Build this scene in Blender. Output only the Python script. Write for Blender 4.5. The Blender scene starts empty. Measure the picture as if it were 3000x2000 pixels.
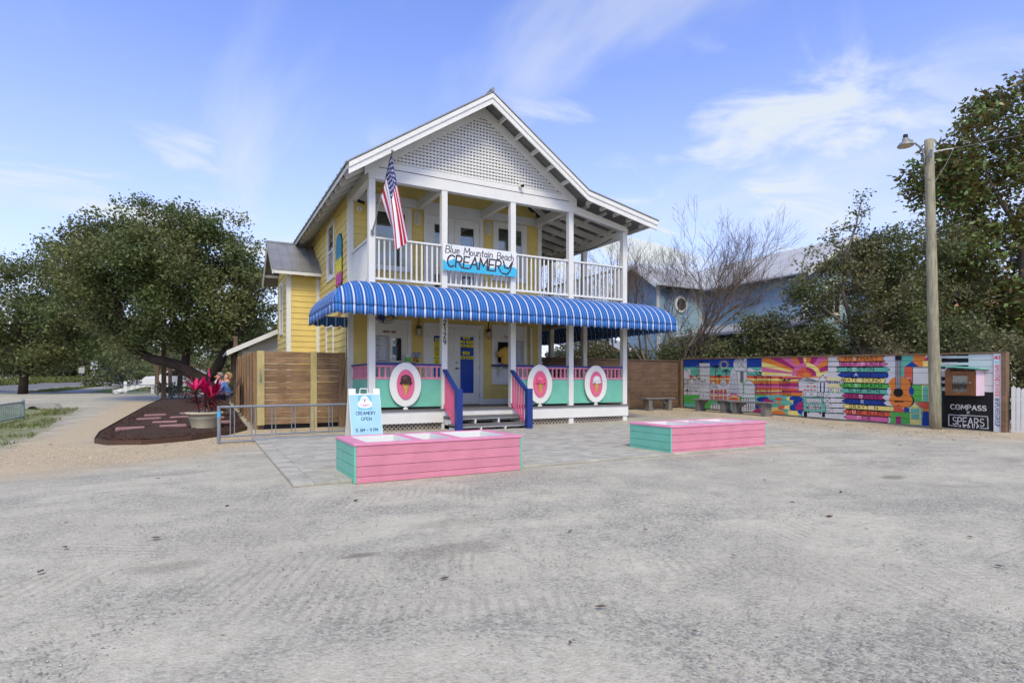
import bpy, math, random
import numpy as np
from mathutils import Vector, Matrix, noise as mnoise
R = math.radians
scene = bpy.context.scene
COL = scene.collection
random.seed(7)

# ---------------------------------------------------------------- camera
cam = bpy.data.cameras.new('camera'); cam.lens = 20.0; cam.sensor_width = 36.0
cam.shift_y = 116.0 / 3000.0; cam.clip_start = 0.1; cam.clip_end = 3000
camo = bpy.data.objects.new('camera', cam); COL.objects.link(camo)
camo.location = (0, 0, 1.18); camo.rotation_euler = (R(90), 0, -R(28.5))
scene.camera = camo

# ---------------------------------------------------------------- sky, sun, exposure
SUN_EL, SUN_AZ = 50.0, 200.0        # azimuth clockwise from +Y: behind the camera
world = bpy.data.worlds.new('World'); scene.world = world; world.use_nodes = True
wt = world.node_tree; wt.nodes.clear()
def wn(t, **k):
    n = wt.nodes.new(t)
    for a, b in k.items(): setattr(n, a, b)
    return n
wout = wn('ShaderNodeOutputWorld'); wbg = wn('ShaderNodeBackground'); wbg.inputs[1].default_value = 0.10
sky = wn('ShaderNodeTexSky', sky_type='NISHITA', sun_disc=False, sun_elevation=R(SUN_EL), sun_rotation=R(SUN_AZ))
sky.air_density = 1.0; sky.dust_density = 0.6; sky.ozone_density = 2.0
wtc = wn('ShaderNodeTexCoord'); wsep = wn('ShaderNodeSeparateXYZ'); wt.links.new(wtc.outputs['Generated'], wsep.inputs[0])
def wmath(op, a, b=None, c=None, clamp=False):
    n = wn('ShaderNodeMath', operation=op, use_clamp=clamp)
    for i, v in enumerate((a, b, c)):
        if v is None: continue
        if isinstance(v, (int, float)): n.inputs[i].default_value = v
        else: wt.links.new(v, n.inputs[i])
    return n.outputs[0]
wz = wmath('MAXIMUM', wsep.outputs[2], 0.0)
den = wmath('ADD', wz, 0.16)
wcom = wn('ShaderNodeCombineXYZ')
wt.links.new(wmath('DIVIDE', wsep.outputs[0], den), wcom.inputs[0]); wt.links.new(wmath('DIVIDE', wsep.outputs[1], den), wcom.inputs[1])
def wnoise(rotz, scale, loc, s, detail, dist):
    mp = wn('ShaderNodeMapping'); mp.inputs['Rotation'].default_value = (0, 0, R(rotz)); mp.inputs['Scale'].default_value = scale; mp.inputs['Location'].default_value = loc
    wt.links.new(wcom.outputs[0], mp.inputs[0])
    n = wn('ShaderNodeTexNoise'); n.inputs['Scale'].default_value = s; n.inputs['Detail'].default_value = detail; n.inputs['Roughness'].default_value = 0.55; n.inputs['Distortion'].default_value = dist
    wt.links.new(mp.outputs[0], n.inputs['Vector']); return n.outputs[0]
def wramp(v, lo, hi):
    n = wn('ShaderNodeMapRange', interpolation_type='SMOOTHSTEP'); n.inputs[1].default_value = lo; n.inputs[2].default_value = hi
    wt.links.new(v, n.inputs[0]); return n.outputs[0]
c1 = wramp(wnoise(0, (1.5, 0.45, 1), (3.1, 2.2, 0), 1.1, 5, 0.5), 0.46, 0.74)     # long cirrus streaks
c2 = wramp(wnoise(25, (0.8, 1.7, 1), (6.3, 6.1, 0), 1.7, 6, 0.7), 0.47, 0.66)      # finer, puffier patches
big = wramp(wnoise(10, (1, 1, 1), (3.4, 4.0, 0), 0.75, 2, 0.0), 0.42, 0.62)
cl = wmath('MAXIMUM', wmath('MULTIPLY', c1, 0.62), wmath('MULTIPLY', c2, big))
hz = wramp(wz, 0.58, 0.0)                                                          # thin high haze thickens towards the horizon
cl = wmath('ADD', wmath('MULTIPLY', cl, 0.78), wmath('MULTIPLY', hz, 0.60), clamp=True)
tint = wn('ShaderNodeMix', data_type='RGBA', blend_type='MULTIPLY'); tint.inputs[0].default_value = 1.0
wt.links.new(sky.outputs[0], tint.inputs[6]); tint.inputs[7].default_value = (1.42, 1.38, 1.92, 1)
cm = wn('ShaderNodeMix', data_type='RGBA'); wt.links.new(cl, cm.inputs[0]); wt.links.new(tint.outputs[2], cm.inputs[6]); cm.inputs[7].default_value = (4.8, 5.2, 5.55, 1)
wt.links.new(cm.outputs[2], wbg.inputs[0]); wt.links.new(wbg.outputs[0], wout.inputs[0])
sun = bpy.data.lights.new('sun', 'SUN'); sun.energy = 1.5; sun.angle = R(18); sun.color = (1.0, 0.92, 0.62)
suno = bpy.data.objects.new('sun', sun); COL.objects.link(suno)
az = R(SUN_AZ); el = R(SUN_EL)
sd = Vector((math.sin(az) * math.cos(el), math.cos(az) * math.cos(el), math.sin(el)))
suno.rotation_euler = (-sd).to_track_quat('-Z', 'Y').to_euler(); suno.location = (0, -10, 30)
vs = scene.view_settings; vs.view_transform = 'Standard'; vs.look = 'None'; vs.exposure = 0.73; vs.gamma = 1.0; vs.use_curve_mapping = False
scene.render.engine = 'CYCLES'; world.cycles.sampling_method = 'MANUAL'; world.cycles.sample_map_resolution = 256
cy = scene.cycles; cy.max_bounces = 5; cy.diffuse_bounces = 2; cy.glossy_bounces = 2; cy.transmission_bounces = 4; cy.transparent_max_bounces = 8
cy.use_denoising = True; cy.use_adaptive_sampling = True; cy.adaptive_threshold = 0.03; cy.caustics_reflective = False; cy.caustics_refractive = False; cy.sample_clamp_indirect = 6

# ---------------------------------------------------------------- helpers
def lin(c): c /= 255.0; return c / 12.92 if c <= 0.04045 else ((c + 0.055) / 1.055) ** 2.4
def S(r, g, b, k=1.0): return (lin(r) * k, lin(g) * k, lin(b) * k)
def tag(o, label=None, cat=None, group=None, kind=None):
    if label: o['label'] = label
    if cat: o['category'] = cat
    if group: o['group'] = group
    if kind: o['kind'] = kind
    return o
def thing(name, label, cat, loc=(0, 0, 0), group=None, rotz=0):
    o = bpy.data.objects.new(name, None); COL.objects.link(o); o.location = loc; o.rotation_euler = (0, 0, rotz)
    o.empty_display_size = 0.2
    return tag(o, label, cat, group)
def wmat(o):
    m = Matrix.LocRotScale(o.location, o.rotation_euler, o.scale)
    return wmat(o.parent) @ o.matrix_parent_inverse @ m if o.parent else m
def place(o, parent):
    if parent is not None:
        o.parent = parent
        o.matrix_parent_inverse = wmat(parent).inverted()
    return o
def link_mesh(name, me, mat, parent=None):
    o = bpy.data.objects.new(name, me); COL.objects.link(o)
    if mat is not None and not me.materials:
        for m in (mat if isinstance(mat, (list, tuple)) else [mat]): me.materials.append(m)
    return place(o, parent)
def copy_tree(o, parent=None, label=None, group=None):
    c = o.copy(); COL.objects.link(c)
    if parent is not None: c.parent = parent
    if label: c['label'] = label
    if group: c['group'] = group
    for ch in [x for x in list(o.children)]: copy_tree(ch, c)
    return c

class MB:
    def __init__(s): s.v = []; s.f = []; s.c = []; s.mi = []; s.uv = {}
    def add(s, vs, fs, c=None, mi=0):
        n = len(s.v); s.v += [tuple(p) for p in vs]
        for f in fs: s.f.append(tuple(i + n for i in f)); s.c.append(c); s.mi.append(mi)
    def hexa(s, p, c=None, mi=0):
        s.add(p, [(0, 3, 2, 1), (4, 5, 6, 7), (0, 1, 5, 4), (1, 2, 6, 5), (2, 3, 7, 6), (3, 0, 4, 7)], c, mi); return s
    def box(s, x0, x1, y0, y1, z0, z1, c=None, mi=0):
        s.hexa([(x0, y0, z0), (x1, y0, z0), (x1, y1, z0), (x0, y1, z0), (x0, y0, z1), (x1, y0, z1), (x1, y1, z1), (x0, y1, z1)], c, mi); return s
    def bar(s, a, b, w, h, up=(0, 0, 1), c=None, mi=0):
        a = Vector(a); b = Vector(b); d = (b - a).normalized(); u = Vector(up); sd = d.cross(u)
        if sd.length < 1e-4: sd = d.cross(Vector((0, 1, 0)))
        sd.normalize(); u = sd.cross(d).normalized(); sd = sd * w / 2; u = u * h / 2
        s.hexa([a - sd - u, a + sd - u, b + sd - u, b - sd - u, a - sd + u, a + sd + u, b + sd + u, b - sd + u], c, mi); return s
    def tube(s, pts, rs, n=6, cap=True, c=None, mi=0):
        pts = [Vector(p) for p in pts]
        if not isinstance(rs, (list, tuple)): rs = [rs] * len(pts)
        base = len(s.v); ref = None
        for i, p in enumerate(pts):
            d = (pts[min(i + 1, len(pts) - 1)] - pts[max(i - 1, 0)])
            d = d.normalized() if d.length > 1e-9 else Vector((0, 0, 1))
            if ref is None: ref = Vector((0, 0, 1)) if abs(d.z) < 0.9 else Vector((1, 0, 0))
            u = (ref - d * ref.dot(d)).normalized(); w = d.cross(u); ref = u
            for k in range(n):
                t = 2 * math.pi * k / n; s.v.append(tuple(p + (u * math.cos(t) + w * math.sin(t)) * rs[i]))
        for i in range(len(pts) - 1):
            for k in range(n):
                a = base + i * n + k; b = base + i * n + (k + 1) % n
                s.f.append((a, b, b + n, a + n)); s.c.append(c); s.mi.append(mi)
        if cap:
            s.f.append(tuple(base + k for k in range(n))[::-1]); s.c.append(c); s.mi.append(mi)
            e = base + (len(pts) - 1) * n; s.f.append(tuple(e + k for k in range(n))); s.c.append(c); s.mi.append(mi)
        return s
    def lathe(s, prof, n=20, o=(0, 0, 0), sx=1, sy=1, c=None, mi=0):
        b = len(s.v)
        for r, z in prof:
            for k in range(n):
                t = 2 * math.pi * k / n; s.v.append((o[0] + r * sx * math.cos(t), o[1] + r * sy * math.sin(t), o[2] + z))
        for i in range(len(prof) - 1):
            for k in range(n):
                s.f.append((b + i * n + k, b + i * n + (k + 1) % n, b + (i + 1) * n + (k + 1) % n, b + (i + 1) * n + k)); s.c.append(c); s.mi.append(mi)
        s.f.append(tuple(b + k for k in range(n))[::-1]); s.c.append(c); s.mi.append(mi)
        e = b + (len(prof) - 1) * n; s.f.append(tuple(e + k for k in range(n))); s.c.append(c); s.mi.append(mi)
        return s
    def prism(s, poly, fn, d0, d1, c=None, mi=0):
        n = len(poly); vs = [fn(u, v, d0) for u, v in poly] + [fn(u, v, d1) for u, v in poly]
        s.add(vs, [tuple(range(n))[::-1], tuple(range(n, 2 * n))] + [(i, (i + 1) % n, n + (i + 1) % n, n + i) for i in range(n)], c, mi); return s
    def ell(s, o, r, n=12, m=8, c=None, mi=0, bump=0, seed=0):
        prof = []
        b = len(s.v); rnd = random.Random(seed)
        for i in range(m + 1):
            a = -math.pi / 2 + math.pi * i / m
            for k in range(n):
                t = 2 * math.pi * k / n; q = 1 + bump * (rnd.random() - .5)
                s.v.append((o[0] + r[0] * math.cos(a) * math.cos(t) * q, o[1] + r[1] * math.cos(a) * math.sin(t) * q, o[2] + r[2] * math.sin(a) * q))
        for i in range(m):
            for k in range(n):
                s.f.append((b + i * n + k, b + i * n + (k + 1) % n, b + (i + 1) * n + (k + 1) % n, b + (i + 1) * n + k)); s.c.append(c); s.mi.append(mi)
        return s
    def build(s, name, mat, parent=None, smooth=False, bevel=0, seg=1, uv=None):
        me = bpy.data.meshes.new(name); me.from_pydata(s.v, [], s.f)
        if any(c is not None for c in s.c):
            ca = me.color_attributes.new('Col', 'FLOAT_COLOR', 'CORNER'); arr = []
            for c, f in zip(s.c, s.f): arr += (list(c or (.5, .5, .5)) + [1.0]) * len(f)
            ca.data.foreach_set('color', arr)
        if uv is not None:
            ul = me.uv_layers.new(name='UVMap'); arr = []
            for f in s.f:
                for i in f: arr += list(uv[i])
            ul.data.foreach_set('uv', arr)
        if any(s.mi): me.polygons.foreach_set('material_index', s.mi)
        if smooth: me.polygons.foreach_set('use_smooth', [True] * len(s.f))
        me.update()
        o = link_mesh(name, me, mat, parent)
        if bevel:
            m = o.modifiers.new('edge', 'BEVEL'); m.width = bevel; m.segments = seg; m.limit_method = 'ANGLE'
        return o
def box(name, mat, parent, x0, x1, y0, y1, z0, z1, bevel=0): return MB().box(x0, x1, y0, y1, z0, z1).build(name, mat, parent, bevel=bevel)
def bar(name, mat, parent, a, b, w, h, up=(0, 0, 1), bevel=0): return MB().bar(a, b, w, h, up).build(name, mat, parent, bevel=bevel)
def np_mesh(name, verts, faces, mat, parent=None, smooth=False):
    me = bpy.data.meshes.new(name); nv = len(verts); nf, k = faces.shape
    me.vertices.add(nv); me.vertices.foreach_set('co', np.asarray(verts, np.float32).ravel())
    me.loops.add(nf * k); me.loops.foreach_set('vertex_index', np.asarray(faces, np.int32).ravel())
    me.polygons.add(nf); me.polygons.foreach_set('loop_start', np.arange(0, nf * k, k, dtype=np.int32))
    me.update(calc_edges=True); me.validate()
    if smooth: me.polygons.foreach_set('use_smooth', np.ones(nf, bool))
    return link_mesh(name, me, mat, parent)

# ---------------------------------------------------------------- materials
class NT:
    def __init__(s, name):
        s.m = bpy.data.materials.new(name); s.m.use_nodes = True; s.t = s.m.node_tree; s.t.nodes.clear()
        s.out = s.n('ShaderNodeOutputMaterial'); s.p = s.n('ShaderNodeBsdfPrincipled'); s.l(s.p.outputs[0], s.out.inputs[0])
    def n(s, t, **k):
        n = s.t.nodes.new(t)
        for a, b in k.items(): setattr(n, a, b)
        return n
    def l(s, a, b): s.t.links.new(a, b)
    def put(s, v, sock):
        if hasattr(v, 'is_linked'): s.l(v, sock)
        elif isinstance(v, (tuple, list)): sock.default_value = (*v, 1) if len(v) == 3 and len(sock.default_value) == 4 else v
        else: sock.default_value = v
    def math(s, op, a, b=None, clamp=False):
        n = s.n('ShaderNodeMath', operation=op, use_clamp=clamp); s.put(a, n.inputs[0])
        if b is not None: s.put(b, n.inputs[1])
        return n.outputs[0]
    def mix(s, f, a, b, mode='MIX'):
        n = s.n('ShaderNodeMix', data_type='RGBA', blend_type=mode); s.put(f, n.inputs[0]); s.put(a, n.inputs[6]); s.put(b, n.inputs[7]); return n.outputs[2]
    def rng(s, v, a, b, c=0.0, d=1.0):
        n = s.n('ShaderNodeMapRange', interpolation_type='SMOOTHSTEP'); s.put(v, n.inputs[0])
        for i, q in enumerate((a, b, c, d)): n.inputs[i + 1].default_value = q
        return n.outputs[0]
    def pos(s, scale=(1, 1, 1), rot=(0, 0, 0)):
        g = s.n('ShaderNodeNewGeometry'); m = s.n('ShaderNodeMapping'); m.inputs['Scale'].default_value = scale; m.inputs['Rotation'].default_value = rot
        s.l(g.outputs['Position'], m.inputs[0]); return m.outputs[0]
    def noise(s, vec, scale, detail=3, rough=.55, dist=0):
        n = s.n('ShaderNodeTexNoise'); s.put(vec, n.inputs['Vector']); n.inputs['Scale'].default_value = scale; n.inputs['Detail'].default_value = detail
        n.inputs['Roughness'].default_value = rough; n.inputs['Distortion'].default_value = dist; return n.outputs[0]
    def voro(s, vec, scale, out='Distance', feat='F1'):
        n = s.n('ShaderNodeTexVoronoi', feature=feat); s.put(vec, n.inputs['Vector']); n.inputs['Scale'].default_value = scale; return n.outputs[out]
    def bump(s, h, strength, dist=.01):
        b = s.n('ShaderNodeBump'); b.inputs['Strength'].default_value = strength; b.inputs['Distance'].default_value = dist; s.put(h, b.inputs['Height']); s.l(b.outputs[0], s.p.inputs['Normal'])
    def base(s, c, rough=.6, spec=.3, metal=0):
        s.put(c, s.p.inputs['Base Color']); s.put(rough, s.p.inputs['Roughness']); s.p.inputs['Specular IOR Level'].default_value = spec; s.p.inputs['Metallic'].default_value = metal; return s.m
def scl(c, k): return tuple(min(1.0, v * k) for v in c)
def paint(name, c, rough=.55, var=.05, vs=2.5, dirt=0.0, dirtc=(.12, .10, .08), grain=None, gs=30, gk=.12, bmp=.12, objvar=0.0, spec=.3, metal=0, attr=False):
    """painted or plain surface: soft colour variation, optional grime, optional grain along an axis, optional piece-to-piece change"""
    t = NT(name); base = c
    if attr: a = t.n('ShaderNodeAttribute', attribute_name='Col'); base = a.outputs['Color']; dark = t.mix(1.0, base, (1 - var * 1.4,) * 3, 'MULTIPLY'); lite = base
    else: dark = scl(c, 1 - var); lite = scl(c, 1 + var)
    col = t.mix(t.rng(t.noise(t.pos(), vs, 4), .3, .7), dark, lite)
    h = t.noise(t.pos(), 90, 2)
    if grain:
        sc = {'x': (1, 14, 14), 'y': (14, 1, 14), 'z': (14, 14, 1)}[grain]
        g = t.noise(t.pos(sc), gs / 14.0 * 2, 5, .6, .6); h = g
        col = t.mix(t.rng(g, .35, .68), col, t.mix(1.0, col, (1 - gk, 1 - gk * 1.1, 1 - gk * 1.2), 'MULTIPLY'))
    if objvar:
        oi = t.n('ShaderNodeObjectInfo'); k = t.math('ADD', t.math('MULTIPLY', oi.outputs['Random'], 2 * objvar), 1 - objvar)
        cmb = t.n('ShaderNodeCombineColor'); [t.l(k, cmb.inputs[i]) for i in range(3)]
        col = t.mix(1.0, col, cmb.outputs[0], 'MULTIPLY')
    if dirt:
        d = t.math('MULTIPLY', t.rng(t.noise(t.pos((1, 1, .45)), 3.3, 8, .66), .50, .78), dirt)
        col = t.mix(d, col, dirtc)
    t.bump(h, bmp, .004)
    return t.base(col, rough, spec, metal)
def glass(name, tint=(.75, .8, .78), refl=.9):
    t = NT(name); tr = t.n('ShaderNodeBsdfTransparent'); tr.inputs[0].default_value = (*tint, 1); gl = t.n('ShaderNodeBsdfGlossy'); gl.inputs['Roughness'].default_value = .02
    gl.inputs['Color'].default_value = (refl, refl, refl, 1)
    fr = t.n('ShaderNodeFresnel'); fr.inputs[0].default_value = 1.6; mx = t.n('ShaderNodeMixShader'); t.l(t.math('ADD', t.math('MULTIPLY', fr.outputs[0], 1.3), .06, True), mx.inputs[0])
    t.l(tr.outputs[0], mx.inputs[1]); t.l(gl.outputs[0], mx.inputs[2]); t.l(mx.outputs[0], t.out.inputs[0]); return t.m
def leafmat(name, c, c2, trans=.25, rough=.5, under=None, ns=.5):
    t = NT(name); g = t.n('ShaderNodeNewGeometry'); r = g.outputs['Random Per Island']
    col = t.mix(t.rng(t.noise(t.pos(), ns, 2), .35, .65), c, c2)
    k = t.math('ADD', t.math('MULTIPLY', r, .75), .62); cmb = t.n('ShaderNodeCombineColor'); [t.l(k, cmb.inputs[i]) for i in range(3)]
    col = t.mix(1.0, col, cmb.outputs[0], 'MULTIPLY')
    if under: col = t.mix(g.outputs['Backfacing'], col, under)
    t.base(col, rough, .35); tl = t.n('ShaderNodeBsdfTranslucent'); t.l(col, tl.inputs[0]); mx = t.n('ShaderNodeMixShader'); mx.inputs[0].default_value = trans
    t.l(t.p.outputs[0], mx.inputs[1]); t.l(tl.outputs[0], mx.inputs[2]); t.l(mx.outputs[0], t.out.inputs[0]); return t.m

M = {}
M['white'] = paint('white_paint', (.80, .785, .71), .5, .03, dirt=.07, dirtc=(.42, .40, .36))
M['white_shop'] = paint('white_trim_paint', (.78, .765, .70), .5, .03, dirt=.10, dirtc=(.40, .37, .33))
M['yellow'] = paint('yellow_siding_paint', S(228, 202, 118), .55, .05, grain='x', gk=.06, objvar=.035, dirt=.08, dirtc=S(150, 125, 60))
M['yellow_side'] = paint('yellow_side_siding_paint', S(228, 202, 118), .55, .05, grain='y', gk=.06, objvar=.035, dirt=.08, dirtc=S(150, 125, 60))
M['mint'] = paint('mint_paint', S(118, 192, 166), .45, .05, vs=4, grain='x', gk=.05, dirt=.05, objvar=.02)
M['pink'] = paint('pink_paint', S(220, 140, 157), .45, .05, vs=3, grain='x', gk=.09, dirt=.24, dirtc=S(172, 100, 114), objvar=.04)
M['pinkdeep'] = paint('deep_pink_paint', S(224, 104, 138), .4, .03)
M['navy'] = paint('navy_paint', S(38, 58, 125), .4, .05)
M['deckgrey'] = paint('grey_deck_paint', S(112, 110, 108), .6, .08, vs=6, grain='x', gk=.12, dirt=.1)
M['metalroof'] = paint('grey_metal_roof', S(150, 148, 142), .42, .10, vs=2.0, dirt=.25, dirtc=S(110, 98, 84), spec=.5, metal=.35)
M['soffit'] = paint('roof_underside', S(120, 117, 111), .7, .06)
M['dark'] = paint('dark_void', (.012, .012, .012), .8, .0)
M['black'] = paint('black_plastic', (.018, .018, .018), .45, .05)
M['glass'] = glass('window_glass')
M['blind'] = paint('blind_slat', S(180, 190, 182), .5, .03)
M['screen'] = paint('insect_screen', S(62, 64, 64), .7, .04)
M['steel'] = paint('galvanised_steel', S(142, 146, 148), .42, .08, vs=9, metal=.45, spec=.5)
M['darksteel'] = paint('dark_metal', S(60, 58, 55), .45, .08, metal=.5)
M['attr'] = paint('painted_print', (1, 1, 1), .5, .06, attr=True)
M['attr_worn'] = paint('painted_boards', (1, 1, 1), .55, .07, attr=True, dirt=.10, dirtc=(.16, .14, .12), grain='y', gk=.07)
# ================================================================ ground
SA, CA = math.sin(R(28.5)), math.cos(R(28.5))
def hgt(x, y):
    """the site lies level in front of the shop and climbs gently behind it"""
    t = np.asarray(x) * SA + np.asarray(y) * CA
    s = .0384 * np.logaddexp(0, (t - 15) / 1.6)
    return np.where(s < .9, s, .9 + .25 * (1 - np.exp(-(s - .9) / .25)))
def gz(x, y): return float(hgt(x, y))
def poly_sd(x, y, poly):
    """signed distance to a polygon, positive inside"""
    p = np.array(poly, float); d = np.full(x.shape, 1e9); ins = np.zeros(x.shape, bool)
    for i in range(len(p)):
        a = p[i]; b = p[(i + 1) % len(p)]; e = b - a
        t = np.clip(((x - a[0]) * e[0] + (y - a[1]) * e[1]) / (e @ e), 0, 1)
        d = np.minimum(d, np.hypot(x - a[0] - t * e[0], y - a[1] - t * e[1]))
        c = (a[1] > y) != (b[1] > y)
        with np.errstate(divide='ignore', invalid='ignore'): xi = e[0] * (y - a[1]) / (e[1] if e[1] else 1e-9) + a[0]
        ins ^= c & (x < xi)
    return np.where(ins, d, -d)
def axis(lo, hi, step, far, n):
    core = np.arange(lo, hi + 1e-6, step); q = np.geomspace(step, far, n)
    return np.concatenate([lo - np.cumsum(q)[::-1], core, hi + np.cumsum(q)])
gx = axis(-16, 20, .16, 140, 26); gy = axis(-3, 34, .16, 140, 26)
GX, GY = np.meshgrid(gx, gy)
rng = np.random.default_rng(3)
def vnoise(x, y, s, seed):
    r = np.random.default_rng(seed).random((256, 256)); x = x * s; y = y * s
    xi = np.floor(x).astype(int); yi = np.floor(y).astype(int); fx = x - xi; fy = y - yi
    fx = fx * fx * (3 - 2 * fx); fy = fy * fy * (3 - 2 * fy); q = lambda a, b: r[a % 256, b % 256]
    return (q(xi, yi) * (1 - fx) + q(xi + 1, yi) * fx) * (1 - fy) + (q(xi, yi + 1) * (1 - fx) + q(xi + 1, yi + 1) * fx) * fy - .5
near = np.clip(1 - (np.hypot(GX - 4, GY - 5) - 14) / 10, 0, 1)
flat = np.clip(-poly_sd(GX, GY, [(.6, 6.4), (9.6, 6.4), (11, 13), (11, 25), (0.6, 25)]) / 1.2, 0, 1)
GZ = hgt(GX, GY) + near * flat * (.035 * vnoise(GX, GY, .45, 1) + .018 * vnoise(GX, GY, 1.6, 2)) - .004
def soft(p, w): return np.clip(.5 + poly_sd(GX, GY, p) / w, 0, 1)
ztan = np.maximum.reduce([
    soft([(-2.9, 8.3), (-1.2, 9.3), (0, 10.2), (.9, 11.3), (3.2, 12.0), (3.2, 15), (.3, 15.2), (-1.7, 13.2), (-1.8, 31), (-3.0, 31.5), (-3.1, 15), (-3.2, 11)], 2.4),
    .66 * soft([(13.0, 4.6), (12.9, 8.2), (13.4, 11), (11.2, 14), (11.2, 18), (17.2, 18), (19, 2), (14, 2)], 3.2)])
zgrass = np.maximum.reduce([
    .62 * soft([(-3.5, 10.6), (-3.0, 12), (-3.0, 14.6), (-3.4, 19), (-4.0, 27), (-6.8, 28.6), (-60, 30), (-60, 2), (-5, 7)], 1.2),
    .9 * soft([(-10.2, 45), (-7.9, 62), (-7.4, 62), (-7.2, 54), (-8.0, 44.2)], .6),
    .9 * soft([(-6.4, 42.2), (-6.0, 56), (-1, 56), (-1, 41.5), (-4.2, 40.6)], .8)])
zdirt = np.maximum.reduce([
    .9 * soft([(17, -20), (17, 18), (9, 18.5), (3, 26), (2, 44), (-1, 46), (-1, 90), (200, 200), (300, -60)], 1.5),
    .5 * soft([(-3.2, 14), (-3.0, 19), (-3.9, 27), (-5.0, 27.5), (-6.5, 20), (-5.5, 14)], 1.5),
    .9 * soft([(-16.5, 40), (-22, 40), (-300, 60), (-300, 400), (-3, 400), (-11, 75)], 2.0)])
ny_, nx_ = GX.shape
verts = np.stack([GX.ravel(), GY.ravel(), GZ.ravel()], 1)
ii = np.arange(ny_ * nx_).reshape(ny_, nx_)
faces = np.stack([ii[:-1, :-1].ravel(), ii[:-1, 1:].ravel(), ii[1:, 1:].ravel(), ii[1:, :-1].ravel()], 1)

t = NT('gravel_lot')
za = t.n('ShaderNodeAttribute', attribute_name='Zone'); sep = t.n('ShaderNodeSeparateColor'); t.l(za.outputs['Color'], sep.inputs[0])
P = t.pos()
patch = t.noise(t.pos((1, 1.6, 1), (0, 0, R(20))), .55, 5, .62, .4)
patch2 = t.noise(P, 2.3, 6, .68)
grit = t.noise(P, 30, 3, .75); grit2 = t.noise(P, 110, 2, .7)
cells = t.voro(P, 62, 'Color'); csep = t.n('ShaderNodeSeparateColor'); t.l(cells, csep.inputs[0])
stone = t.mix(csep.outputs[0], S(130, 126, 113), S(188, 182, 162))
dust = t.mix(t.rng(t.noise(P, 9, 5, .7), .3, .7), S(188, 180, 156), S(206, 198, 174))
f = t.rng(t.math('ADD', t.math('MULTIPLY', patch, .6), t.math('ADD', t.math('MULTIPLY', patch2, .45), t.math('MULTIPLY', grit, .45))), .62, .88)
col = t.mix(f, stone, dust)
blot = t.noise(P, .33, 4, .6, .3)
col = t.mix(t.math('MULTIPLY', t.rng(blot, .42, .62), .42), col, t.mix(csep.outputs[2], S(170, 160, 138), S(196, 188, 168)))
track = t.noise(t.pos((.6, 11, 1), (0, 0, R(28))), 1.5, 4, .6, .3)
track2 = t.noise(t.pos((11, .7, 1), (0, 0, R(14))), 1.3, 4, .6, .3)
tk = t.math('MAXIMUM', t.rng(track, .60, .74), t.math('MULTIPLY', t.rng(track2, .62, .76), .8))
col = t.mix(t.math('MULTIPLY', tk, 0.30), col, S(146, 138, 122))
stain = t.rng(t.noise(P, .8, 3, .5, .2), .66, .76)
col = t.mix(t.math('MULTIPLY', stain, .45), col, S(110, 104, 92))
for sx_, sy2, ra_, k_ in ((.94, 3.92, .17, .6), (1.5, 3.75, .5, .28), (7.5, 3.95, .34, .55), (1.85, 4.5, .45, .25), (-.2, 4.3, .35, .3)):
    vm = t.n('ShaderNodeVectorMath', operation='SUBTRACT'); t.l(t.pos(), vm.inputs[0]); vm.inputs[1].default_value = (sx_, sy2, 0)
    mpx = t.n('ShaderNodeMapping'); mpx.inputs['Rotation'].default_value = (0, 0, R(35)); mpx.inputs['Scale'].default_value = (1, 2.2, 1); t.l(vm.outputs[0], mpx.inputs[0]); ln = t.n('ShaderNodeVectorMath', operation='LENGTH'); t.l(mpx.outputs[0], ln.inputs[0])
    dd = t.math('ADD', ln.outputs['Value'], t.math('MULTIPLY', t.math('SUBTRACT', patch2, .5), ra_ * 1.2))
    col = t.mix(t.rng(dd, ra_ * .35, ra_, k_, 0.0), col, S(104, 94, 78))
speck = t.rng(grit2, .60, .74); col = t.mix(t.math('MULTIPLY', speck, .5), col, S(112, 107, 96))
speck2 = t.rng(t.noise(P, 75, 2, .7), .64, .74); col = t.mix(t.math('MULTIPLY', speck2, .6), col, S(210, 205, 190))
tanc = t.mix(csep.outputs[1], S(168, 146, 110), S(210, 193, 158)); tanc = t.mix(t.rng(grit, .4, .7), tanc, S(192, 175, 146))
edge = t.math('MULTIPLY', t.math('SUBTRACT', t.math('ADD', t.math('MULTIPLY', t.noise(P, 2.2, 5, .7), .6), t.math('MULTIPLY', grit, .4)), .5), 1.5)
def zone(ch, k=1.0): return t.rng(t.math('ADD', sep.outputs[ch], t.math('MULTIPLY', edge, k)), .22, .80)
col = t.mix(zone(0), col, tanc)
dirtc = t.mix(t.rng(t.noise(P, 14, 5, .7), .3, .7), S(84, 66, 50), S(136, 112, 88))
col = t.mix(zone(2), col, dirtc)
grs = t.mix(t.rng(t.noise(P, 6, 5, .7), .3, .7), S(82, 98, 44), S(132, 140, 72))
col = t.mix(zone(1, 1.5), col, grs)
def tread(rot, sc, seed, lo):
    w = t.n('ShaderNodeTexWave', wave_type='BANDS', bands_direction='X'); w.inputs['Scale'].default_value = sc; w.inputs['Distortion'].default_value = 2.2; w.inputs['Detail'].default_value = 1.0; w.inputs['Detail Scale'].default_value = .6
    t.l(t.pos((1, 1, 1), (0, 0, R(rot))), w.inputs['Vector']); return t.math('MULTIPLY', t.rng(w.outputs['Fac'], .55, .9), t.rng(t.noise(t.pos((1 + .01 * seed, 1.3, 1), (seed, 0, 0)), .75, 2, .5, .4), lo, lo + .1))
td = t.math('MAXIMUM', tread(24, 4.2, 3, .56), tread(-58, 5.0, 8, .58))
col = t.mix(t.math('MULTIPLY', td, .26), col, S(138, 131, 117))
tk = t.math('ADD', tk, td)
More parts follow.
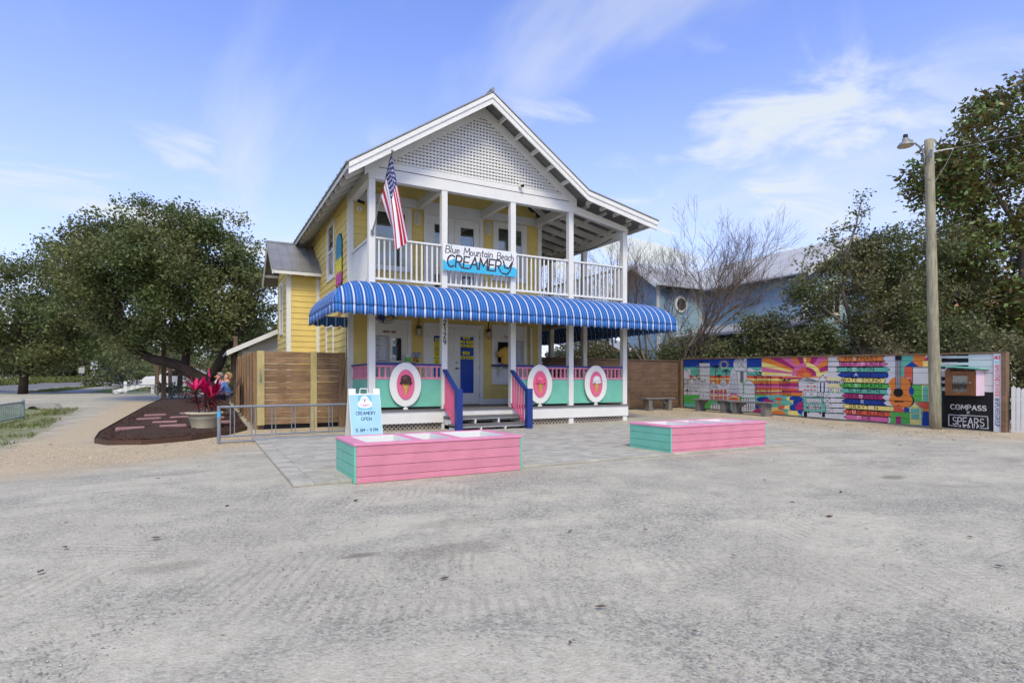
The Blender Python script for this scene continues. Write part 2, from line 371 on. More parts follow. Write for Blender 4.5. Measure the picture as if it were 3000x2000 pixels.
hsum = t.math('ADD', t.math('ADD', t.math('MULTIPLY', t.math('SUBTRACT', 1, t.voro(P, 62)), .8), grit), t.math('MULTIPLY', tk, -.7))
t.bump(hsum, .42, .012)
M['ground'] = t.base(col, .92, .15)
go = np_mesh('ground', verts, faces, M['ground'], smooth=True); tag(go, kind='structure')
ca = go.data.color_attributes.new('Zone', 'FLOAT_COLOR', 'POINT')
ca.data.foreach_set('color', np.stack([ztan.ravel(), zgrass.ravel(), zdirt.ravel(), np.ones(ztan.size)], 1).astype(np.float32).ravel())

def sheet(name, quads, off, mat, step=1.5, kind='structure', parent=None):
    """a thin surface laid on the ground along a list of cross sections (left point, right point)"""
    vs, fs = [], []; rows = []
    for (a0, b0), (a1, b1) in zip(quads[:-1], quads[1:]):
        n = max(1, int(math.hypot(a1[0] - a0[0], a1[1] - a0[1]) / step))
        for k in range(n): q = k / n; rows.append((tuple(np.array(a0) + (np.array(a1) - a0) * q), tuple(np.array(b0) + (np.array(b1) - b0) * q)))
    rows.append(quads[-1]); m = 5
    for a, b in rows:
        for k in range(m): x = a[0] + (b[0] - a[0]) * k / (m - 1); y = a[1] + (b[1] - a[1]) * k / (m - 1); vs.append((x, y, gz(x, y) + off))
    for i in range(len(rows) - 1):
        for k in range(m - 1): fs.append((i * m + k, i * m + k + 1, (i + 1) * m + k + 1, (i + 1) * m + k))
    mb = MB(); mb.add(vs, fs); o = mb.build(name, mat, parent, smooth=True)
    if parent is None: tag(o, kind=kind)
    return o
M['asphalt'] = paint('asphalt', S(118, 116, 112), .9, .10, vs=1.2, dirt=.2, dirtc=S(160, 155, 148), bmp=.4)
M['concrete'] = paint('concrete', S(160, 156, 146), .85, .07, vs=1.5, dirt=.25, dirtc=S(120, 114, 104), bmp=.3)
M['roadwhite'] = paint('road_marking_paint', S(232, 232, 230), .7, .06, dirt=.2, dirtc=S(150, 150, 150))
ROAD = [(-27, -20), (-21.5, 20), (-13.6, 42), (-10.4, 53), (-7.6, 68), (-3, 95), (8, 150), (40, 260)]
def off_line(k): return [(x + k * .97, y - k * .22) for x, y in ROAD]
road = sheet('road', list(zip(off_line(-7.6), off_line(.6))), .012, M['asphalt'], 4)
sheet('road_marking', list(zip(off_line(-.02), off_line(.12))), .018, M['roadwhite'], 4, parent=road)
sheet('road_marking', list(zip(off_line(-6.95), off_line(-6.83))), .018, M['roadwhite'], 4, parent=road)
sheet('pavement', [((-9.6, 43.6), (-6.4, 42.0)), ((-8.0, 47), (-6.3, 46)), ((-7.3, 54), (-6.2, 54)), ((-6.9, 64), (-5.8, 64)), ((-3.4, 90), (-2.2, 90))], .010, M['concrete'], 2)

# ---- paver terrace: stretcher courses of mixed lengths with a soldier edge; the 300 that show largest are pieces of their own
M['paver'] = paint('concrete_paver', S(176, 170, 153), .85, .12, vs=5, objvar=.13, dirt=.28, dirtc=S(190, 184, 168), bmp=.35)
pav_base = MB(); pav_base.box(.88, 9.9, 6.72, 12.9, -.05, .004)
M['joint'] = paint('paver_joint_sand', S(146, 139, 122), .95, .1, vs=8)
terrace = pav_base.build('paver_terrace', M['joint']); tag(terrace, kind='structure')
cells_ = []
y = 6.72
for i in range(60):
    yy = 6.72 + i * .148
    if yy > 12.75: break
    cells_.append((.88, .88 + .225, yy, yy + .148)); x = 1.105; ri = random.Random(i)
    while x < 9.88:
        w = ri.choice([.148, .222, .222, .296]); w = min(w, 9.9 - x)
        if w > .05: cells_.append((x, x + w, yy, yy + .148))
        x += w
def covered(c):
    cx = (c[0] + c[1]) / 2; cyy = (c[2] + c[3]) / 2
    return (1.55 < c[0] and c[1] < 3.70 and 6.62 < c[2] and c[3] < 7.6) or (6.6 < c[0] and c[1] < 8.84 and 6.8 < c[2] and c[3] < 7.76)
def behind_planter(c):
    cx = (c[0] + c[1]) / 2; cyy = (c[2] + c[3]) / 2
    k = 6.6 / cyy
    return (1.5 < cx * k < 3.75 or 6.5 < cx * k < 8.9) and 7.6 < cyy < 10.4
vis = [c for c in cells_ if not covered(c) and not behind_planter(c)]; hidden = [c for c in cells_ if not covered(c) and behind_planter(c)]
vis.sort(key=lambda c: c[0] * SA + c[2] * CA)
paver_mesh = {}
def paver_box(c, rnd):
    g = .0022; z = .034 + rnd.uniform(-.002, .002); b = .005; w = (c[1] - c[0]) / 2 - g; d = (c[3] - c[2]) / 2 - g
    lo = [(-w, -d, 0), (w, -d, 0), (w, d, 0), (-w, d, 0)]; mi = [(-w, -d, z - b), (w, -d, z - b), (w, d, z - b), (-w, d, z - b)]
    to = [(-w + b, -d + b, z), (w - b, -d + b, z), (w - b, d - b, z), (-w + b, d - b, z)]
    return lo + mi + to, [(8, 9, 10, 11)] + [(i, (i + 1) % 4, 4 + (i + 1) % 4, 4 + i) for i in range(4)] + [(4 + i, 4 + (i + 1) % 4, 8 + (i + 1) % 4, 8 + i) for i in range(4)]
rp = random.Random(11)
for c in vis[:300]:
    key = round(c[1] - c[0], 2)
    if key not in paver_mesh:
        v, f_ = paver_box(c, rp); me = bpy.data.meshes.new('paver'); me.from_pydata(v, [], f_); me.materials.append(M['paver']); paver_mesh[key] = me
    o = bpy.data.objects.new('paver', paver_mesh[key]); COL.objects.link(o); o.location = ((c[0] + c[1]) / 2, (c[2] + c[3]) / 2, rp.uniform(-.003, .003)); o.rotation_euler = (rp.uniform(-.004, .004), rp.uniform(-.004, .004), 0); o.parent = terrace
t2 = NT('concrete_paver_far'); isl = t2.n('ShaderNodeNewGeometry').outputs['Random Per Island']
t2.bump(t2.noise(t2.pos(), 90, 3), .3, .004)
pc = t2.mix(isl, S(158, 153, 139), S(186, 180, 164)); pc = t2.mix(t2.math('MULTIPLY', t2.rng(t2.noise(t2.pos(), 1.4, 7, .65), .45, .7), .5), pc, S(184, 178, 162))
M['paver_far'] = t2.base(pc, .85, .2)
mb = MB()
for c in vis[300:] + hidden:
    v, f_ = paver_box(c, rp); cx = (c[0] + c[1]) / 2; cyy = (c[2] + c[3]) / 2; mb.add([(p[0] + cx, p[1] + cyy, p[2]) for p in v], f_)
o = mb.build('pavers', M['paver_far'], terrace); o['kind'] = 'stuff'

# ---- loose stones on the lot, many near the camera
def scatter_stones(name, n, region, smin, smax, mat, seed, zoff=0.0, aspect=(1, .8, .55)):
    r = np.random.default_rng(seed); pts = region(r, n); n = len(pts)
    base = np.array([(1, 0, 0), (0, 1, 0), (-1, 0, 0), (0, -1, 0), (0, 0, 1), (0, 0, -.4)], float)
    fc = np.array([(0, 1, 4), (1, 2, 4), (2, 3, 4), (3, 0, 4), (1, 0, 5), (2, 1, 5), (3, 2, 5), (0, 3, 5)])
    s = smin + (smax - smin) * r.random(n) ** 2.5
    a = r.random(n) * 6.283; jit = 1 + .35 * (r.random((n, 6, 3)) - .5)
    v = base[None] * jit * np.array(aspect)[None, None] * s[:, None, None]
    ca_, sa_ = np.cos(a), np.sin(a); x = v[..., 0] * ca_[:, None] - v[..., 1] * sa_[:, None]; yv = v[..., 0] * sa_[:, None] + v[..., 1] * ca_[:, None]
    z = v[..., 2] + hgt(pts[:, 0], pts[:, 1])[:, None] + zoff
    V = np.stack([x + pts[:, 0:1], yv + pts[:, 1:2], z], -1).reshape(-1, 3)
    F = (fc[None] + (np.arange(n) * 6)[:, None, None]).reshape(-1, 3)
    return np_mesh(name, V, F, mat)
def lot_region(r, n):
    d = 2.0 + 10.5 * r.random(n) ** 1.5; u = (r.random(n) - .5) * 1.95
    x = d * SA + d * u * CA; y = d * CA - d * u * SA
    nz = vnoise(x, y, .8, 9) + .6 * vnoise(x, y, 2.6, 10) - .05 * x + .12
    k = (nz > -.12 + .25 * (r.random(n) - .5)) & ~((x > .75) & (x < 10) & (y > 6.6) & (y < 13)) & ~((x < -1.4) & (y > 12.2))
    return np.stack([x[k], y[k]], 1)
ts = NT('gravel_stones'); isl = ts.n('ShaderNodeNewGeometry').outputs['Random Per Island']
rmp = ts.n('ShaderNodeValToRGB'); ts.l(isl, rmp.inputs[0]); cr = rmp.color_ramp; cr.elements[0].color = (*S(148, 143, 130), 1); cr.elements[1].color = (*S(204, 197, 180), 1)
e = cr.elements.new(.35); e.color = (*S(150, 146, 134), 1); e = cr.elements.new(.75); e.color = (*S(174, 169, 154), 1)
M['stones'] = ts.base(rmp.outputs[0], .85, .2)
o = scatter_stones('gravel', 34000, lot_region, .002, .0095, M['stones'], 21); tag(o, 'loose grey and pale gravel scattered over the parking lot', 'gravel', kind='stuff')
def tan_region(r, n):
    x = r.uniform(-3.2, 3.1, n); y = r.uniform(9.2, 14.6, n); sdv = poly_sd(x, y, [(-2.9, 8.6), (-1.2, 9.6), (0, 10.5), (.8, 11.7), (3.2, 12.2), (3.2, 14.7), (.3, 14.7), (-1.7, 12.6), (-3.1, 14.7)])
    k = sdv > 0; return np.stack([x[k], y[k]], 1)
tt = NT('tan_gravel_stones'); isl = tt.n('ShaderNodeNewGeometry').outputs['Random Per Island']
M['tanstones'] = tt.base(tt.mix(isl, S(168, 134, 90), S(236, 218, 186)), .85, .2)
o = scatter_stones('gravel', 9000, tan_region, .006, .017, M['tanstones'], 22); tag(o, 'tan pea gravel between the mulch bed and the paver terrace', 'gravel', kind='stuff')
# dry leaves and twigs
def litter_region(r, n):
    d = 2.2 + 12 * r.random(n) ** .8; u = (r.random(n) - .5) * 1.9
    x = d * SA + d * u * CA; y = d * CA - d * u * SA; k = ~((x > .7) & (x < 10) & (y > 6.5)); return np.stack([x[k], y[k]], 1)
M['dryleaf'] = paint('dry_leaf', S(96, 76, 58), .9, .25, vs=3)
o = scatter_stones('leaf_litter', 150, litter_region, .012, .045, M['dryleaf'], 23, .004, (1, .45, .18)); tag(o, 'dry brown leaves and twigs lying about on the lot', 'litter', kind='stuff')
def chips_region(r, n):
    x = r.uniform(12.4, 16.1, n); y = r.uniform(4.5, 16, n); k = r.random(n) < np.clip((x - 12.6) / 2.2, 0, 1) * .9 + .05; return np.stack([x[k], y[k]], 1)
M['chips'] = paint('bark_chips', S(172, 156, 130), .9, .25, vs=9)
o = scatter_stones('bark_litter', 7000, chips_region, .012, .04, M['chips'], 24, .0, (1, .4, .25)); tag(o, 'pale bark chips strewn along the foot of the painted fence', 'bark', kind='stuff')
# ================================================================ flat print: shapes drawn on a fine grid of faces
def arc(cx, cy, rx, ry, a0, a1, n=10): return [(cx + rx * math.cos(R(a0 + (a1 - a0) * i / n)), cy + ry * math.sin(R(a0 + (a1 - a0) * i / n))) for i in range(n + 1)]
GL = {  # stroke letters: (advance width, strokes), cap height 1
 'A': (.75, [[(0, 0), (.37, 1), (.74, 0)], [(.14, .36), (.6, .36)]]), 'B': (.62, [[(0, 0), (0, 1), (.3, 1)] + arc(.3, .76, .24, .24, 90, -90) + [(0, .52)], [(.3, .52)] + arc(.32, .26, .28, .26, 90, -90) + [(0, 0)]]),
 'C': (.68, [arc(.38, .5, .38, .5, 50, 310, 14)]), 'D': (.68, [[(0, 0), (0, 1), (.22, 1)] + arc(.22, .5, .44, .5, 90, -90, 12) + [(0, 0)]]),
 'E': (.55, [[(.53, 1), (0, 1), (0, 0), (.53, 0)], [(0, .52), (.45, .52)]]), 'F': (.53, [[(.52, 1), (0, 1), (0, 0)], [(0, .52), (.43, .52)]]),
 'G': (.72, [arc(.38, .5, .38, .5, 48, 330, 14) + [(.72, .45), (.42, .45)]]), 'H': (.66, [[(0, 0), (0, 1)], [(.64, 0), (.64, 1)], [(0, .52), (.64, .52)]]),
 'I': (.12, [[(.04, 0), (.04, 1)]]), 'K': (.62, [[(0, 0), (0, 1)], [(.58, 1), (0, .42)], [(.2, .6), (.62, 0)]]), 'L': (.52, [[(0, 1), (0, 0), (.5, 0)]]),
 'M': (.85, [[(0, 0), (.06, 1), (.42, .3), (.78, 1), (.84, 0)]]), 'N': (.66, [[(0, 0), (0, 1), (.64, 0), (.64, 1)]]), 'O': (.78, [arc(.38, .5, .38, .5, 90, 450, 18)]),
 'P': (.58, [[(0, 0), (0, 1), (.28, 1)] + arc(.28, .73, .28, .27, 90, -90) + [(0, .46)]]), 'R': (.62, [[(0, 0), (0, 1), (.28, 1)] + arc(.28, .74, .27, .26, 90, -90) + [(0, .48)], [(.22, .48), (.6, 0)]]),
 'S': (.58, [arc(.29, .75, .26, .25, 40, 270, 9) + arc(.29, .26, .28, .26, 90, -145, 9)]), 'T': (.64, [[(.31, 0), (.31, 1)], [(0, 1), (.62, 1)]]),
 'U': (.66, [[(0, 1), (0, .34)] + arc(.32, .32, .32, .32, 180, 360, 10) + [(.64, 1)]]), 'V': (.7, [[(0, 1), (.34, 0), (.68, 1)]]), 'W': (1.0, [[(0, 1), (.24, 0), (.48, .8), (.72, 0), (.96, 1)]]),
 'X': (.66, [[(0, 0), (.64, 1)], [(0, 1), (.64, 0)]]), 'Y': (.68, [[(0, 1), (.33, .45), (.66, 1)], [(.33, .45), (.33, 0)]]), ' ': (.42, []), '.': (.15, [[(.05, .0), (.06, .03)]]), '-': (.45, [[(.04, .45), (.4, .45)]]),
 '@': (.95, [arc(.45, .45, .45, .5, -50, 310, 16), arc(.45, .45, .18, .22, 0, 360, 10), [(.63, .66), (.63, .3), (.8, .25)]]),
 'a': (.5, [arc(.22, .28, .22, .28, 20, 380, 12), [(.44, .56), (.44, .1), (.52, 0)]]), 'b': (.5, [[(0, 1), (0, 0)], arc(.22, .28, .22, .28, 180, -180, 12)]), 'c': (.42, [arc(.22, .28, .22, .28, 50, 310, 10)]),
 'e': (.46, [[(.02, .3), (.42, .34)] + arc(.22, .28, .21, .28, 15, 310, 12)]), 'h': (.46, [[(0, 1), (0, 0)], [(0, .36)] + arc(.2, .36, .2, .2, 160, 0, 8) + [(.4, 0)]]), 'i': (.14, [[(.05, .55), (.05, 0)], [(.05, .76), (.06, .8)]]),
 'l': (.16, [[(.04, 1.08), (.04, .06), (.12, 0)]]), 'n': (.46, [[(0, .56), (0, 0)], [(0, .36)] + arc(.2, .36, .2, .2, 160, 0, 8) + [(.4, 0)]]), 'o': (.48, [arc(.22, .28, .22, .28, 90, 450, 12)]),
 't': (.32, [[(.14, .9), (.12, .12), (.24, 0)], [(0, .6), (.3, .64)]]), 'u': (.48, [[(0, .56), (0, .22)] + arc(.2, .22, .2, .22, 180, 360, 8) + [(.4, .56)], [(.4, .56), (.42, 0)]]),
 'r': (.34, [[(0, .56), (0, 0)], [(0, .36)] + arc(.2, .34, .2, .2, 170, 50, 6)]), 'd': (.5, [arc(.22, .28, .22, .28, 0, 360, 12), [(.45, 1), (.45, 0)]]), 'm': (.7, [[(0, .56), (0, 0)], [(0, .36)] + arc(.16, .36, .16, .2, 160, 0, 6) + [(.32, 0)], [(.32, .36)] + arc(.48, .36, .16, .2, 160, 0, 6) + [(.64, 0)]]),
 'y': (.5, [[(0, .56), (.22, .02)], [(.44, .56), (.1, -.35)]]), 's': (.4, [arc(.18, .42, .16, .14, 40, 270, 6) + arc(.18, .15, .17, .14, 90, -145, 6)]),
 '0': (.6, [arc(.28, .5, .28, .5, 90, 450, 16)]), '1': (.36, [[(.04, .8), (.22, 1), (.22, 0)]]), '2': (.58, [arc(.27, .74, .26, .26, 160, -20, 9) + [(0, 0), (.56, 0)]]), '3': (.58, [arc(.26, .76, .24, .24, 150, -80, 9) , arc(.26, .27, .28, .27, 90, -150, 9)]),
 '5': (.58, [[(.5, 1), (.08, 1), (.04, .56)] + arc(.26, .31, .29, .31, 130, -145, 10)]), '9': (.58, [arc(.28, .7, .27, .3, 0, 360, 12), [(.55, .7), (.5, .3), (.25, 0)]])}
def strokes(s, x, y, h, sp=.16, slant=0.0, wob=0.0, seed=0, width=None):
    """polylines of a line of text starting at (x, y); width squeezes it to a given length"""
    r = random.Random(seed); adv = sum(GL[c][0] + sp for c in s) - sp; k = (width / (adv * h)) if width else 1.0; out = []; cx = 0
    for c in s:
        w, st = GL[c]; dy = r.uniform(-wob, wob); dr = r.uniform(-wob, wob)
        for p in st: out.append([(x + (cx + px + slant * py + dr * py) * h * k, y + (py + dy) * h) for px, py in p])
        cx += w + sp
    return out
class Ras:
    def __init__(s, W, H, cell, bg):
        s.W, s.H = W, H; s.nx = max(1, round(W / cell)); s.ny = max(1, round(H / cell)); s.cx = W / s.nx; s.cy = H / s.ny
        s.pal = [bg]; s.a = np.zeros((s.ny, s.nx), np.int16)
        s.X, s.Y = np.meshgrid((np.arange(s.nx) + .5) * s.cx, (np.arange(s.ny) + .5) * s.cy)
    def col(s, c):
        if c not in s.pal: s.pal.append(c)
        return s.pal.index(c)
    def win(s, x0, x1, y0, y1):
        i0 = max(0, int(x0 / s.cx) - 1); i1 = min(s.nx, int(x1 / s.cx) + 2); j0 = max(0, int(y0 / s.cy) - 1); j1 = min(s.ny, int(y1 / s.cy) + 2)
        return slice(j0, max(j0, j1)), slice(i0, max(i0, i1))
    def poly(s, pts, c):
        xs = [p[0] for p in pts]; ys = [p[1] for p in pts]; w = s.win(min(xs), max(xs), min(ys), max(ys)); X, Y = s.X[w], s.Y[w]
        if X.size: s.a[w][poly_sd(X, Y, pts) > 0] = s.col(c)
    def rect(s, x0, x1, y0, y1, c): s.poly([(x0, y0), (x1, y0), (x1, y1), (x0, y1)], c)
    def ell(s, cx, cy, rx, ry, c, rot=0):
        m = max(rx, ry); w = s.win(cx - m, cx + m, cy - m, cy + m); X, Y = s.X[w] - cx, s.Y[w] - cy; a = R(rot)
        u = X * math.cos(a) + Y * math.sin(a); v = -X * math.sin(a) + Y * math.cos(a); s.a[w][(u / rx) ** 2 + (v / ry) ** 2 < 1] = s.col(c)
    def line(s, pts, wd, c):
        for a, b in zip(pts[:-1], pts[1:]):
            w = s.win(min(a[0], b[0]) - wd, max(a[0], b[0]) + wd, min(a[1], b[1]) - wd, max(a[1], b[1]) + wd); X, Y = s.X[w], s.Y[w]
            if not X.size: continue
            ex, ey = b[0] - a[0], b[1] - a[1]; q = np.clip(((X - a[0]) * ex + (Y - a[1]) * ey) / max(ex * ex + ey * ey, 1e-9), 0, 1)
            s.a[w][np.hypot(X - a[0] - q * ex, Y - a[1] - q * ey) < wd / 2] = s.col(c)
    def loop(s, pts, wd, c): s.line(list(pts) + [pts[0]], wd, c)
    def text(s, t, x, y, h, wd, c, **k):
        for p in strokes(t, x, y, h, **k): s.line(p, wd, c)
    def emit(s, mb, fn, x0=None, x1=None, y0=None, y1=None, d=0.0, mask=None):
        """faces for a window of the grid, one face for each run of one colour"""
        i0 = 0 if x0 is None else max(0, int(round(x0 / s.cx))); i1 = s.nx if x1 is None else min(s.nx, int(round(x1 / s.cx))); j0 = 0 if y0 is None else max(0, int(round(y0 / s.cy))); j1 = s.ny if y1 is None else min(s.ny, int(round(y1 / s.cy)))
        done = np.zeros((s.ny, s.nx), bool)
        for j in range(j0, j1):
            row = s.a[j]; i = i0
            while i < i1:
                if done[j, i] or row[i] < 0: i += 1; continue
                e = i + 1
                while e < i1 and row[e] == row[i] and not done[j, e]: e += 1
                k = j + 1
                while k < j1 and (s.a[k, i:e] == row[i]).all() and not done[k, i:e].any(): k += 1
                done[j:k, i:e] = True
                u0, u1, v0, v1 = i * s.cx, e * s.cx, j * s.cy, k * s.cy
                mb.add([fn(u0, v0, d), fn(u1, v0, d), fn(u1, v1, d), fn(u0, v1, d)], [(0, 1, 2, 3)], s.pal[row[i]]); i = e
def print_panel(name, ras, fn, thick, mat, parent=None, edge=None):
    """a flat panel whose front shows the drawing; fn(u, v, depth towards the viewer)"""
    mb = MB(); ras.emit(mb, fn, d=thick); W, H = ras.W, ras.H; e = edge or ras.pal[0]
    q = [(0, 0), (W, 0), (W, H), (0, H)]
    for i in range(4):
        a, b = q[i], q[(i + 1) % 4]; mb.add([fn(*a, 0), fn(*b, 0), fn(*b, thick), fn(*a, thick)], [(0, 1, 2, 3)], e)
    mb.add([fn(*p, 0) for p in q], [(3, 2, 1, 0)], e)
    return mb.build(name, mat, parent)
def ribbons(mb, polys, w, fn, d0, d1, c=None, cap=True):
    """raised strokes as flat bars with round ends"""
    for p in polys:
        for a, b in zip(p[:-1], p[1:]):
            dx, dy = b[0] - a[0], b[1] - a[1]; L = math.hypot(dx, dy)
            if L < 1e-6: continue
            nx, ny = -dy / L * w / 2, dx / L * w / 2; ex, ey = dx / L * w * .25, dy / L * w * .25
            mb.prism([(a[0] - nx - ex, a[1] - ny - ey), (b[0] - nx + ex, b[1] - ny + ey), (b[0] + nx + ex, b[1] + ny + ey), (a[0] + nx - ex, a[1] + ny - ey)], fn, d0, d1, c)
# ================================================================ the ice cream shop
XL, XR, YF, YB, ZD, ZB, ZW = 3.28, 8.98, 14.75, 23.5, .516, 3.41, 6.05
PX = [3.37, 5.13, 7.02, 8.82, 10.69]; PS = .075; YP = 12.925
SIDEY = [14.87, 16.82, 18.75, 20.7, 22.65]
shop = thing('ice_cream_shop', 'two storey yellow clapboard ice cream shop with porch, balcony and gable', 'shop', (6.1, 14.5, 0))
fr = lambda u, v, d: (u, YF - d, v)
lf = lambda u, v, d: (XL - d, u, v)
def ztop(x):                                   # upper face of the roof
    if x <= 8.98: return 8.16 - .67 * abs(x - 6.13)
    return 8.16 - .67 * (8.98 - 6.13) - .20 * (x - 8.98)
def rect(name, mat, parent, fn, u0, u1, v0, v1, d0, d1, bevel=0):
    return MB().prism([(u0, v0), (u1, v0), (u1, v1), (u0, v1)], fn, d0, d1).build(name, mat, parent, bevel=bevel)
# ---- walls: a core and single clapboards over it
wall_f = MB().prism([(XL, ZD - .3), (XR, ZD - .3), (XR, ztop(XR) - .2), (6.13, 7.9), (XL, ztop(XL) - .2)], fr, -.18, -.001).build('front_wall', M['yellow'], shop)
wall_l = MB().prism([(YF, -.1), (YB, -.1), (YB, ZW), (YF, ZW)], lf, -.15, -.001).build('side_wall', M['yellow_side'], shop)
MB().prism([(YF + .19, -.1), (YB, -.1), (YB, ZW), (YF + .19, ZW)], lambda u, v, d: (XR + d, u, v), -.15, 0).build('side_wall', M['yellow_side'], shop)
MB().box(XL + .02, XR - .02, YB - .15, YB, -.1, ZW).build('rear_wall', M['yellow'], shop)
def siding(parent, mat, fn, u0, u1, v0, v1, holes, exp=.179, limit=None):
    z = v0
    while z < v1 - .02:
        zt = min(z + exp, v1); segs = [(u0, u1)]
        if limit:
            a, b = limit((z + zt) / 2); segs = [(max(u0, a), min(u1, b))]
        for h in holes:
            if zt > h[2] + .01 and z < h[3] - .01:
                ns = []
                for a, b in segs:
                    if h[0] > a: ns.append((a, min(b, h[0])))
                    if h[1] < b: ns.append((max(a, h[1]), b))
                segs = [s for s in ns if s[1] - s[0] > .02]
        for a, b in segs:
            mb = MB(); mb.hexa([fn(a, z, .026), fn(b, z, .026), fn(b, z, 0), fn(a, z, 0), fn(a, zt, .009), fn(b, zt, .009), fn(b, zt, 0), fn(a, zt, 0)])
            mb.build('siding_board', mat, parent)
        z = zt
HF = [(3.80, 4.92, 4.09, 5.80), (5.27, 7.05, 3.3, 5.83), (7.37, 8.49, 4.09, 5.80), (3.80, 4.92, 1.08, 2.81), (5.25, 7.05, .4, 2.77), (7.33, 8.49, 1.08, 2.81), (3.2, 9.1, 5.83, 6.06)]
siding(wall_f, M['yellow'], fr, XL + .10, XR - .10, .67, 6.06, HF)
siding(wall_f, M['yellow'], fr, XL + .10, XR - .10, 6.06, 7.7, [], limit=lambda z: (6.13 - (7.95 - z) / .67, 6.13 + (7.95 - z) / .67))
HL = [(16.50, 17.56, 4.10, 5.80), (16.62, 17.72, 1.2, 2.85), (18.88, 21.4, 0, 5.0)]
siding(wall_l, M['yellow_side'], lf, YF + .10, YB, .31, ZW, HL)
# ---- corner boards, band and base board
for a, b, n in ((XL - .03, XL + .10, 0), (XR - .10, XR + .03, 0)): rect('corner_board', M['white_shop'], shop, fr, a, b, .52, 6.05, .0, .036)
rect('corner_board', M['white_shop'], shop, lf, YF - .034, YF + .10, -.1, 6.0, .0, .034)
rect('corner_board', M['white_shop'], shop, lambda u, v, d: (XR + d, u, v), YF - .034, YF + .10, -.1, 6.0, .0, .034)
rect('frieze_band', M['white_shop'], shop, fr, XL + .10, XR - .10, 5.83, 6.06, .0, .04)
rect('base_board', M['white_shop'], shop, fr, XL + .10, 5.25, ZD, .67, .0, .035); rect('base_board', M['white_shop'], shop, fr, 7.05, XR - .10, ZD, .67, .0, .035)

# ---- windows and doors
def window(fn, u0, u1, v0, v1, tw=.14, blinds=True, dark=True, sash=True):
    w = MB()
    for a in ((u0, u1, v1 - tw, v1), (u0, u0 + tw, v0 + .09, v1 - tw), (u1 - tw, u1, v0 + .09, v1 - tw), (u0 - .02, u1 + .02, v0, v0 + .09)):
        w.prism([(a[0], a[2]), (a[1], a[2]), (a[1], a[3]), (a[0], a[3])], fn, 0, .045 if a[3] - a[2] != .09 else .06)
    o = w.build('window', M['white_shop'], shop); a, b, c, d = u0 + tw, u1 - tw, v0 + .09, v1 - tw; m = (c + d) / 2
    s = MB()
    for q in ((a, a + .04, c, d), (b - .04, b, c, d), (a + .04, b - .04, c, c + .045), (a + .04, b - .04, d - .04, d), (a + .04, b - .04, m - .025, m + .025)):
        s.prism([(q[0], q[2]), (q[1], q[2]), (q[1], q[3]), (q[0], q[3])], fn, .002, .028)
    s.build('sash', M['white_shop'], o)
    rect('pane', M['glass'], o, fn, a + .04, b - .04, m + .025, d - .04, .012, .016); rect('pane', M['glass'], o, fn, a + .04, b - .04, c + .045, m - .025, .010, .014)
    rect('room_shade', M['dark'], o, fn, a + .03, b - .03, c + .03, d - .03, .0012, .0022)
    if blinds:
        bl = MB(); z = c + .06
        while z < d - .05: bl.prism([(a + .045, z), (b - .045, z), (b - .045, z + .034), (a + .045, z + .034)], fn, .003, .008); z += .05
        ob = bl.build('blind', M['blind'], o); ob['kind'] = 'stuff'
    return o
window(fr, 3.80, 4.92, 4.09, 5.80); window(fr, 7.37, 8.49, 4.09, 5.80)
wl = window(lf, 16.50, 17.56, 4.10, 5.80, .11, blinds=False)
# boarded over lower side window: trim round a clapboard panel
w = MB()
for a in ((16.62, 17.72, 2.74, 2.85), (16.62, 16.73, 1.2, 2.74), (17.61, 17.72, 1.2, 2.74)): w.prism([(a[0], a[2]), (a[1], a[2]), (a[1], a[3]), (a[0], a[3])], lf, 0, .045)
ob = w.build('window', M['white_shop'], shop); siding(ob, M['yellow_side'], lf, 16.73, 17.61, 1.25, 2.74, [])

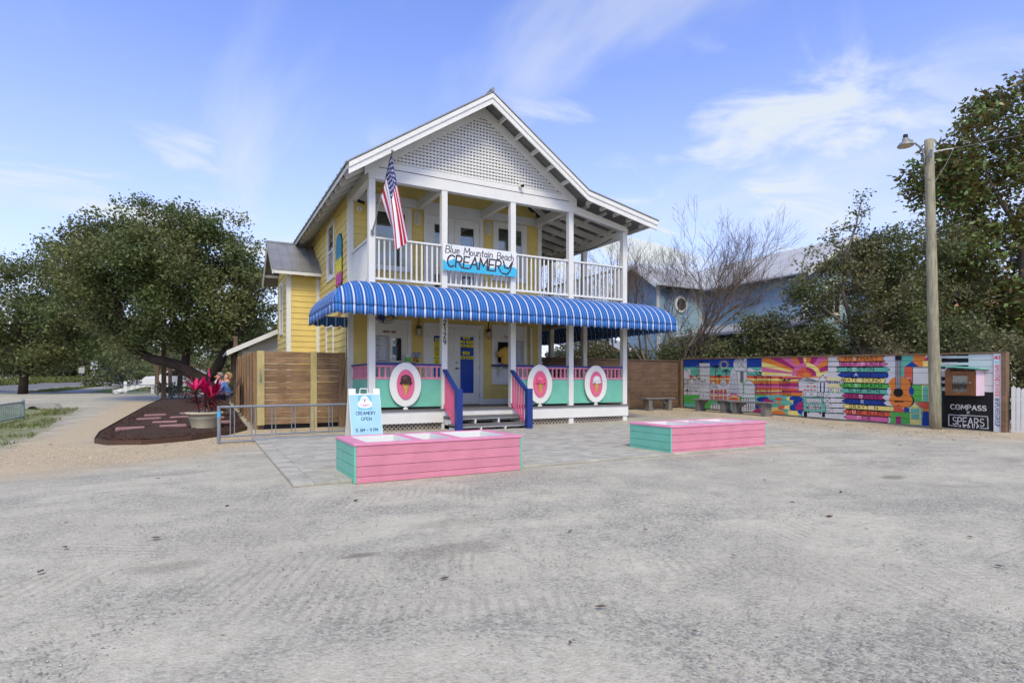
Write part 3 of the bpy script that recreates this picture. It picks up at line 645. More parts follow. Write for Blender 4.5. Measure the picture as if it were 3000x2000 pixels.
def door_pair(zb, zt, u0, u1, painted):
    f = MB()
    for a in ((u0, u0 + .11, zb, zt), (u1 - .11, u1, zb, zt), (u0 + .11, u1 - .11, zt - .11, zt)): f.prism([(a[0], a[2]), (a[1], a[2]), (a[1], a[3]), (a[0], a[3])], fr, 0, .05)
    f.build('door_frame', M['white_shop'], shop); mid = (u0 + u1) / 2
    for k, (a, b) in enumerate(((u0 + .115, mid - .003), (mid + .003, u1 - .115))):
        d = MB(); g0, g1, h0, h1 = a + .16, b - .16, zb + .30, zt - .32
        for q in ((a, g0, zb + .02, zt - .115), (g1, b, zb + .02, zt - .115), (g0, g1, zb + .02, h0), (g0, g1, h1, zt - .115)): d.prism([(q[0], q[2]), (q[1], q[2]), (q[1], q[3]), (q[0], q[3])], fr, .002, .035)
        o = d.build('door', M['white_shop'], shop)
        gl = MB()
        for q in ((g0, g0 + .025, h0, h1), (g1 - .025, g1, h0, h1), (g0 + .025, g1 - .025, h0, h0 + .025), (g0 + .025, g1 - .025, h1 - .025, h1)): gl.prism([(q[0], q[2]), (q[1], q[2]), (q[1], q[3]), (q[0], q[3])], fr, .02, .042)
        gl.build('glazing_bead', M['white_shop'], o)
        if painted:
            rect('door_panel', M['doorblue'], o, fr, g0 + .025, g1 - .025, h0 + .025, h1 - .025, .004, .022)
        else:
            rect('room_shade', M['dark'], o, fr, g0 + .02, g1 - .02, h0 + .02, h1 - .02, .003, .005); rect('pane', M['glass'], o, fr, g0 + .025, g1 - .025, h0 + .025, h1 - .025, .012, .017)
            rect('blind', M['blind'], o, fr, g0 + .06, g1 - .09, h0 + .62, h1 - .36, .006, .008)
        for z in (zb + .25, zb + 1.05, zt - .35):
            uu = a - .004 if k == 0 else b + .004
            MB().tube([fr(uu, z - .05, .042), fr(uu, z + .05, .042)], .008, 6).build('hinge', M['darksteel'], o)
        if k == 1:
            hx = a + .07; hb = MB(); hb.tube([fr(hx, zb + 1.02, .035), fr(hx, zb + 1.02, .06)], .034, 12); hb.tube([fr(hx, zb + 1.02, .058), fr(hx, zb + 1.02, .085)], .012, 8); hb.tube([fr(hx, zb + 1.02, .08), fr(hx + .11, zb + 1.015, .08)], .01, 8); hb.build('handle', M['steel'], o, smooth=True)
            MB().tube([fr(hx, zb + 1.18, .035), fr(hx, zb + 1.18, .055)], .03, 12).build('deadbolt', M['steel'], o)
M['doorblue'] = paint('blue_door_panel', S(28, 70, 160), .45, .03)
M['doorframe_in'] = M['white_shop']
door_pair(ZB, 5.83, 5.27, 7.05, False); door_pair(ZD, 2.77, 5.25, 7.05, True)

# ---- porch posts, beams, deck, steps
for x in PX:
    MB().box(x - PS, x + PS, 12.85, 13.0, -.1, ZB - .22).build('post', M['white_shop'], shop, bevel=.006)
    MB().box(x - PS, x + PS, 12.85, 13.0, ZB - .2, 5.775 if x < 10 else 5.47).build('post', M['white_shop'], shop, bevel=.006)
for y in SIDEY:
    MB().box(PX[4] - PS, PX[4] + PS, y - PS, y + PS, -.1, ZB - .22).build('post', M['white_shop'], shop, bevel=.006)
    MB().box(PX[4] - PS, PX[4] + PS, y - PS, y + PS, ZB, 5.35).build('post', M['white_shop'], shop, bevel=.006)
box('beam', M['white_shop'], shop, 3.285, 8.905, 12.84, 13.01, 5.775, 6.046, .005)
box('beam', M['white_shop'], shop, 3.29, 3.45, 13.011, YF - .04, 5.775, 6.04, .005)
for x in PX[1:4]: box('tie_beam', M['white_shop'], shop, x - .06, x + .06, 13.011, YF - .041, 5.80, 6.03, .005)
box('beam', M['white_shop'], shop, 10.62, 10.76, 13.01, YB, 5.30, 5.52, .005)
box('beam', M['white_shop'], shop, 3.30, 10.76, 12.86, 12.99, 2.98, 3.19)
box('beam', M['white_shop'], shop, 10.62, 10.76, 13.0, YB, 2.98, 3.19)
box('balcony_floor', M['deckgrey'], shop, 3.26, 10.80, 12.80, YF - .04, 3.2, ZB); box('balcony_floor', M['deckgrey'], shop, XR + .04, 10.80, YF - .039, YB, 3.2, ZB)
box('balcony_fascia', M['white_shop'], shop, 3.24, 10.82, 12.775, 12.798, 3.19, ZB + .005)
MB().box(3.29, 3.45, 13.001, YF - .04, 2.98, 3.19).build('beam', M['white_shop'], shop)
deck = box('deck', M['deckgrey'], shop, 3.25, 10.80, 12.79, YF - .04, ZD - .035, ZD); box('deck', M['deckgrey'], shop, XR + .04, 10.80, YF - .039, YB, ZD - .035, ZD)
box('deck_skirt', M['white_shop'], shop, 3.26, 10.78, 12.825, 12.849, .19, ZD - .037); box('deck_skirt', M['white_shop'], shop, 10.766, 10.79, 12.85, YB, .19, ZD - .037); box('deck_skirt', M['white_shop'], shop, 3.262, 3.285, 12.85, YF - .1, .19, ZD - .037)
M['lattice'] = paint('weathered_lattice', S(166, 154, 138), .8, .1, dirt=.2)
box('crawl_space_shade', M['dark'], shop, 3.40, 10.6, 13.05, 13.08, -.05, ZD - .06)  # dark sheet behind the lattice, in place of the shade under the deck
def diag_lattice(x0, x1, z0, z1, y):
    mb = MB(); h = z1 - z0; u = x0 - h
    while u < x1:
        for sg in (0, 1):
            # strip from (u, z0) to (u+h, z1), clipped to the bay
            a, b = max(u, x0), min(u + h, x1)
            if b - a > .02:
                pa = (a, z0 + (a - u)) if not sg else (a, z1 - (a - u)); pb = (b, z0 + (b - u)) if not sg else (b, z1 - (b - u))
                yy = y + .008 * sg; w = .024
                mb.add([(pa[0], yy, pa[1] - w), (pb[0], yy, pb[1] - w), (pb[0], yy, pb[1] + w), (pa[0], yy, pa[1] + w), (pa[0], yy + .007, pa[1] - w), (pb[0], yy + .007, pb[1] - w), (pb[0], yy + .007, pb[1] + w), (pa[0], yy + .007, pa[1] + w)],
                       [(0, 1, 2, 3), (7, 6, 5, 4), (0, 4, 5, 1), (3, 2, 6, 7), (0, 3, 7, 4), (1, 5, 6, 2)])
        u += .105
    o = mb.build('lattice', M['lattice'], shop); o['kind'] = 'stuff'
for a, b in zip(PX[:-1], PX[1:]): diag_lattice(a + PS, b - PS, -.06, .20, 12.90)
# steps between the second and third post
for i, (y0, y1, zt) in enumerate(((12.42, 12.80, .345), (12.08, 12.46, .172))):
    x0, x1 = 5.10 - .02 * i, 7.03 + .02 * i
    st = box('step', M['deckgrey'], shop, x0 - .03, x1 + .03, y0 - .03, y1, zt - .04, zt, .004)
    r = MB(); r.box(x0, x1, y0, y0 + .03, zt - .075, zt - .041); 
    for q in np.linspace(x0, x1 - .04, 4): r.box(q, q + .04, y0 + .001, y1 - .002, max(-.02, zt - .21), zt - .076)
    r.build('riser_frame', M['white_shop'], st)
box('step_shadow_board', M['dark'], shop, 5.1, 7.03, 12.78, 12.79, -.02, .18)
def stair_rail(xp):
    nx = xp - .03; ny = 11.98
    MB().box(nx - .075, nx + .075, ny - .075, ny + .075, -.02, 1.00).build('newel_post', M['navy'], shop, bevel=.012, seg=2)
    a = (nx, 12.835, 1.45); b = (nx, ny + .07, .93)
    bar('handrail', M['navy'], shop, a, b, .10, .045)
    bar('bottom_rail', M['pinkdeep'], shop, (nx, 12.85, .60), (nx, ny + .074, .07), .05, .05)
    for k in range(6):
        q = (k + .5) / 6; y = 12.83 + (ny + .08 - 12.83) * q; z1 = 1.45 + (.93 - 1.45) * q - .03; z0 = .60 + (.07 - .60) * q + .02
        MB().box(nx - .019, nx + .019, y - .019, y + .019, z0, z1).build('baluster', M['pinkdeep'], shop)
stair_rail(5.15); stair_rail(7.0)

# ---- railings
BAL = {}
def baluster(parent, x, y, z0, z1, mat, s=.018):
    k = (round(z1 - z0, 3), mat.name, s)
    if k not in BAL: BAL[k] = MB().box(-s, s, -s, s, 0, z1 - z0).build('baluster', mat, None).data; bpy.data.objects.remove(bpy.data.objects[[o.name for o in COL.objects if o.data is BAL[k]][0]])
    o = bpy.data.objects.new('baluster', BAL[k]); COL.objects.link(o); o.location = (x, y, z0); return place(o, parent)
def rail_x(x0, x1, y, n):
    t_ = box('balcony_rail', M['white'], shop, x0, x1, y - .045, y + .045, 4.432, 4.476, .004); box('bottom_rail', M['white'], t_, x0, x1, y - .022, y + .022, 3.50, 3.555)
    for k in range(n): baluster(t_, x0 + (x1 - x0) * (k + .75) / (n + .5), y, 3.555, 4.432, M['white'])
def rail_y(y0, y1, x, n):
    t_ = box('balcony_rail', M['white'], shop, x - .045, x + .045, y0, y1, 4.432, 4.476, .004); box('bottom_rail', M['white'], t_, x - .022, x + .022, y0, y1, 3.50, 3.555)
    for k in range(n): baluster(t_, x, y0 + (y1 - y0) * (k + .75) / (n + .5), 3.555, 4.432, M['white'])
for a, b in zip(PX[:-1], PX[1:]): rail_x(a + PS, b - PS, 12.925, 12)
rail_y(13.0, YF - .05, PX[0], 12)
sy = [12.925] + SIDEY
for a, b in zip(sy[:-1], sy[1:]): rail_y(a + PS, b - PS, PX[4], 13)
def porch_panel(fn, u0, u1):
    t_ = MB().prism([(u0, .60), (u1, .60), (u1, 1.225), (u0, 1.225)], fn, -.015, .015).build('porch_panel', M['mint'], shop)
    MB().prism([(u0, .575), (u1, .575), (u1, .62), (u0, .62)], fn, .0155, .03).build('panel_batten', M['mint'], t_)
    MB().prism([(u0, 1.226), (u1, 1.226), (u1, 1.275), (u0, 1.275)], fn, -.03, .03).build('bottom_rail', M['pink'], t_)
    MB().prism([(u0, 1.505), (u1, 1.505), (u1, 1.548), (u0, 1.548)], fn, -.03, .03).build('top_rail', M['pink'], t_)
    MB().prism([(u0, 1.549), (u1, 1.549), (u1, 1.59), (u0, 1.59)], fn, -.05, .05).build('cap_rail', M['navy'], t_)
    n = max(3, int((u1 - u0) / .137))
    for k in range(n): p = fn(u0 + (u1 - u0) * (k + .75) / (n + .5), 1.275, 0); baluster(t_, p[0], p[1], 1.275, 1.505, M['pink'], .02)
for a, b in ((0, 1), (2, 3), (3, 4)): porch_panel(lambda u, v, d: (u, 12.925 - d, v), PX[a] + PS, PX[b] - PS)
porch_panel(lambda u, v, d: (PX[0] - d, u, v), 13.0, YF - .04)
for a, b in zip(sy[:-1], sy[1:]): porch_panel(lambda u, v, d: (PX[4] + d, u, v), a + PS, b - PS)

# ---- roof
YR0, YR1 = 12.27, YB + .5
def roof_plane(name, x0, x1, y0, y1, mat=None, seam=.45):
    z0, z1 = ztop(x0 + 1e-4), ztop(x1 - 1e-4); r = MB(); r.hexa([(x0, y0, z0 - .03), (x1, y0, z1 - .03), (x1, y1, z1 - .03), (x0, y1, z0 - .03), (x0, y0, z0), (x1, y0, z1), (x1, y1, z1), (x0, y1, z0)])
    o = r.build(name, mat or M['metalroof'], shop); s = MB(); y = y0 + .12
    while y < y1: s.bar((x0, y, z0 + .012), (x1, y, z1 + .012), .022, .03); y += seam
    so = s.build('roof_seams', mat or M['metalroof'], o); so['kind'] = 'stuff'
    return o
roof_plane('roof', 2.66, 6.13, YR0 - .03, YR1); roof_plane('roof', 6.13, 8.98, YR0 - .03, YR1); roof_plane('roof', 8.98, 11.42, YR0 - .03, YR1)
MB().tube([(6.13, YR0 - .04, 8.19), (6.13, YR1, 8.19)], .05, 8).build('ridge_cap', M['metalroof'], shop)
def slope_board(name, mat, x0, x1, y0, y1, dt, db, parent=shop):
    """a board that follows the roof between x0 and x1, from dt to db below its upper face"""
    a, b = ztop(x0 + 1e-4), ztop(x1 - 1e-4)
    return MB().hexa([(x0, y0, a - db), (x1, y0, b - db), (x1, y1, b - db), (x0, y1, a - db), (x0, y0, a - dt), (x1, y0, b - dt), (x1, y1, b - dt), (x0, y1, a - dt)]).build(name, mat, parent)
for x0, x1 in ((2.72, 6.13), (6.13, 8.98), (8.98, 11.38)):
    slope_board('sheathing', M['soffit'], x0, x1, YR0 + .05, YR1, .031, .07)
    slope_board('rake_board', M['white'], x0, x1, YR0 - .02, YR0 + .02, .05, .155); slope_board('rake_board', M['white'], x0, x1, YR0 + .005, YR0 + .045, .156, .29)
slope_board('gable_trim', M['white'], 3.2, 6.13, 12.826, 12.856, .10, .36); slope_board('gable_trim', M['white'], 6.13, 8.98, 12.826, 12.856, .10, .36)
box('gable_trim', M['white'], shop, 3.30, 8.90, 12.838, 12.868, 6.058, 6.20)
MB().box(3.30, 8.9, 12.835, 12.84, 6.0465, 6.0575).build('shadow_gap', M['dark'], shop)
x = 2.95
def lookout(x, dz=.12):
    z = ztop(x); return bar('lookout', M['white'], shop, (x, YR0 + .046, z - dz), (x, 12.825, z - dz), .05, .10)
for x in list(np.arange(6.6, 8.9, .47)) + list(np.arange(9.3, 11.3, .47)) + list(np.arange(3.1, 6.0, .47)): lookout(float(x))
# rafter tails along the side eave
y = 12.95
rk = 0
while y < 23.6:
    MB().bar((2.78, y, ztop(2.78) - .155), (3.40, y, ztop(3.40) - .155), .042, .16).build('rafter_tail', M['white_shop'], shop); y += .56
slope_board('eave_fascia', M['white_shop'], 2.70, 2.725, YR0 + .05, YR1, .028, .15)
MB().hexa([(2.75, YR0 + .3, 0), (2.76, YR0 + .3, 0), (2.76, YR0 + .31, 0), (2.75, YR0 + .31, 0), (2.75, YR0 + .3, .01), (2.76, YR0 + .3, .01), (2.76, YR0 + .31, .01), (2.75, YR0 + .31, .01)]) 
# closed gable triangle over the side porch and its sloping header
MB().prism([(8.906, 5.775), (10.77, 5.465), (10.77, ztop(10.77) - .29), (8.98, ztop(8.98) - .29), (8.906, 6.0)], lambda u, v, d: (u, 12.85 - d, v), -.05, .005).build('gable_panel', M['white'], shop)
# rafters and purlins over the side porch
y = 13.4
while y < 23:
    MB().bar((XR + .02, y, ztop(9.0) - .16), (11.25, y, ztop(11.25) - .16), .05, .17).build('rafter', M['white'], shop); y += .62
for x in (9.45, 10.05, 10.95): bar('purlin', M['white'], shop, (x, 12.92, ztop(x) - .10), (x, YR1 - .1, ztop(x) - .10), .06, .07)
slope_board('eave_fascia', M['white'], 11.36, 11.385, YR0 + .05, YR1, .03, .16)
y = 13.3
while y < 14.7:
    MB().bar((6.13, y, ztop(6.13) - .17), (9.0, y, ztop(8.98) - .17), .045, .15).build('rafter', M['white'], shop); MB().bar((6.12, y, ztop(6.13) - .17), (3.3, y, ztop(3.3) - .17), .045, .15).build('rafter', M['white'], shop); y += .6
# gable lattice: narrow slats both ways
lat = MB(); zb_, zt_ = 6.10, 7.93
for k in range(60):
    x = 3.5 + k * .088
    if x > 8.8: break
    h = ztop(x) - .30
    if h > zb_ + .05: lat.box(x - .0205, x + .0205, 12.872, 12.880, zb_, h)
for k in range(26):
    z = zb_ + .06 + k * .080; half = (8.16 - .30 - z) / .67
    if half > .06: lat.box(6.13 - half, 6.13 + half, 12.860, 12.8715, z - .021, z + .021)
o = lat.build('gable_lattice', M['white'], shop); o['kind'] = 'stuff'
box('gable_backing', M['soffit'], shop, 3.6, 8.7, 13.02, 13.03, 6.06, 6.30)

# ---- bump-out with its own little gable roof
BX, BY0, BY1 = 2.31, 18.90, 21.40
bo = MB().box(BX, XL - .03, BY0, BY1, -.1, 4.65).build('bay', M['yellow_side'], shop)
bf = lambda u, v, d: (u, BY0 - d, v); bl_ = lambda u, v, d: (BX - d, u, v)
siding(bo, M['yellow'], bf, BX + .1, XL - .12, .1, 4.62, []); siding(bo, M['yellow_side'], bl_, BY0 + .1, BY1, .1, 4.62, [(19.92, 20.75, 2.70, 4.44)])
MB().prism([(BY0 + .1, 4.62), (BY1, 4.62), (20.15, 5.5)], bl_, -.05, .01).build('bay_gable', M['yellow_side'], bo)
rect('corner_board', M['white_shop'], bo, bf, BX - .03, BX + .1, -.05, 4.62, 0, .034); rect('corner_board', M['white_shop'], bo, bl_, BY0 - .033, BY0 + .1, -.05, 4.62, 0, .033); rect('corner_board', M['white_shop'], bo, bf, XL - .12, XL - .001, -.05, 4.62, 0, .034)
window(bl_, 19.92, 20.75, 2.70, 4.44, .1, blinds=False)
RX0, RX1, RY0, RYM, RY1 = 1.82, 3.3, 18.52, 20.15, 21.78
zr = lambda y: 5.72 - .70 * abs(y - RYM)
for y0, y1 in ((RY0, RYM), (RYM, RY1)):
    a, b = zr(y0), zr(y1); r = MB().hexa([(RX0, y0, a - .03), (RX1, y0, a - .03), (RX1, y1, b - .03), (RX0, y1, b - .03), (RX0, y0, a), (RX1, y0, a), (RX1, y1, b), (RX0, y1, b)]).build('bay_roof', M['metalroof'], shop)
    s = MB(); x = RX0 + .02
    for k in range(6): s.bar((RX0 + .02 + k * .285, y0, a + .012), (RX0 + .02 + k * .285, y1, b + .012), .02, .028)
    so = s.build('roof_seams', M['metalroof'], r); so['kind'] = 'stuff'
    MB().hexa([(RX0 + .01, y0, a - .16), (RX0 + .04, y0, a - .16), (RX0 + .04, y1, b - .16), (RX0 + .01, y1, b - .16), (RX0 + .01, y0, a - .032), (RX0 + .04, y0, a - .032), (RX0 + .04, y1, b - .032), (RX0 + .01, y1, b - .032)]).build('rake_board', M['white_shop'], r)
    MB().hexa([(RX0 + .05, y0 + .02, a - .06), (RX1, y0 + .02, a - .06), (RX1, y1, b - .06), (RX0 + .05, y1, b - .06), (RX0 + .05, y0 + .02, a - .032), (RX1, y0 + .02, a - .032), (RX1, y1, b - .032), (RX0 + .05, y1, b - .032)]).build('sheathing', M['soffit'], r)
box('eave_board', M['white_shop'], shop, RX0 + .05, RX1, RY0 + .01, RY0 + .03, zr(RY0) - .13, zr(RY0) - .035)
MB().tube([(RX0, RYM, 5.735), (RX1, RYM, 5.735)], .04, 6).build('ridge_cap', M['metalroof'], shop)
for x in (2.36, 2.80): MB().bar((x, RY0 + .03, zr(RY0) - .12), (x, BY0, zr(BY0) - .12), .05, .09).build('rafter_tail', M['white_shop'], shop)
for y, d in ((19.0, .1), (20.15, .14), (21.3, .1)): MB().bar((RX0 + .05, y, zr(y) - .12), (BX, y, zr(y) - .12), .05, .09).build('lookout', M['white_shop'], shop)
# lower rear wing seen past the bay
M['paleroof'] = paint('pale_rear_roof', S(190, 190, 186), .5, .08, vs=2, dirt=.2, dirtc=S(140, 134, 124))
rw = box('rear_wing', M['white_shop'], shop, 1.3, 3.2, 23.6, 27.5, 0, 2.35)
for a, b, za, zb2 in ((.75, 2.5, 2.28, 3.15), (2.5, 3.9, 3.15, 2.45)):
    MB().hexa([(a, 23.2, za - .05), (b, 23.2, zb2 - .05), (b, 27.8, zb2 - .05), (a, 27.8, za - .05), (a, 23.2, za), (b, 23.2, zb2), (b, 27.8, zb2), (a, 27.8, za)]).build('rear_wing_roof', M['paleroof'], shop)
    MB().hexa([(a, 23.17, za - .17), (b, 23.17, zb2 - .17), (b, 23.2, zb2 - .17), (a, 23.2, za - .17), (a, 23.17, za + .01), (b, 23.17, zb2 + .01), (b, 23.2, zb2 + .01), (a, 23.2, za + .01)]).build('rake_board', M['white_shop'], shop)
MB().prism([(1.3, 2.3), (3.3, 2.3), (3.3, 2.7), (2.5, 3.05)], lambda u, v, d: (u, 23.6 - d, v), 0, .02).build('rear_gable', M['paleroof'], shop)
# ---- striped awning that wraps the porch
t = NT('awning_stripes'); uvn = t.n('ShaderNodeUVMap', uv_map='UVMap'); su = t.n('ShaderNodeSeparateXYZ'); t.l(uvn.outputs[0], su.inputs[0])
fu = t.math('FRACT', su.outputs[0]); rp_ = t.n('ShaderNodeValToRGB'); t.l(fu, rp_.inputs[0]); cr = rp_.color_ramp; cr.interpolation = 'LINEAR'
bl, wh, nv, tl0 = S(46, 102, 168), S(200, 208, 216), S(26, 48, 100), S(130, 160, 200)
stops = [(0, bl), (.155, bl), (.165, tl0), (.18, tl0), (.195, bl), (.27, bl), (.33, nv), (.395, S(50, 92, 180)), (.462, wh), (.553, wh), (.62, S(50, 92, 180)), (.69, nv), (.72, bl), (.825, bl), (.833, tl0), (.848, tl0), (.86, bl), (1, bl)]
cr.elements[0].color = (*stops[0][1], 1); cr.elements[1].color = (*stops[-1][1], 1)
for p_, c_ in stops[1:-1]: e = cr.elements.new(p_); e.color = (*c_, 1)
t.bump(t.noise(t.pos(), 5, 4), .25, .02); wv = t.noise(t.pos(), 1.3, 5, .6)
M['awning'] = t.base(t.mix(t.math('MULTIPLY', t.rng(wv, .5, .8), .18), rp_.outputs[0], S(120, 140, 175)), .75, .15)
XA, XB, YA, PER = 3.25, 10.80, 12.80, .218
K = 14; prof = [(1.0 * math.sin(math.pi / 2 * k / K), 2.75 + .645 * math.cos(math.pi / 2 * k / K)) for k in range(K + 1)]
def awn_strip(name, ends, along, parent, n=40):
    """ends(o) gives the two ends of a row at projection o; along(p) the coordinate the stripes run across"""
    mb = MB(); uv = []
    for o_, z in prof:
        a, b = ends(o_)
        for i in range(n + 1):
            q = i / n; p = (a[0] + (b[0] - a[0]) * q, a[1] + (b[1] - a[1]) * q); sag = .012 * math.sin(along(p) / PER * 1.3) * (o_ if o_ < .9 else .3)
            mb.v.append((p[0], p[1], z - abs(sag) * .6)); uv.append((along(p) / PER, o_))
    for k in range(K):
        for i in range(n): a = k * (n + 1) + i; mb.f.append((a, a + n + 1, a + n + 2, a + 1)); mb.c.append(None); mb.mi.append(0)
    # valance with scalloped hem
    a, b = ends(1.0); L = math.hypot(b[0] - a[0], b[1] - a[1]); m = max(8, int(L / PER * 8)); base = len(mb.v)
    for i in range(m + 1):
        q = i / m; p = (a[0] + (b[0] - a[0]) * q, a[1] + (b[1] - a[1]) * q); u = along(p) / PER
        zs = (prof[-1][1], 2.66, 2.602 - .05 * abs(math.sin(math.pi * u)) ** .7)
        for z in zs: mb.v.append((p[0] + .006 * math.sin(9 * u), p[1] + .01 * math.sin(5 * u), z)); uv.append((u, z))
    for i in range(m):
        for r_ in range(2): c0 = base + i * 3 + r_; mb.f.append((c0, c0 + 1, c0 + 4, c0 + 3)); mb.c.append(None); mb.mi.append(0)
    o = mb.build(name, M['awning'], parent, smooth=True, uv=uv); sm = o.modifiers.new('cloth', 'SOLIDIFY'); sm.thickness = .004; return o
aw = awn_strip('awning', lambda o: ((XA - o * .95, YA - o), (XB + o * .88, YA - o)), lambda p: p[0], shop, 90)
awn_strip('awning_wing', lambda o: ((XA - o * .95, YA - o), (XA - o * .95, 14.76)), lambda p: p[1], aw)
awn_strip('awning_wing', lambda o: ((XB + o * .88, YA - o), (XB + o * .88, 19.5)), lambda p: p[1], aw, 60)
def end_valance(x0, x1, y):
    mb = MB(); uv = []; m = 40
    for i in range(m + 1):
        x = x0 + (x1 - x0) * i / m; u = x / PER
        for z in (2.80, 2.65, 2.602 - .06 * abs(math.sin(math.pi * u)) ** .7): mb.v.append((x, y, z)); uv.append((u, z))
    for i in range(m):
        for r_ in range(2): c0 = i * 3 + r_; mb.f.append((c0, c0 + 1, c0 + 4, c0 + 3)); mb.c.append(None); mb.mi.append(0)
    mb.build('awning_valance', M['awning'], aw, uv=uv)
end_valance(XA - .95, XA - .02, 14.765)
afm = MB()
afm.tube([(XA - .93, 14.74, 2.76), (XA - .93, 11.84, 2.76), (XB + .85, 11.84, 2.76), (XB + .85, 19.4, 2.76)], .014, 6)
for x in PX + [XA - .93]: afm.tube([(max(x, XA), 12.84, 2.80), (x, 11.84, 2.76)], .012, 6)
afm.tube([(XA - .93, 14.73, 2.79), (XA, 14.73, 2.79)], .014, 6)
afm.build('awning_frame', M['steel'], aw)
# ---- house number down the second post
nb = MB()
for k, ch in enumerate('2129'):
    for p in strokes(ch, 5.13 - .034 - (0 if ch != '1' else -.016), 2.535 - k * .155, .115): ribbons(nb, [p], .021, lambda u, v, d: (u, 12.848 - d, v), 0, .006)
o = nb.build('house_number', M['black'], shop)
# ---- bulkhead lights on the balcony wall, jar lights on the porch wall
M['lamp'] = paint('frosted_lens', S(205, 196, 172), .35, .04)
for x in (5.08, 7.21):
    L_ = MB().prism([(x + .085 * math.cos(a), 5.57 + (.10 if math.sin(a) > 0 else -.10) + .085 * math.sin(a)) for a in np.linspace(0, 2 * math.pi, 20, False)], fr, .02, .06).build('wall_light', M['white_shop'], shop)
    MB().prism([(x + .062 * math.cos(a), 5.57 + (.10 if math.sin(a) > 0 else -.10) + .062 * math.sin(a)) for a in np.linspace(0, 2 * math.pi, 20, False)], fr, .061, .085).build('lens', M['lamp'], L_)
    c_ = MB()
    for dx in (-.03, 0, .03): c_.tube([fr(x + dx, 5.41, .06), fr(x + dx, 5.43, .10), fr(x + dx, 5.71, .10), fr(x + dx, 5.73, .06)], .006, 5)
    c_.build('cage', M['white_shop'], L_)
for x in (5.11, 7.20):
    L_ = MB().tube([fr(x, 2.62, .03), fr(x, 2.62, .13)], .055, 10).build('porch_light', M['darksteel'], shop); MB().tube([fr(x, 2.66, .08), fr(x, 3.2, .08)], .014, 6).build('conduit', M['darksteel'], L_)
    MB().lathe([(.05, 0), (.055, -.05), (.05, -.17), (.03, -.2)], 10, fr(x, 2.60, .10)).build('jar', M['lamp'], L_, smooth=True)
    c_ = MB()
    for a in np.linspace(0, 2 * math.pi, 6, False): c_.tube([fr(x + .06 * math.cos(a), 2.6, .10 + .06 * math.sin(a)), fr(x + .058 * math.cos(a), 2.42, .10 + .058 * math.sin(a)), fr(x, 2.37, .10)], .004, 4)
    c_.build('cage', M['steel'], L_)
# ---- serving windows
def serving(u0, u1, mirror):
    w = MB()
    for a in ((u0, u1, 2.69, 2.81), (u0, u0 + .11, 1.18, 2.69), (u1 - .11, u1, 1.18, 2.69), (u0, u1, 1.08, 1.18)): w.prism([(a[0], a[2]), (a[1], a[2]), (a[1], a[3]), (a[0], a[3])], fr, 0, .045)
    o = w.build('serving_window', M['white_shop'], shop); a, b = u0 + .112, u1 - .112
    rect('apron_panel', M['white_shop'], o, fr, a, b, 1.181, 1.60, .002, .02); rect('header_panel', M['white_shop'], o, fr, a, b, 2.56, 2.688, .002, .03)
    rect('shutter_rail', M['white_shop'], o, fr, a, b, 2.42, 2.558, .002, .022)
    rect('glass_frame', M['white_shop'], o, fr, a, b, 1.66, 2.418, .002, .012)
    g0, g1 = (4.36, 4.64) if not mirror else (7.52, 7.90)
    gp = MB()
    for q in ((g0 - .04, g0, 1.68, 2.36), (g1, g1 + .04, 1.68, 2.36), (g0, g1, 1.68, 1.72), (g0, g1, 2.32, 2.36)): gp.prism([(q[0], q[2]), (q[1], q[2]), (q[1], q[3]), (q[0], q[3])], fr, .0125, .034)
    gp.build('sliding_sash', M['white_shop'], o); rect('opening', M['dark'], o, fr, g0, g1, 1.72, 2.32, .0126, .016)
    if not mirror: rect('pane', M['glass'], o, fr, g0, g1, 1.72, 2.32, .02, .024)
    c = MB().prism([(u0 - .02, 1.605), (u1 + .02, 1.605), (u1 + .02, 1.655), (u0 - .02, 1.655)], fr, .0, .34).build('counter', M['navy'], shop, bevel=.006)
    for x in (u0 + .2, u1 - .2): MB().prism([(.046, 1.60), (.30, 1.60), (.046, 1.30)], lambda u, v, d: (x + d, YF - u, v), -.02, .02).build('bracket', M['white_shop'], c)
    return o
sw = serving(3.80, 4.92, False); sw2 = serving(7.33, 8.49, True)
DK, RED = S(46, 44, 48), S(150, 40, 60)
def menu(u0, u1, v0, v1, n, seed, d=.03):
    W, H = u1 - u0, v1 - v0; ras = Ras(W, H, .006, S(205, 207, 214)); ras.rect(0, W, 0, .014, DK); ras.rect(0, W, H - .014, H, DK); ras.rect(0, .012, 0, H, DK); ras.rect(W - .012, W, 0, H, DK)
    r = random.Random(seed)
    for k in range(n):
        y = H - .05 - k * (H - .08) / n
        if r.random() < .12: continue
        ras.rect(.03, .03 + r.uniform(.05, .13), y, y + .011, S(90, 90, 98)); ras.rect(W - .03 - r.uniform(.03, .06), W - .03, y, y + .011, S(90, 90, 98))
    return tag(print_panel('menu_board', ras, lambda u, v, q: fr(u0 + u, v0 + v, d + q), .012, M['attr']), None)
mo = menu(3.925, 4.285, 1.70, 2.37, 17, 1); tag(mo, 'grey menu board with a price list beside the ORDER HERE serving window', 'menu board')
mo = menu(8.03, 8.34, 1.72, 2.36, 17, 2); tag(mo, 'narrow price list board in the serving window with the displayed shirt', 'menu board')
lt = MB(); ribbons(lt, strokes('ORDER HERE', 4.14, 2.452, .055, sp=.2, width=.36), .013, lambda u, v, d: fr(u, v, .022 + d), 0, .002, RED); lt.build('lettering', M['attr'], sw)
lt = MB(); ribbons(lt, strokes('Order', 7.74, 2.445, .075, sp=.2), .014, lambda u, v, d: fr(u, v, .022 + d), 0, .002, RED); lt.build('lettering', M['attr'], sw2)
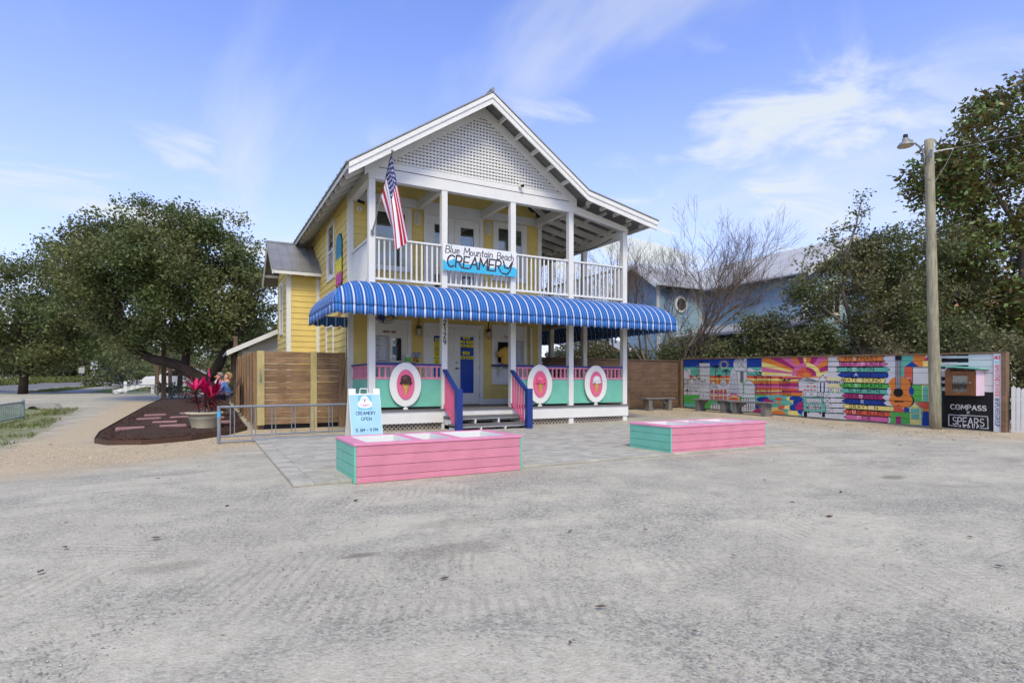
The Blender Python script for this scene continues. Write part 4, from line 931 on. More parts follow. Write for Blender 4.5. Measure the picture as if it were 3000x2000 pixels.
# sticker and notice on the sliding pane
st_ = Ras(.16, .52, .006, S(70, 88, 105)); st_.a[:] = -1; st_.ell(.08, .47, .045, .045, S(180, 200, 210)); st_.rect(.02, .15, .14, .36, S(96, 120, 145)); st_.rect(.0, .11, 0, .07, S(200, 200, 205))
mb = MB(); st_.emit(mb, lambda u, v, d: fr(4.385 + u, 1.74 + v, .026)); mb.build('window_sticker', M['attr'], sw)
# yellow notices on the blue doors
YN = S(238, 224, 40); k_ = 0
for (u, v, w_, h_) in ((5.60, 2.28, .15, .08), (5.56, 2.16, .19, .10), (5.56, 2.0, .19, .15), (5.56, 1.82, .19, .17), (5.56, 1.62, .19, .18), (6.43, 2.36, .21, .075), (6.34, 2.25, .15, .07), (6.53, 2.24, .22, .09), (6.35, 2.14, .15, .08), (6.53, 2.13, .22, .09), (6.42, 1.93, .21, .085), (6.30, 1.80, .20, .085), (6.53, 1.80, .21, .085)):
    ras = Ras(w_, h_, .006, YN); n = max(1, int(h_ / .035))
    for i in range(n): y = h_ - .03 - i * .035; ras.rect(w_ * .18, w_ * .82, max(.006, y), max(.018, y + .014), S(90, 84, 30))
    print_panel('notice', ras, lambda a, b, q: fr(u + a, v + b, .0221 + q), .002, M['attr'], shop); k_ += 1
ras = Ras(.24, .15, .005, S(196, 204, 222)); ras.loop([(.006, .006), (.234, .006), (.234, .144), (.006, .144)], .008, DK)
for i, s_ in enumerate(('PLEASE RING', 'BELL FOR', 'SERVICE')): wd = (.19, .14, .12)[i]; ras.text(s_, .12 - wd / 2, .102 - i * .042, .026, .008, S(50, 70, 130), width=wd)
o = print_panel('notice', ras, lambda a, b, q: fr(4.94 + a, 1.81 + b, .027 + q), .006, M['attr']); tag(o, 'small blue lettered notice asking customers to ring the bell', 'notice')
M['brass'] = paint('brass', S(150, 118, 52), .35, .1, metal=.7)
b_ = MB(); b_.lathe([(.045, 0), (.035, .02), (.026, .06), (.012, .075), (.004, .09)], 12, fr(5.06, 1.69, .11)); b_.tube([fr(5.02, 1.80, .03), fr(5.03, 1.80, .09), fr(5.06, 1.78, .11)], .008, 5); b_.tube([fr(5.0, 1.72, .028), fr(5.0, 1.82, .028)], .02, 6)
tag(b_.build('bell', M['brass'], None), 'little brass service bell on a bracket below the blue notice', 'bell')
M['green'] = paint('bright_green_label', S(110, 205, 60), .4, .03)
tb = thing('tub', 'white tub with a bright green band on the serving counter', 'tub', fr(4.77, 1.655, .20))
MB().lathe([(.055, 0), (.06, .02), (.075, .21), (.08, .215), (.08, .235), (.0, .237)], 16, fr(4.77, 1.656, .20)).build('tub_body', M['white'], tb, smooth=False); MB().lathe([(.0635, .03), (.0735, .15)], 16, fr(4.77, 1.656, .20)).build('label_band', M['green'], tb)
# shirt on a bust form
M['shirt'] = paint('mustard_cotton', S(214, 170, 84), .9, .1, vs=9)
sh = thing('shirt_display', 'mustard tee shirt with a white emblem shown on a bust form', 'shirt', fr(7.74, 1.66, .18))
s_ = MB(); s_.lathe([(.15, 0), (.165, .05), (.155, .22), (.175, .36), (.17, .44), (.10, .50), (.05, .52)], 18, fr(7.74, 1.657, .18), 1.15, .62)
s_.build('shirt', M['shirt'], sh, smooth=True)
for sg in (-1, 1): MB().tube([fr(7.74 + sg * .14, 2.09, .18), fr(7.74 + sg * .22, 1.99, .18), fr(7.74 + sg * .245, 1.87, .18)], [.075, .075, .08], 10).build('sleeve', M['shirt'], sh, smooth=True)
MB().tube([fr(7.74, 2.15, .18), fr(7.74, 2.22, .18), fr(7.74, 2.26, .18)], [.06, .05, .02], 10).build('neck_stub', M['black'], sh)
e_ = MB(); e_.ell(fr(7.80, 1.93, .285), (.062, .012, .12), 14, 8, S(225, 226, 222)); e_.build('emblem', M['attr'], sh)
e_ = MB(); e_.prism([(7.785, 1.91), (7.815, 1.91), (7.80, 1.85)], fr, .296, .302, S(190, 120, 60)); e_.ell(fr(7.80, 1.93, .298), (.02, .006, .022), 8, 5, S(90, 60, 50)); e_.build('cone_print', M['attr'], sh)
# drain pipe at the corner of the serving wall, security camera, sensor
MB().tube([fr(8.62, .55, .06), fr(8.62, 2.7, .06), fr(8.60, 2.78, .03)], .045, 10).build('drain_pipe', M['white_shop'], shop, smooth=True)
c_ = thing('security_camera', 'black twin lens camera under the balcony eave', 'camera', fr(3.55, 5.77, .05)); MB().tube([fr(3.46, 5.79, .09), fr(3.53, 5.78, .11)], [.035, .04], 10).build('camera_head', M['black'], c_); MB().tube([fr(3.57, 5.77, .09), fr(3.64, 5.74, .11)], [.035, .04], 10).build('camera_head', M['black'], c_); MB().tube([fr(3.55, 5.78, .02), fr(3.55, 5.78, .09)], .03, 8).build('mount', M['black'], c_)
c_ = thing('motion_sensor', 'round white sensor below the black camera on yellow wall', 'sensor', fr(3.53, 5.6, .03)); MB().tube([fr(3.53, 5.6, .026), fr(3.53, 5.6, .05)], .062, 16).build('housing', M['white'], c_); MB().tube([fr(3.53, 5.615, .05), fr(3.53, 5.615, .054)], .014, 8).build('lens', M['black'], c_); MB().tube([fr(3.53, 5.575, .05), fr(3.53, 5.575, .054)], .014, 8).build('lens', M['black'], c_)
c_ = thing('security_camera', 'small white camera fixed to the gable lattice', 'camera', (7.2, 12.83, 6.2)); MB().tube([(7.2, 12.835, 6.21), (7.2, 12.76, 6.21)], .05, 10).build('camera_body', M['white'], c_); MB().tube([(7.2, 12.77, 6.21), (7.24, 12.70, 6.19)], .03, 8).build('camera_head', M['black'], c_)
# wall fan under the awning
M['rust'] = paint('brown_fan_metal', S(74, 58, 46), .6, .15, vs=8, metal=.3)
fn_ = thing('wall_fan', 'brown caged fan tucked under the striped awning', 'fan', (3.72, 13.6, 2.95)); c_ = MB(); FC = Vector((3.86, 13.5, 2.92)); ax = Vector((.15, -.9, -.35)).normalized(); u_ = ax.cross(Vector((0, 0, 1))).normalized(); w_ = u_.cross(ax)
for rr, dd in ((.34, 0), (.34, .12), (.25, .15), (.15, .17), (.25, -.02)):
    c_.tube([FC + ax * dd + (u_ * math.cos(a) + w_ * math.sin(a)) * rr for a in np.linspace(0, 2 * math.pi, 25)], .006, 4)
for a in np.linspace(0, 2 * math.pi, 36, False): q = u_ * math.cos(a) + w_ * math.sin(a); c_.tube([FC - ax * .02 + q * .05, FC + q * .34, FC + ax * .12 + q * .34, FC + ax * .17 + q * .05], .003, 3)
c_.build('cage', M['rust'], fn_)
for k in range(4):
    a = k * math.pi / 2 + .4; q = u_ * math.cos(a) + w_ * math.sin(a); s2 = ax.cross(q); MB().hexa([FC + ax * .05 + q * .06 - s2 * .04, FC + ax * .07 + q * .06 + s2 * .04, FC + ax * .09 + q * .3 + s2 * .1, FC + ax * .04 + q * .3 - s2 * .1, FC + ax * .055 + q * .06 - s2 * .04, FC + ax * .075 + q * .06 + s2 * .04, FC + ax * .095 + q * .3 + s2 * .1, FC + ax * .045 + q * .3 - s2 * .1]).build('blade', M['navy'], fn_)
MB().tube([FC + ax * .04, FC + ax * .12], .06, 10).build('hub', M['rust'], fn_); MB().tube([FC - ax * .02, FC - ax * .2, (3.86, 14.0, 3.19)], .03, 6).build('mount', M['rust'], fn_)
# loose black cable hanging down the corner and the string-light cord on the balcony
tag(MB().tube([(3.22, 14.68, 2.74), (3.19, 14.66, 2.3), (3.19, 14.66, 1.8), (3.13, 14.67, 1.3), (3.10, 14.69, .95)], .008, 5).build('cable', M['black'], None), 'thin black cable hanging down beside the corner board', 'cable')
cd = [(10.55, 13.3 + 9 * q, 5.36 - .09 * abs(math.sin(q * 14))) for q in np.linspace(0, 1, 60)]
tag(MB().tube(cd, .012, 4).build('string_light_cord', M['black'], None), 'black cord looped along the balcony eave beam', 'cord')

# ---- the big sign on the balcony rail
ras = Ras(2.02, .632, .005, S(236, 236, 232)); r = random.Random(5)
for k in range(120):
    x, y = r.uniform(.02, 2.0), r.uniform(.14, .61); a = r.random() * 3; ras.line([(x, y), (x + .02 * math.cos(a), y + .02 * math.sin(a))], .008, r.choice([S(230, 90, 130), S(70, 190, 200), S(245, 200, 80), S(150, 90, 180), S(240, 140, 90)]))
CY = S(70, 186, 222); hill = [(0, 0), (2.02, 0), (2.02, .20), (1.93, .25), (1.8, .22), (1.66, .30), (1.5, .20), (1.3, .16), (1.15, .22), (.95, .28), (.8, .22), (.6, .19), (.42, .24), (.3, .30), (.2, .25), (.1, .20), (0, .26)]
ras.poly(hill, CY)
INK = S(62, 60, 66)
ras.text('Blue', .07, .425, .17, .023, INK, sp=.13, slant=.10, wob=.03, seed=1, width=.36); ras.text('Mountain', .55, .415, .17, .023, INK, sp=.13, slant=.10, wob=.03, seed=2, width=.78); ras.text('Beach', 1.46, .405, .17, .023, INK, sp=.13, slant=.10, wob=.03, seed=3, width=.47)
for p in strokes('CREAMER', .11, .095, .28, sp=.14, slant=.12, wob=.02, seed=4, width=1.46): ras.line(p, .042, INK)
ras.line([(1.64, .37), (1.68, .21), (1.78, .19), (1.90, .37)], .042, INK); ras.line([(1.90, .37), (1.83, .14), (1.74, .04), (1.60, .06)], .042, INK)
bs = thing('shop_sign', 'white and turquoise Blue Mountain Beach Creamery sign hung on the balcony rail', 'sign', (6.05, 12.7, 3.84))
print_panel('sign_board', ras, lambda u, v, d: (5.04 + u, 12.775 - d, 3.842 + v), .02, M['attr'], bs)
# popsicle and name board on the side wall
pop = thing('wall_ornament', 'tall painted popsicle cutout in teal, yellow and magenta on side wall', 'ornament', (XL - .05, 15.83, 2.6))
pl = lambda u, v, d: (XL - .026 - d, 15.83 + u, v); jag = lambda z, s, n=7: [(-.36 + .72 * i / n, z + (.05 if i % 2 else -.04) * s) for i in range(n + 1)]
top = [(.37 * math.cos(a), 4.85 + .31 * math.sin(a)) for a in np.linspace(0, math.pi, 14)]
MB().prism([(.40, 3.80)] + [(u * 1.07, v + .02) for u, v in top] + [(-.40, 3.80), (-.30, 3.72), (.30, 3.72)], pl, 0, .012).build('backing', M['black'], pop)
def cell(name, rgb, pts, d): MB().prism(pts, pl, .012, d).build(name, paint(name + '_paint', rgb, .5, .12, vs=6), pop)
cell('teal_section', S(58, 138, 158), top + jag(4.50, 1), .024); cell('yellow_section', S(228, 212, 52), jag(4.515, .9)[::-1] + jag(4.12, 1), .022); cell('magenta_section', S(204, 78, 146), jag(4.13, .9)[::-1] + [(-.34, 3.86), (-.2, 3.78), (0, 3.83), (.2, 3.76), (.34, 3.86)], .020)
MB().prism([(-.09, 2.62), (.09, 2.60), (.10, 3.79), (-.10, 3.79)], pl, 0, .018).build('stick', paint('stick_wood', S(170, 128, 84), .7, .15, grain='z'), pop)
ras = Ras(1.5, .45, .006, S(214, 212, 204)); ras.text('Blue Mountain Beach', .12, .27, .12, .018, INK, sp=.12, slant=.1, width=1.26)
ras.loop([(.01, .01), (1.49, .01), (1.49, .44), (.01, .44)], .012, S(150, 140, 120))
o = print_panel('wall_sign', ras, lambda u, v, d: (XL - .027 - d, 17.93 - u, 3.34 + v), .015, M['attr']); tag(o, 'pale name board on the side wall half hidden by the awning', 'sign')

# ---- oval cone signs on the porch front
M['waffle'] = paint('waffle_cone', S(222, 178, 92), .6, .08, vs=20)
def cone_sign(x, rgb, label):
    s = thing('oval_sign', label, 'sign', (x, 12.84, .52), 'oval ice cream signs on the porch front'); fo = lambda u, v, d: (x + u, 12.865 - d, 1.10 + v); E_ = lambda a, b: [(a * math.cos(q), b * math.sin(q)) for q in np.linspace(0, 2 * math.pi, 48, False)]
    MB().prism(E_(.383, .515), fo, .0, .028).build('oval_board', M['white'], s, bevel=.004); MB().prism(E_(.215, .352), fo, .0285, .05).build('pink_oval', M['pinkdeep'], s, bevel=.012, seg=2)
    mat = paint('scoop_' + label.split()[0], rgb, .45, .12, vs=14, bmp=.5); sc = MB(); o = fo(0, .11, .055)
    r = random.Random(int(x * 10)); sc.ell(o, (.128, .085, .118), 18, 12, bump=.05, seed=int(x * 7))
    for k in range(14): a = 2 * math.pi * k / 14; sc.ell(fo(.118 * math.cos(a), .035 + .02 * math.sin(3 * a), .055 + .05 * math.sin(a)), (.034, .03, .026), 8, 6)
    for k in range(3): sc.tube([fo(.10 * math.cos(q) * (1 - .2 * k), .10 + .035 * k + .03 * math.sin(q * 1.5), .11 + .025 * math.sin(q) - .01 * k) for q in np.linspace(.3, 2.8, 10)], .014, 6)
    sc.build('scoop', mat, s, smooth=True); cn = MB(); n = 9
    for k in range(n):
        v0, v1 = .02 - .032 * k, .02 - .032 * (k + 1) + .006; r0, r1 = .078 * (1 - k / n) + .008, .078 * (1 - (k + 1) / n) + .008
        cn.lathe([(r1, v1), (r0 * 1.04, v1 + .004), (r0 * 1.02, v0)], 14, fo(0, 0, .052), 1, .7)
    cn.tube([fo(-.085 + .17 * q, .025, .052 + .055 * math.sin(math.pi * q)) for q in np.linspace(0, 1, 8)], .012, 6)
    cn.build('cone', M['waffle'], s); MB().prism([(-.06, -.585), (.06, -.585), (.045, -.54), (0, -.516), (-.045, -.54)], fo, .0, .03).build('foot', M['white'], s)
    return s
cone_sign(4.149, S(78, 58, 54), 'chocolate ice cream cone on a pink oval, mounted nearest the A-frame board')
cone_sign(7.813, S(232, 104, 140), 'strawberry pink ice cream cone on a pink oval beside the stair rail')
cone_sign(9.64, S(225, 222, 226), 'white vanilla ice cream cone on a pink oval at the end bay')

# ---- the flag
fl = thing('flag', 'stars and stripes flag drooping from a pole on the first balcony post', 'flag', (3.37, 12.8, 4.54))
P0, P1 = Vector((3.365, 12.80, 4.545)), Vector((3.575, 12.0, 6.10))
MB().tube([P0, P0 + (P1 - P0) * .5], .014, 8).build('pole', M['steel'], fl); MB().tube([P0 + (P1 - P0) * .48, P1], .0125, 8).build('pole', M['darksteel'], fl); MB().ell(P1 + (P1 - P0).normalized() * .03, (.032, .032, .032), 10, 8).build('finial', M['steel'], fl, smooth=True)
bk = MB(); bk.box(3.335, 3.395, 12.815, 12.85, 4.49, 4.60); bk.tube([(3.365, 12.83, 4.52), P0 + (P1 - P0) * .09], .022, 8); bk.build('bracket', M['steel'], fl)
NS, NTT = 78, 96; H0, H1 = P0 + (P1 - P0) * .985, P0 + (P1 - P0) * .44
rows = [(0.0, H0, H0 + Vector((.14, .03, -.75)), Vector((3.965, 12.02, 4.26))), (.30, H0.lerp(H1, .30), Vector((3.625, 11.90, 5.30)), Vector((3.80, 11.90, 4.10))), (.50, H0.lerp(H1, .50), Vector((3.575, 11.86, 4.96)), Vector((3.64, 11.88, 3.99))), (.62, H0.lerp(H1, .62), Vector((3.555, 11.92, 4.90)), Vector((3.60, 11.95, 4.02))), (1.0, H1, Vector((3.50, 12.22, 4.82)), Vector((3.80, 12.12, 4.10)))]
def fpt(s, q):
    for a, b in zip(rows[:-1], rows[1:]):
        if s <= b[0] + 1e-9:
            k = (s - a[0]) / (b[0] - a[0]); k = k * k * (3 - 2 * k); A = a[1].lerp(b[1], k); B = a[2].lerp(b[2], k); C = a[3].lerp(b[3], k); break
    p = A * (1 - q) ** 2 + B * 2 * q * (1 - q) + C * q * q; p = p.copy(); p.y += .022 * math.sin(s * 22 + q * 2) * q; p.x += .008 * math.sin(s * 17 + 4 * q) * q; return p
fm = MB(); FB, FRD, FW = S(44, 50, 104), S(190, 30, 52), S(232, 230, 234)
for i in range(NS + 1):
    for j in range(NTT + 1): fm.v.append(tuple(fpt(i / NS, j / NTT)))
for i in range(NS):
    for j in range(NTT):
        s, q = (i + .5) / NS, (j + .5) / NTT; c = FRD if int(s * 13) % 2 == 0 else FW
        if s < 7 / 13 and q < .4:
            c = FB; gs, gq = s / (7 / 13) * 9, q / .4 * 11
            rs, cq = round(gs - .5), round(gq - .5)
            if (rs + cq) % 2 == 0 and abs((gs - .5 - rs) * .055) ** 2 + abs((gq - .5 - cq) * .055) ** 2 < .0165 ** 2: c = FW
        a = i * (NTT + 1) + j; fm.f.append((a, a + 1, a + NTT + 2, a + NTT + 1)); fm.c.append(c); fm.mi.append(0)
fo_ = fm.build('flag_cloth', M['attr'], fl, smooth=True)
# ================================================================ planters, board, rack in front of the shop
def planter(x0, x1, y0, y1, label, H=.462):
    p = thing('planter_box', label, 'planter', ((x0 + x1) / 2, (y0 + y1) / 2, 0), 'empty pink and mint planter boxes'); hs = [0, .072, .192, .312, H - .03]; e = .022
    MB().box(x0 + e + .003, x1 - e - .003, y0 + e + .003, y1 - e - .003, -.02, .11).build('core', M['black'], p)
    for a, b in zip(hs[:-1], hs[1:]):
        z0, z1 = a + (.003 if a else 0), b - .0015
        MB().box(x0 + e + .002, x1 - e - .002, y0, y0 + e, z0, z1).build('plank', M['pink'], p, bevel=.003); MB().box(x0 + e + .002, x1 - e - .002, y1 - e, y1, z0, z1).build('plank', M['pink'], p, bevel=.003)
        MB().box(x0, x0 + e, y0 + .03, y1 - .002, z0, z1).build('plank', M['mint'], p, bevel=.003); MB().box(x1 - e, x1, y0 + .03, y1 - .002, z0, z1).build('plank', M['mint'], p, bevel=.003)
    for x in (x0, x1 - e): MB().box(x - .003, x + e + .001, y0 - .003, y0 + .029, 0, H - .032).build('corner_trim', M['mint'], p, bevel=.003)
    zt0, zt1 = H - .03, H; w = .085
    tops = [(x0 - .01, x1 + .01, y0 - .012, y0 + w), (x0 - .01, x1 + .01, y1 - w, y1 + .012), (x0 - .01, x0 + .16, y0 + w + .001, y1 - w - .001), (x1 - .16, x1 + .01, y0 + w + .001, y1 - w - .001)]
    L = x1 - x0; c1, c2 = x0 + L * .365, x0 + L * .60
    tops += [(c1 - .06, c1 + .06, y0 + w + .001, y1 - w - .001), (c2 - .06, c2 + .06, y0 + w + .001, y1 - w - .001)]
    for a in tops: MB().box(*a, zt0, zt1).build('top_board', M['pinktop'], p, bevel=.004)
    for a, b in ((x0 + .16, c1 - .06), (c1 + .06, c2 - .06), (c2 + .06, x1 - .16)):
        yb0, yb1 = y0 + w, y1 - w; t_ = MB(); q = .012
        for bx in ((a, a + q, yb0, yb1), (b - q, b, yb0, yb1), (a + q, b - q, yb0, yb0 + q), (a + q, b - q, yb1 - q, yb1)): t_.box(*bx, H - .34, H - .006)
        t_.box(a + q, b - q, yb0 + q, yb1 - q, H - .34, H - .325); t_.build('liner_tray', M['white'], p)
    return p
M['pinktop'] = paint('pink_top_paint', S(232, 150, 176), .45, .05, vs=4, grain='x', gk=.06, dirt=.12, dirtc=S(190, 120, 135), objvar=.03)
planter(1.525, 3.73, 6.60, 7.62, 'pink planter box with mint end standing before the A-frame board'); planter(6.57, 8.87, 6.78, 7.78, 'pink planter box with mint end standing toward the painted mural fence')

# ---- A-frame board
af = thing('a_frame_sign', 'light blue A-frame board reading CREAMERY OPEN 11 AM - 9 PM', 'sign', (2.85, 11.5, 0)); AX0, AX1 = 2.535, 3.16
def afn(sg):
    return lambda u, v, d: (AX0 + u, 11.5 + sg * (.30 - v * .288) + sg * d, v) if sg > 0 else (AX0 + u, 11.5 - (.30 - v * .288) - d, v)
W_ = AX1 - AX0
for sg in (-1, 1):
    f_ = afn(sg); fm = MB()
    for a in ((0, .035, 0, .93), (W_ - .035, W_, 0, .93), (.035, W_ - .035, .05, .11), (.035, W_ - .035, .88, .93), (0, .14, .93, 1.03), (W_ - .14, W_, .93, 1.03)): fm.prism([(a[0], a[2]), (a[1], a[2]), (a[1], a[3]), (a[0], a[3])], f_, -.015, .012)
    o = fm.build('frame', M['white'], af); MB().prism([(.034, .10), (W_ - .034, .10), (W_ - .034, .88), (.034, .88)], f_, -.012, .004).build('backing', M['white'], af)
MB().tube([(AX0 + .225, 11.49, .93), (AX0 + .235, 11.49, 1.025), (AX0 + .375, 11.49, 1.025), (AX0 + .385, 11.49, .93)], .014, 8).build('handle', M['white'], af)
LB, TQ, IN = S(168, 212, 222), S(120, 192, 210), S(40, 62, 118); PW, PH = W_ - .02, .80; ras = Ras(PW, PH, .004, LB); cxx = PW / 2
ras.rect(cxx - .14, cxx + .13, .50, .785, TQ); WHT = S(240, 240, 242)
for (a, b, c, d) in ((0, .69, .085, .085), (-.07, .61, .075, .07), (.07, .61, .075, .07), (0, .585, .11, .055), (-.05, .65, .06, .06), (.05, .65, .06, .06)): ras.ell(cxx - .005 + a, b, c, d, WHT)
for k in range(9): a = R(155 - k * 16); ras.ell(cxx - .005 + .062 * math.cos(a), .665 + .062 * math.sin(a), .005, .007, S(70, 70, 110))
ras.poly([(cxx - .018, .675), (cxx + .008, .675), (cxx - .005, .62)], S(222, 180, 110)); ras.ell(cxx - .005, .69, .016, .018, S(120, 80, 80))
ras.text('Creamery', cxx - .095, .578, .045, .008, S(226, 150, 170), width=.185); ras.line([(cxx - .055, .556), (cxx - .02, .566), (cxx + .03, .562)], .006, S(60, 60, 70))
ras.text('CREAMERY', cxx - .195, .40, .062, .0115, IN, sp=.2, width=.385); ras.text('OPEN', cxx - .10, .29, .062, .0115, IN, sp=.2, width=.20); ras.text('11 AM - 9 PM', cxx - .225, .07, .062, .0115, IN, sp=.2, width=.44)
f_ = afn(-1); print_panel('sign_face', ras, lambda u, v, d: f_(.01 + u, .115 + v * .99, .0125 + d), .004, M['attr'], af)

# ---- galvanised bike racks
def rack(name, label, ax, bx, h, pairs, group=None, end=True):
    a = Vector(ax); b = Vector(bx); t_ = thing(name, label, 'bike rack', tuple((a + b) / 2)); d = (b - a); n = Vector((-d.y, d.x, 0)).normalized(); up = Vector((0, 0, 1))
    for q in (a, b): MB().tube([q - up * .02, q + up * h], .032, 10).build('end_post', M['steel'], t_, smooth=False)
    MB().tube([a + up * (h - .02), b + up * (h - .02)], .024, 10).build('top_rail', M['steel'], t_); MB().tube([a + up * .13, b + up * .13], .018, 8).build('lower_rail', M['steel'], t_); MB().tube([a - n * .10 + up * .035, b - n * .10 + up * .035], .018, 8).build('lower_rail', M['steel'], t_)
    for k in range(pairs):
        for e in (-.036, .036):
            p = a + d * ((k + .62) / (pairs + .25)) + d.normalized() * e; MB().tube([p + up * .13, p + up * (h - .02)], .0095, 6).build('upright', M['steel'], t_)
    for q in (a, b): MB().tube([q - n * .10 + up * .035, q + n * .2 + up * .035], .018, 6).build('foot', M['steel'], t_)
    return t_
rk_ = rack('bike_rack', 'galvanised bike rack on tan gravel between the potted plant and A-frame board', (.262, 12.1, 0), (2.95, 12.33, 0), .71, 7)
MB().tube([(.262, 12.1, .50), (.262, 12.1, .60)], .0335, 10).build('blue_tape', paint('blue_tape', S(70, 170, 215), .5, .05), rk_)

# ---- privacy fence with gate
wd = [S(150, 108, 66), S(136, 96, 58), S(162, 122, 78)]
M['cedar'] = paint('brown_fence_wood', S(150, 121, 90), .75, .15, vs=3, grain='x', gs=22, gk=.42, objvar=.17, dirt=.2, dirtc=S(92, 66, 42), bmp=.3)
M['cedary'] = paint('brown_fence_wood_side', S(142, 116, 90), .75, .15, vs=3, grain='y', gs=22, gk=.35, objvar=.14, dirt=.2, dirtc=S(92, 70, 50), bmp=.3)
M['pine'] = paint('new_pine_post', S(190, 174, 120), .7, .10, vs=3, grain='z', gs=26, gk=.25, bmp=.2)
M['cedarpost'] = paint('brown_fence_post', S(158, 126, 90), .7, .12, vs=3, grain='z', gs=26, gk=.35, bmp=.2)
pf = thing('privacy_fence', 'brown horizontal board fence with gate joining the shop corner', 'fence', (2.1, 14.9, 0)); rr = random.Random(4)
def boards_x(x0, x1, y, n=12, p=.1475, zb=.135):
    for k in range(n):
        z0 = zb + k * p + rr.uniform(0, .004); MB().box(x0, x1, y + rr.uniform(0, .006), y + .022, z0, zb + (k + 1) * p - rr.choice([.002, .003, .006, .012])).build('board', M['cedar'], pf)
boards_x(1.30, 2.352, 14.88); boards_x(2.512, 3.048, 14.88)
box('post', M['pine'], pf, 1.135, 1.299, 14.845, 14.99, .12, 1.905, .006); box('post', M['pine'], pf, 2.354, 2.510, 14.845, 14.99, -.05, 1.915, .006); box('post', M['cedarpost'], pf, 3.05, 3.20, 14.85, 14.99, -.05, 1.91, .006)
hd = MB(); hd.box(1.19, 1.222, 14.835, 14.845, 1.13, 1.43); hd.tube([(1.206, 14.84, 1.36), (1.206, 14.79, 1.34), (1.206, 14.785, 1.22), (1.206, 14.84, 1.18)], .011, 6); hd.build('gate_handle', M['steel'], pf)
box('gap_shade_strip', M['gapdark'] if 'gapdark' in M else M['black'], pf, 1.3, 3.05, 15.0, 15.03, -.02, .125)  # black strip standing in for the shade in the gap below the boards
sf = thing('privacy_fence', 'long side run of the brown board fence behind the chairs', 'fence', (1.0, 20, 0))
ys = [15.20, 17.6, 20.0, 22.4, 24.8]
for a, b in zip(ys[:-1], ys[1:]):
    g0 = gz(1, (a + b) / 2)
    for k in range(12): z0 = .1 + g0 + k * .15; MB().box(1.12 + rr.uniform(0, .006), 1.142, a + .002, b - .002, z0, z0 + .148 - rr.choice([.004, .007, .012])).build('board', M['cedary'], sf)
for y in ys: g0 = gz(1, y); box('post', M['cedarpost'], sf, 1.10 - (.03 if y < 15.5 else .02), 1.25, y - .10, y + .06, -.05 + g0, (1.88 if y < 15.5 else 1.92) + g0)
for y in (16.4, 18.8, 21.2, 23.6): g0 = gz(1, y); box('batten', M['cedarpost'], sf, 1.082, 1.119, y - .05, y + .05, g0, 1.9 + g0)

# ---- mulch bed with edging and stepping stones
M['mulch'] = paint('dark_bark_mulch', S(70, 51, 38), .95, .25, vs=14, bmp=.8)
M['edging'] = paint('brown_edging', S(86, 64, 50), .7, .1, vs=3)
MB_L = [(-1.0, 12.50), (-1.55, 12.72), (-1.80, 13.3), (-1.95, 15), (-1.98, 20), (-1.9, 26), (-1.7, 31)]; MB_R = [(-.98, 12.50), (-.2, 12.9), (.35, 13.6), (.92, 15), (.95, 20), (.95, 26), (.6, 31)]
mv, mf = [], []; rowsM = []
for y in np.concatenate([np.linspace(12.5, 15, 26), np.linspace(15.3, 31, 45)]):
    xl = np.interp(y, [p[1] for p in MB_L], [p[0] for p in MB_L]); xr = np.interp(y, [p[1] for p in MB_R], [p[0] for p in MB_R]); rowsM.append((y, xl, xr))
mm = 13
for y, xl, xr in rowsM:
    for k in range(mm):
        x = xl + (xr - xl) * k / (mm - 1); q = min(k, mm - 1 - k) / 3; mv.append((x, y, gz(x, y) + .075 + .035 * min(1, q) * min(1, (y - 12.5) * 2) + .02 * random.uniform(-1, 1) * min(1, q)))
for i in range(len(rowsM) - 1):
    for k in range(mm - 1): a = i * mm + k; mf.append((a, a + 1, a + mm + 1, a + mm))
mb = MB(); mb.add(mv, mf); mbed = mb.build('mulch_bed', M['mulch'], smooth=True); tag(mbed, kind='structure')
ed = MB(); path = [(.92, 15), (.35, 13.6), (-.2, 12.9), (-1.0, 12.48), (-1.55, 12.70), (-1.82, 13.3), (-1.97, 15), (-2.0, 20), (-1.92, 26), (-1.72, 31)]
for a, b in zip(path[:-1], path[1:]): ed.hexa([(a[0], a[1], gz(*a) - .05), (b[0], b[1], gz(*b) - .05), (b[0] + .012, b[1] + .012, gz(*b) - .05), (a[0] + .012, a[1] + .012, gz(*a) - .05), (a[0], a[1], gz(*a) + .095), (b[0], b[1], gz(*b) + .095), (b[0] + .012, b[1] + .012, gz(*b) + .095), (a[0] + .012, a[1] + .012, gz(*a) + .095)])
ed.build('edging', M['edging'], mbed)
def mulch_region(r, n):
    y = 12.6 + 12 * r.random(n) ** 1.6; xl = np.interp(y, [p[1] for p in MB_L], [p[0] for p in MB_L]); xr = np.interp(y, [p[1] for p in MB_R], [p[0] for p in MB_R]); x = xl + .05 + (xr - xl - .1) * r.random(n); return np.stack([x, y], 1)
tm = NT('bark_chips_dark'); isl = tm.n('ShaderNodeNewGeometry').outputs['Random Per Island']; M['mulchchip'] = tm.base(tm.mix(tm.math('POWER', isl, 2.0), S(50, 36, 27), S(112, 84, 64)), .95, .1)
o = scatter_stones('mulch', 9000, mulch_region, .012, .042, M['mulchchip'], 31, .10, (1, .4, .35)); tag(o, 'dark brown bark mulch covering the planting bed', 'mulch', kind='stuff')
M['slab'] = paint('pink_stepping_slab', S(160, 122, 118), .85, .10, vs=5, dirt=.2, objvar=.06)
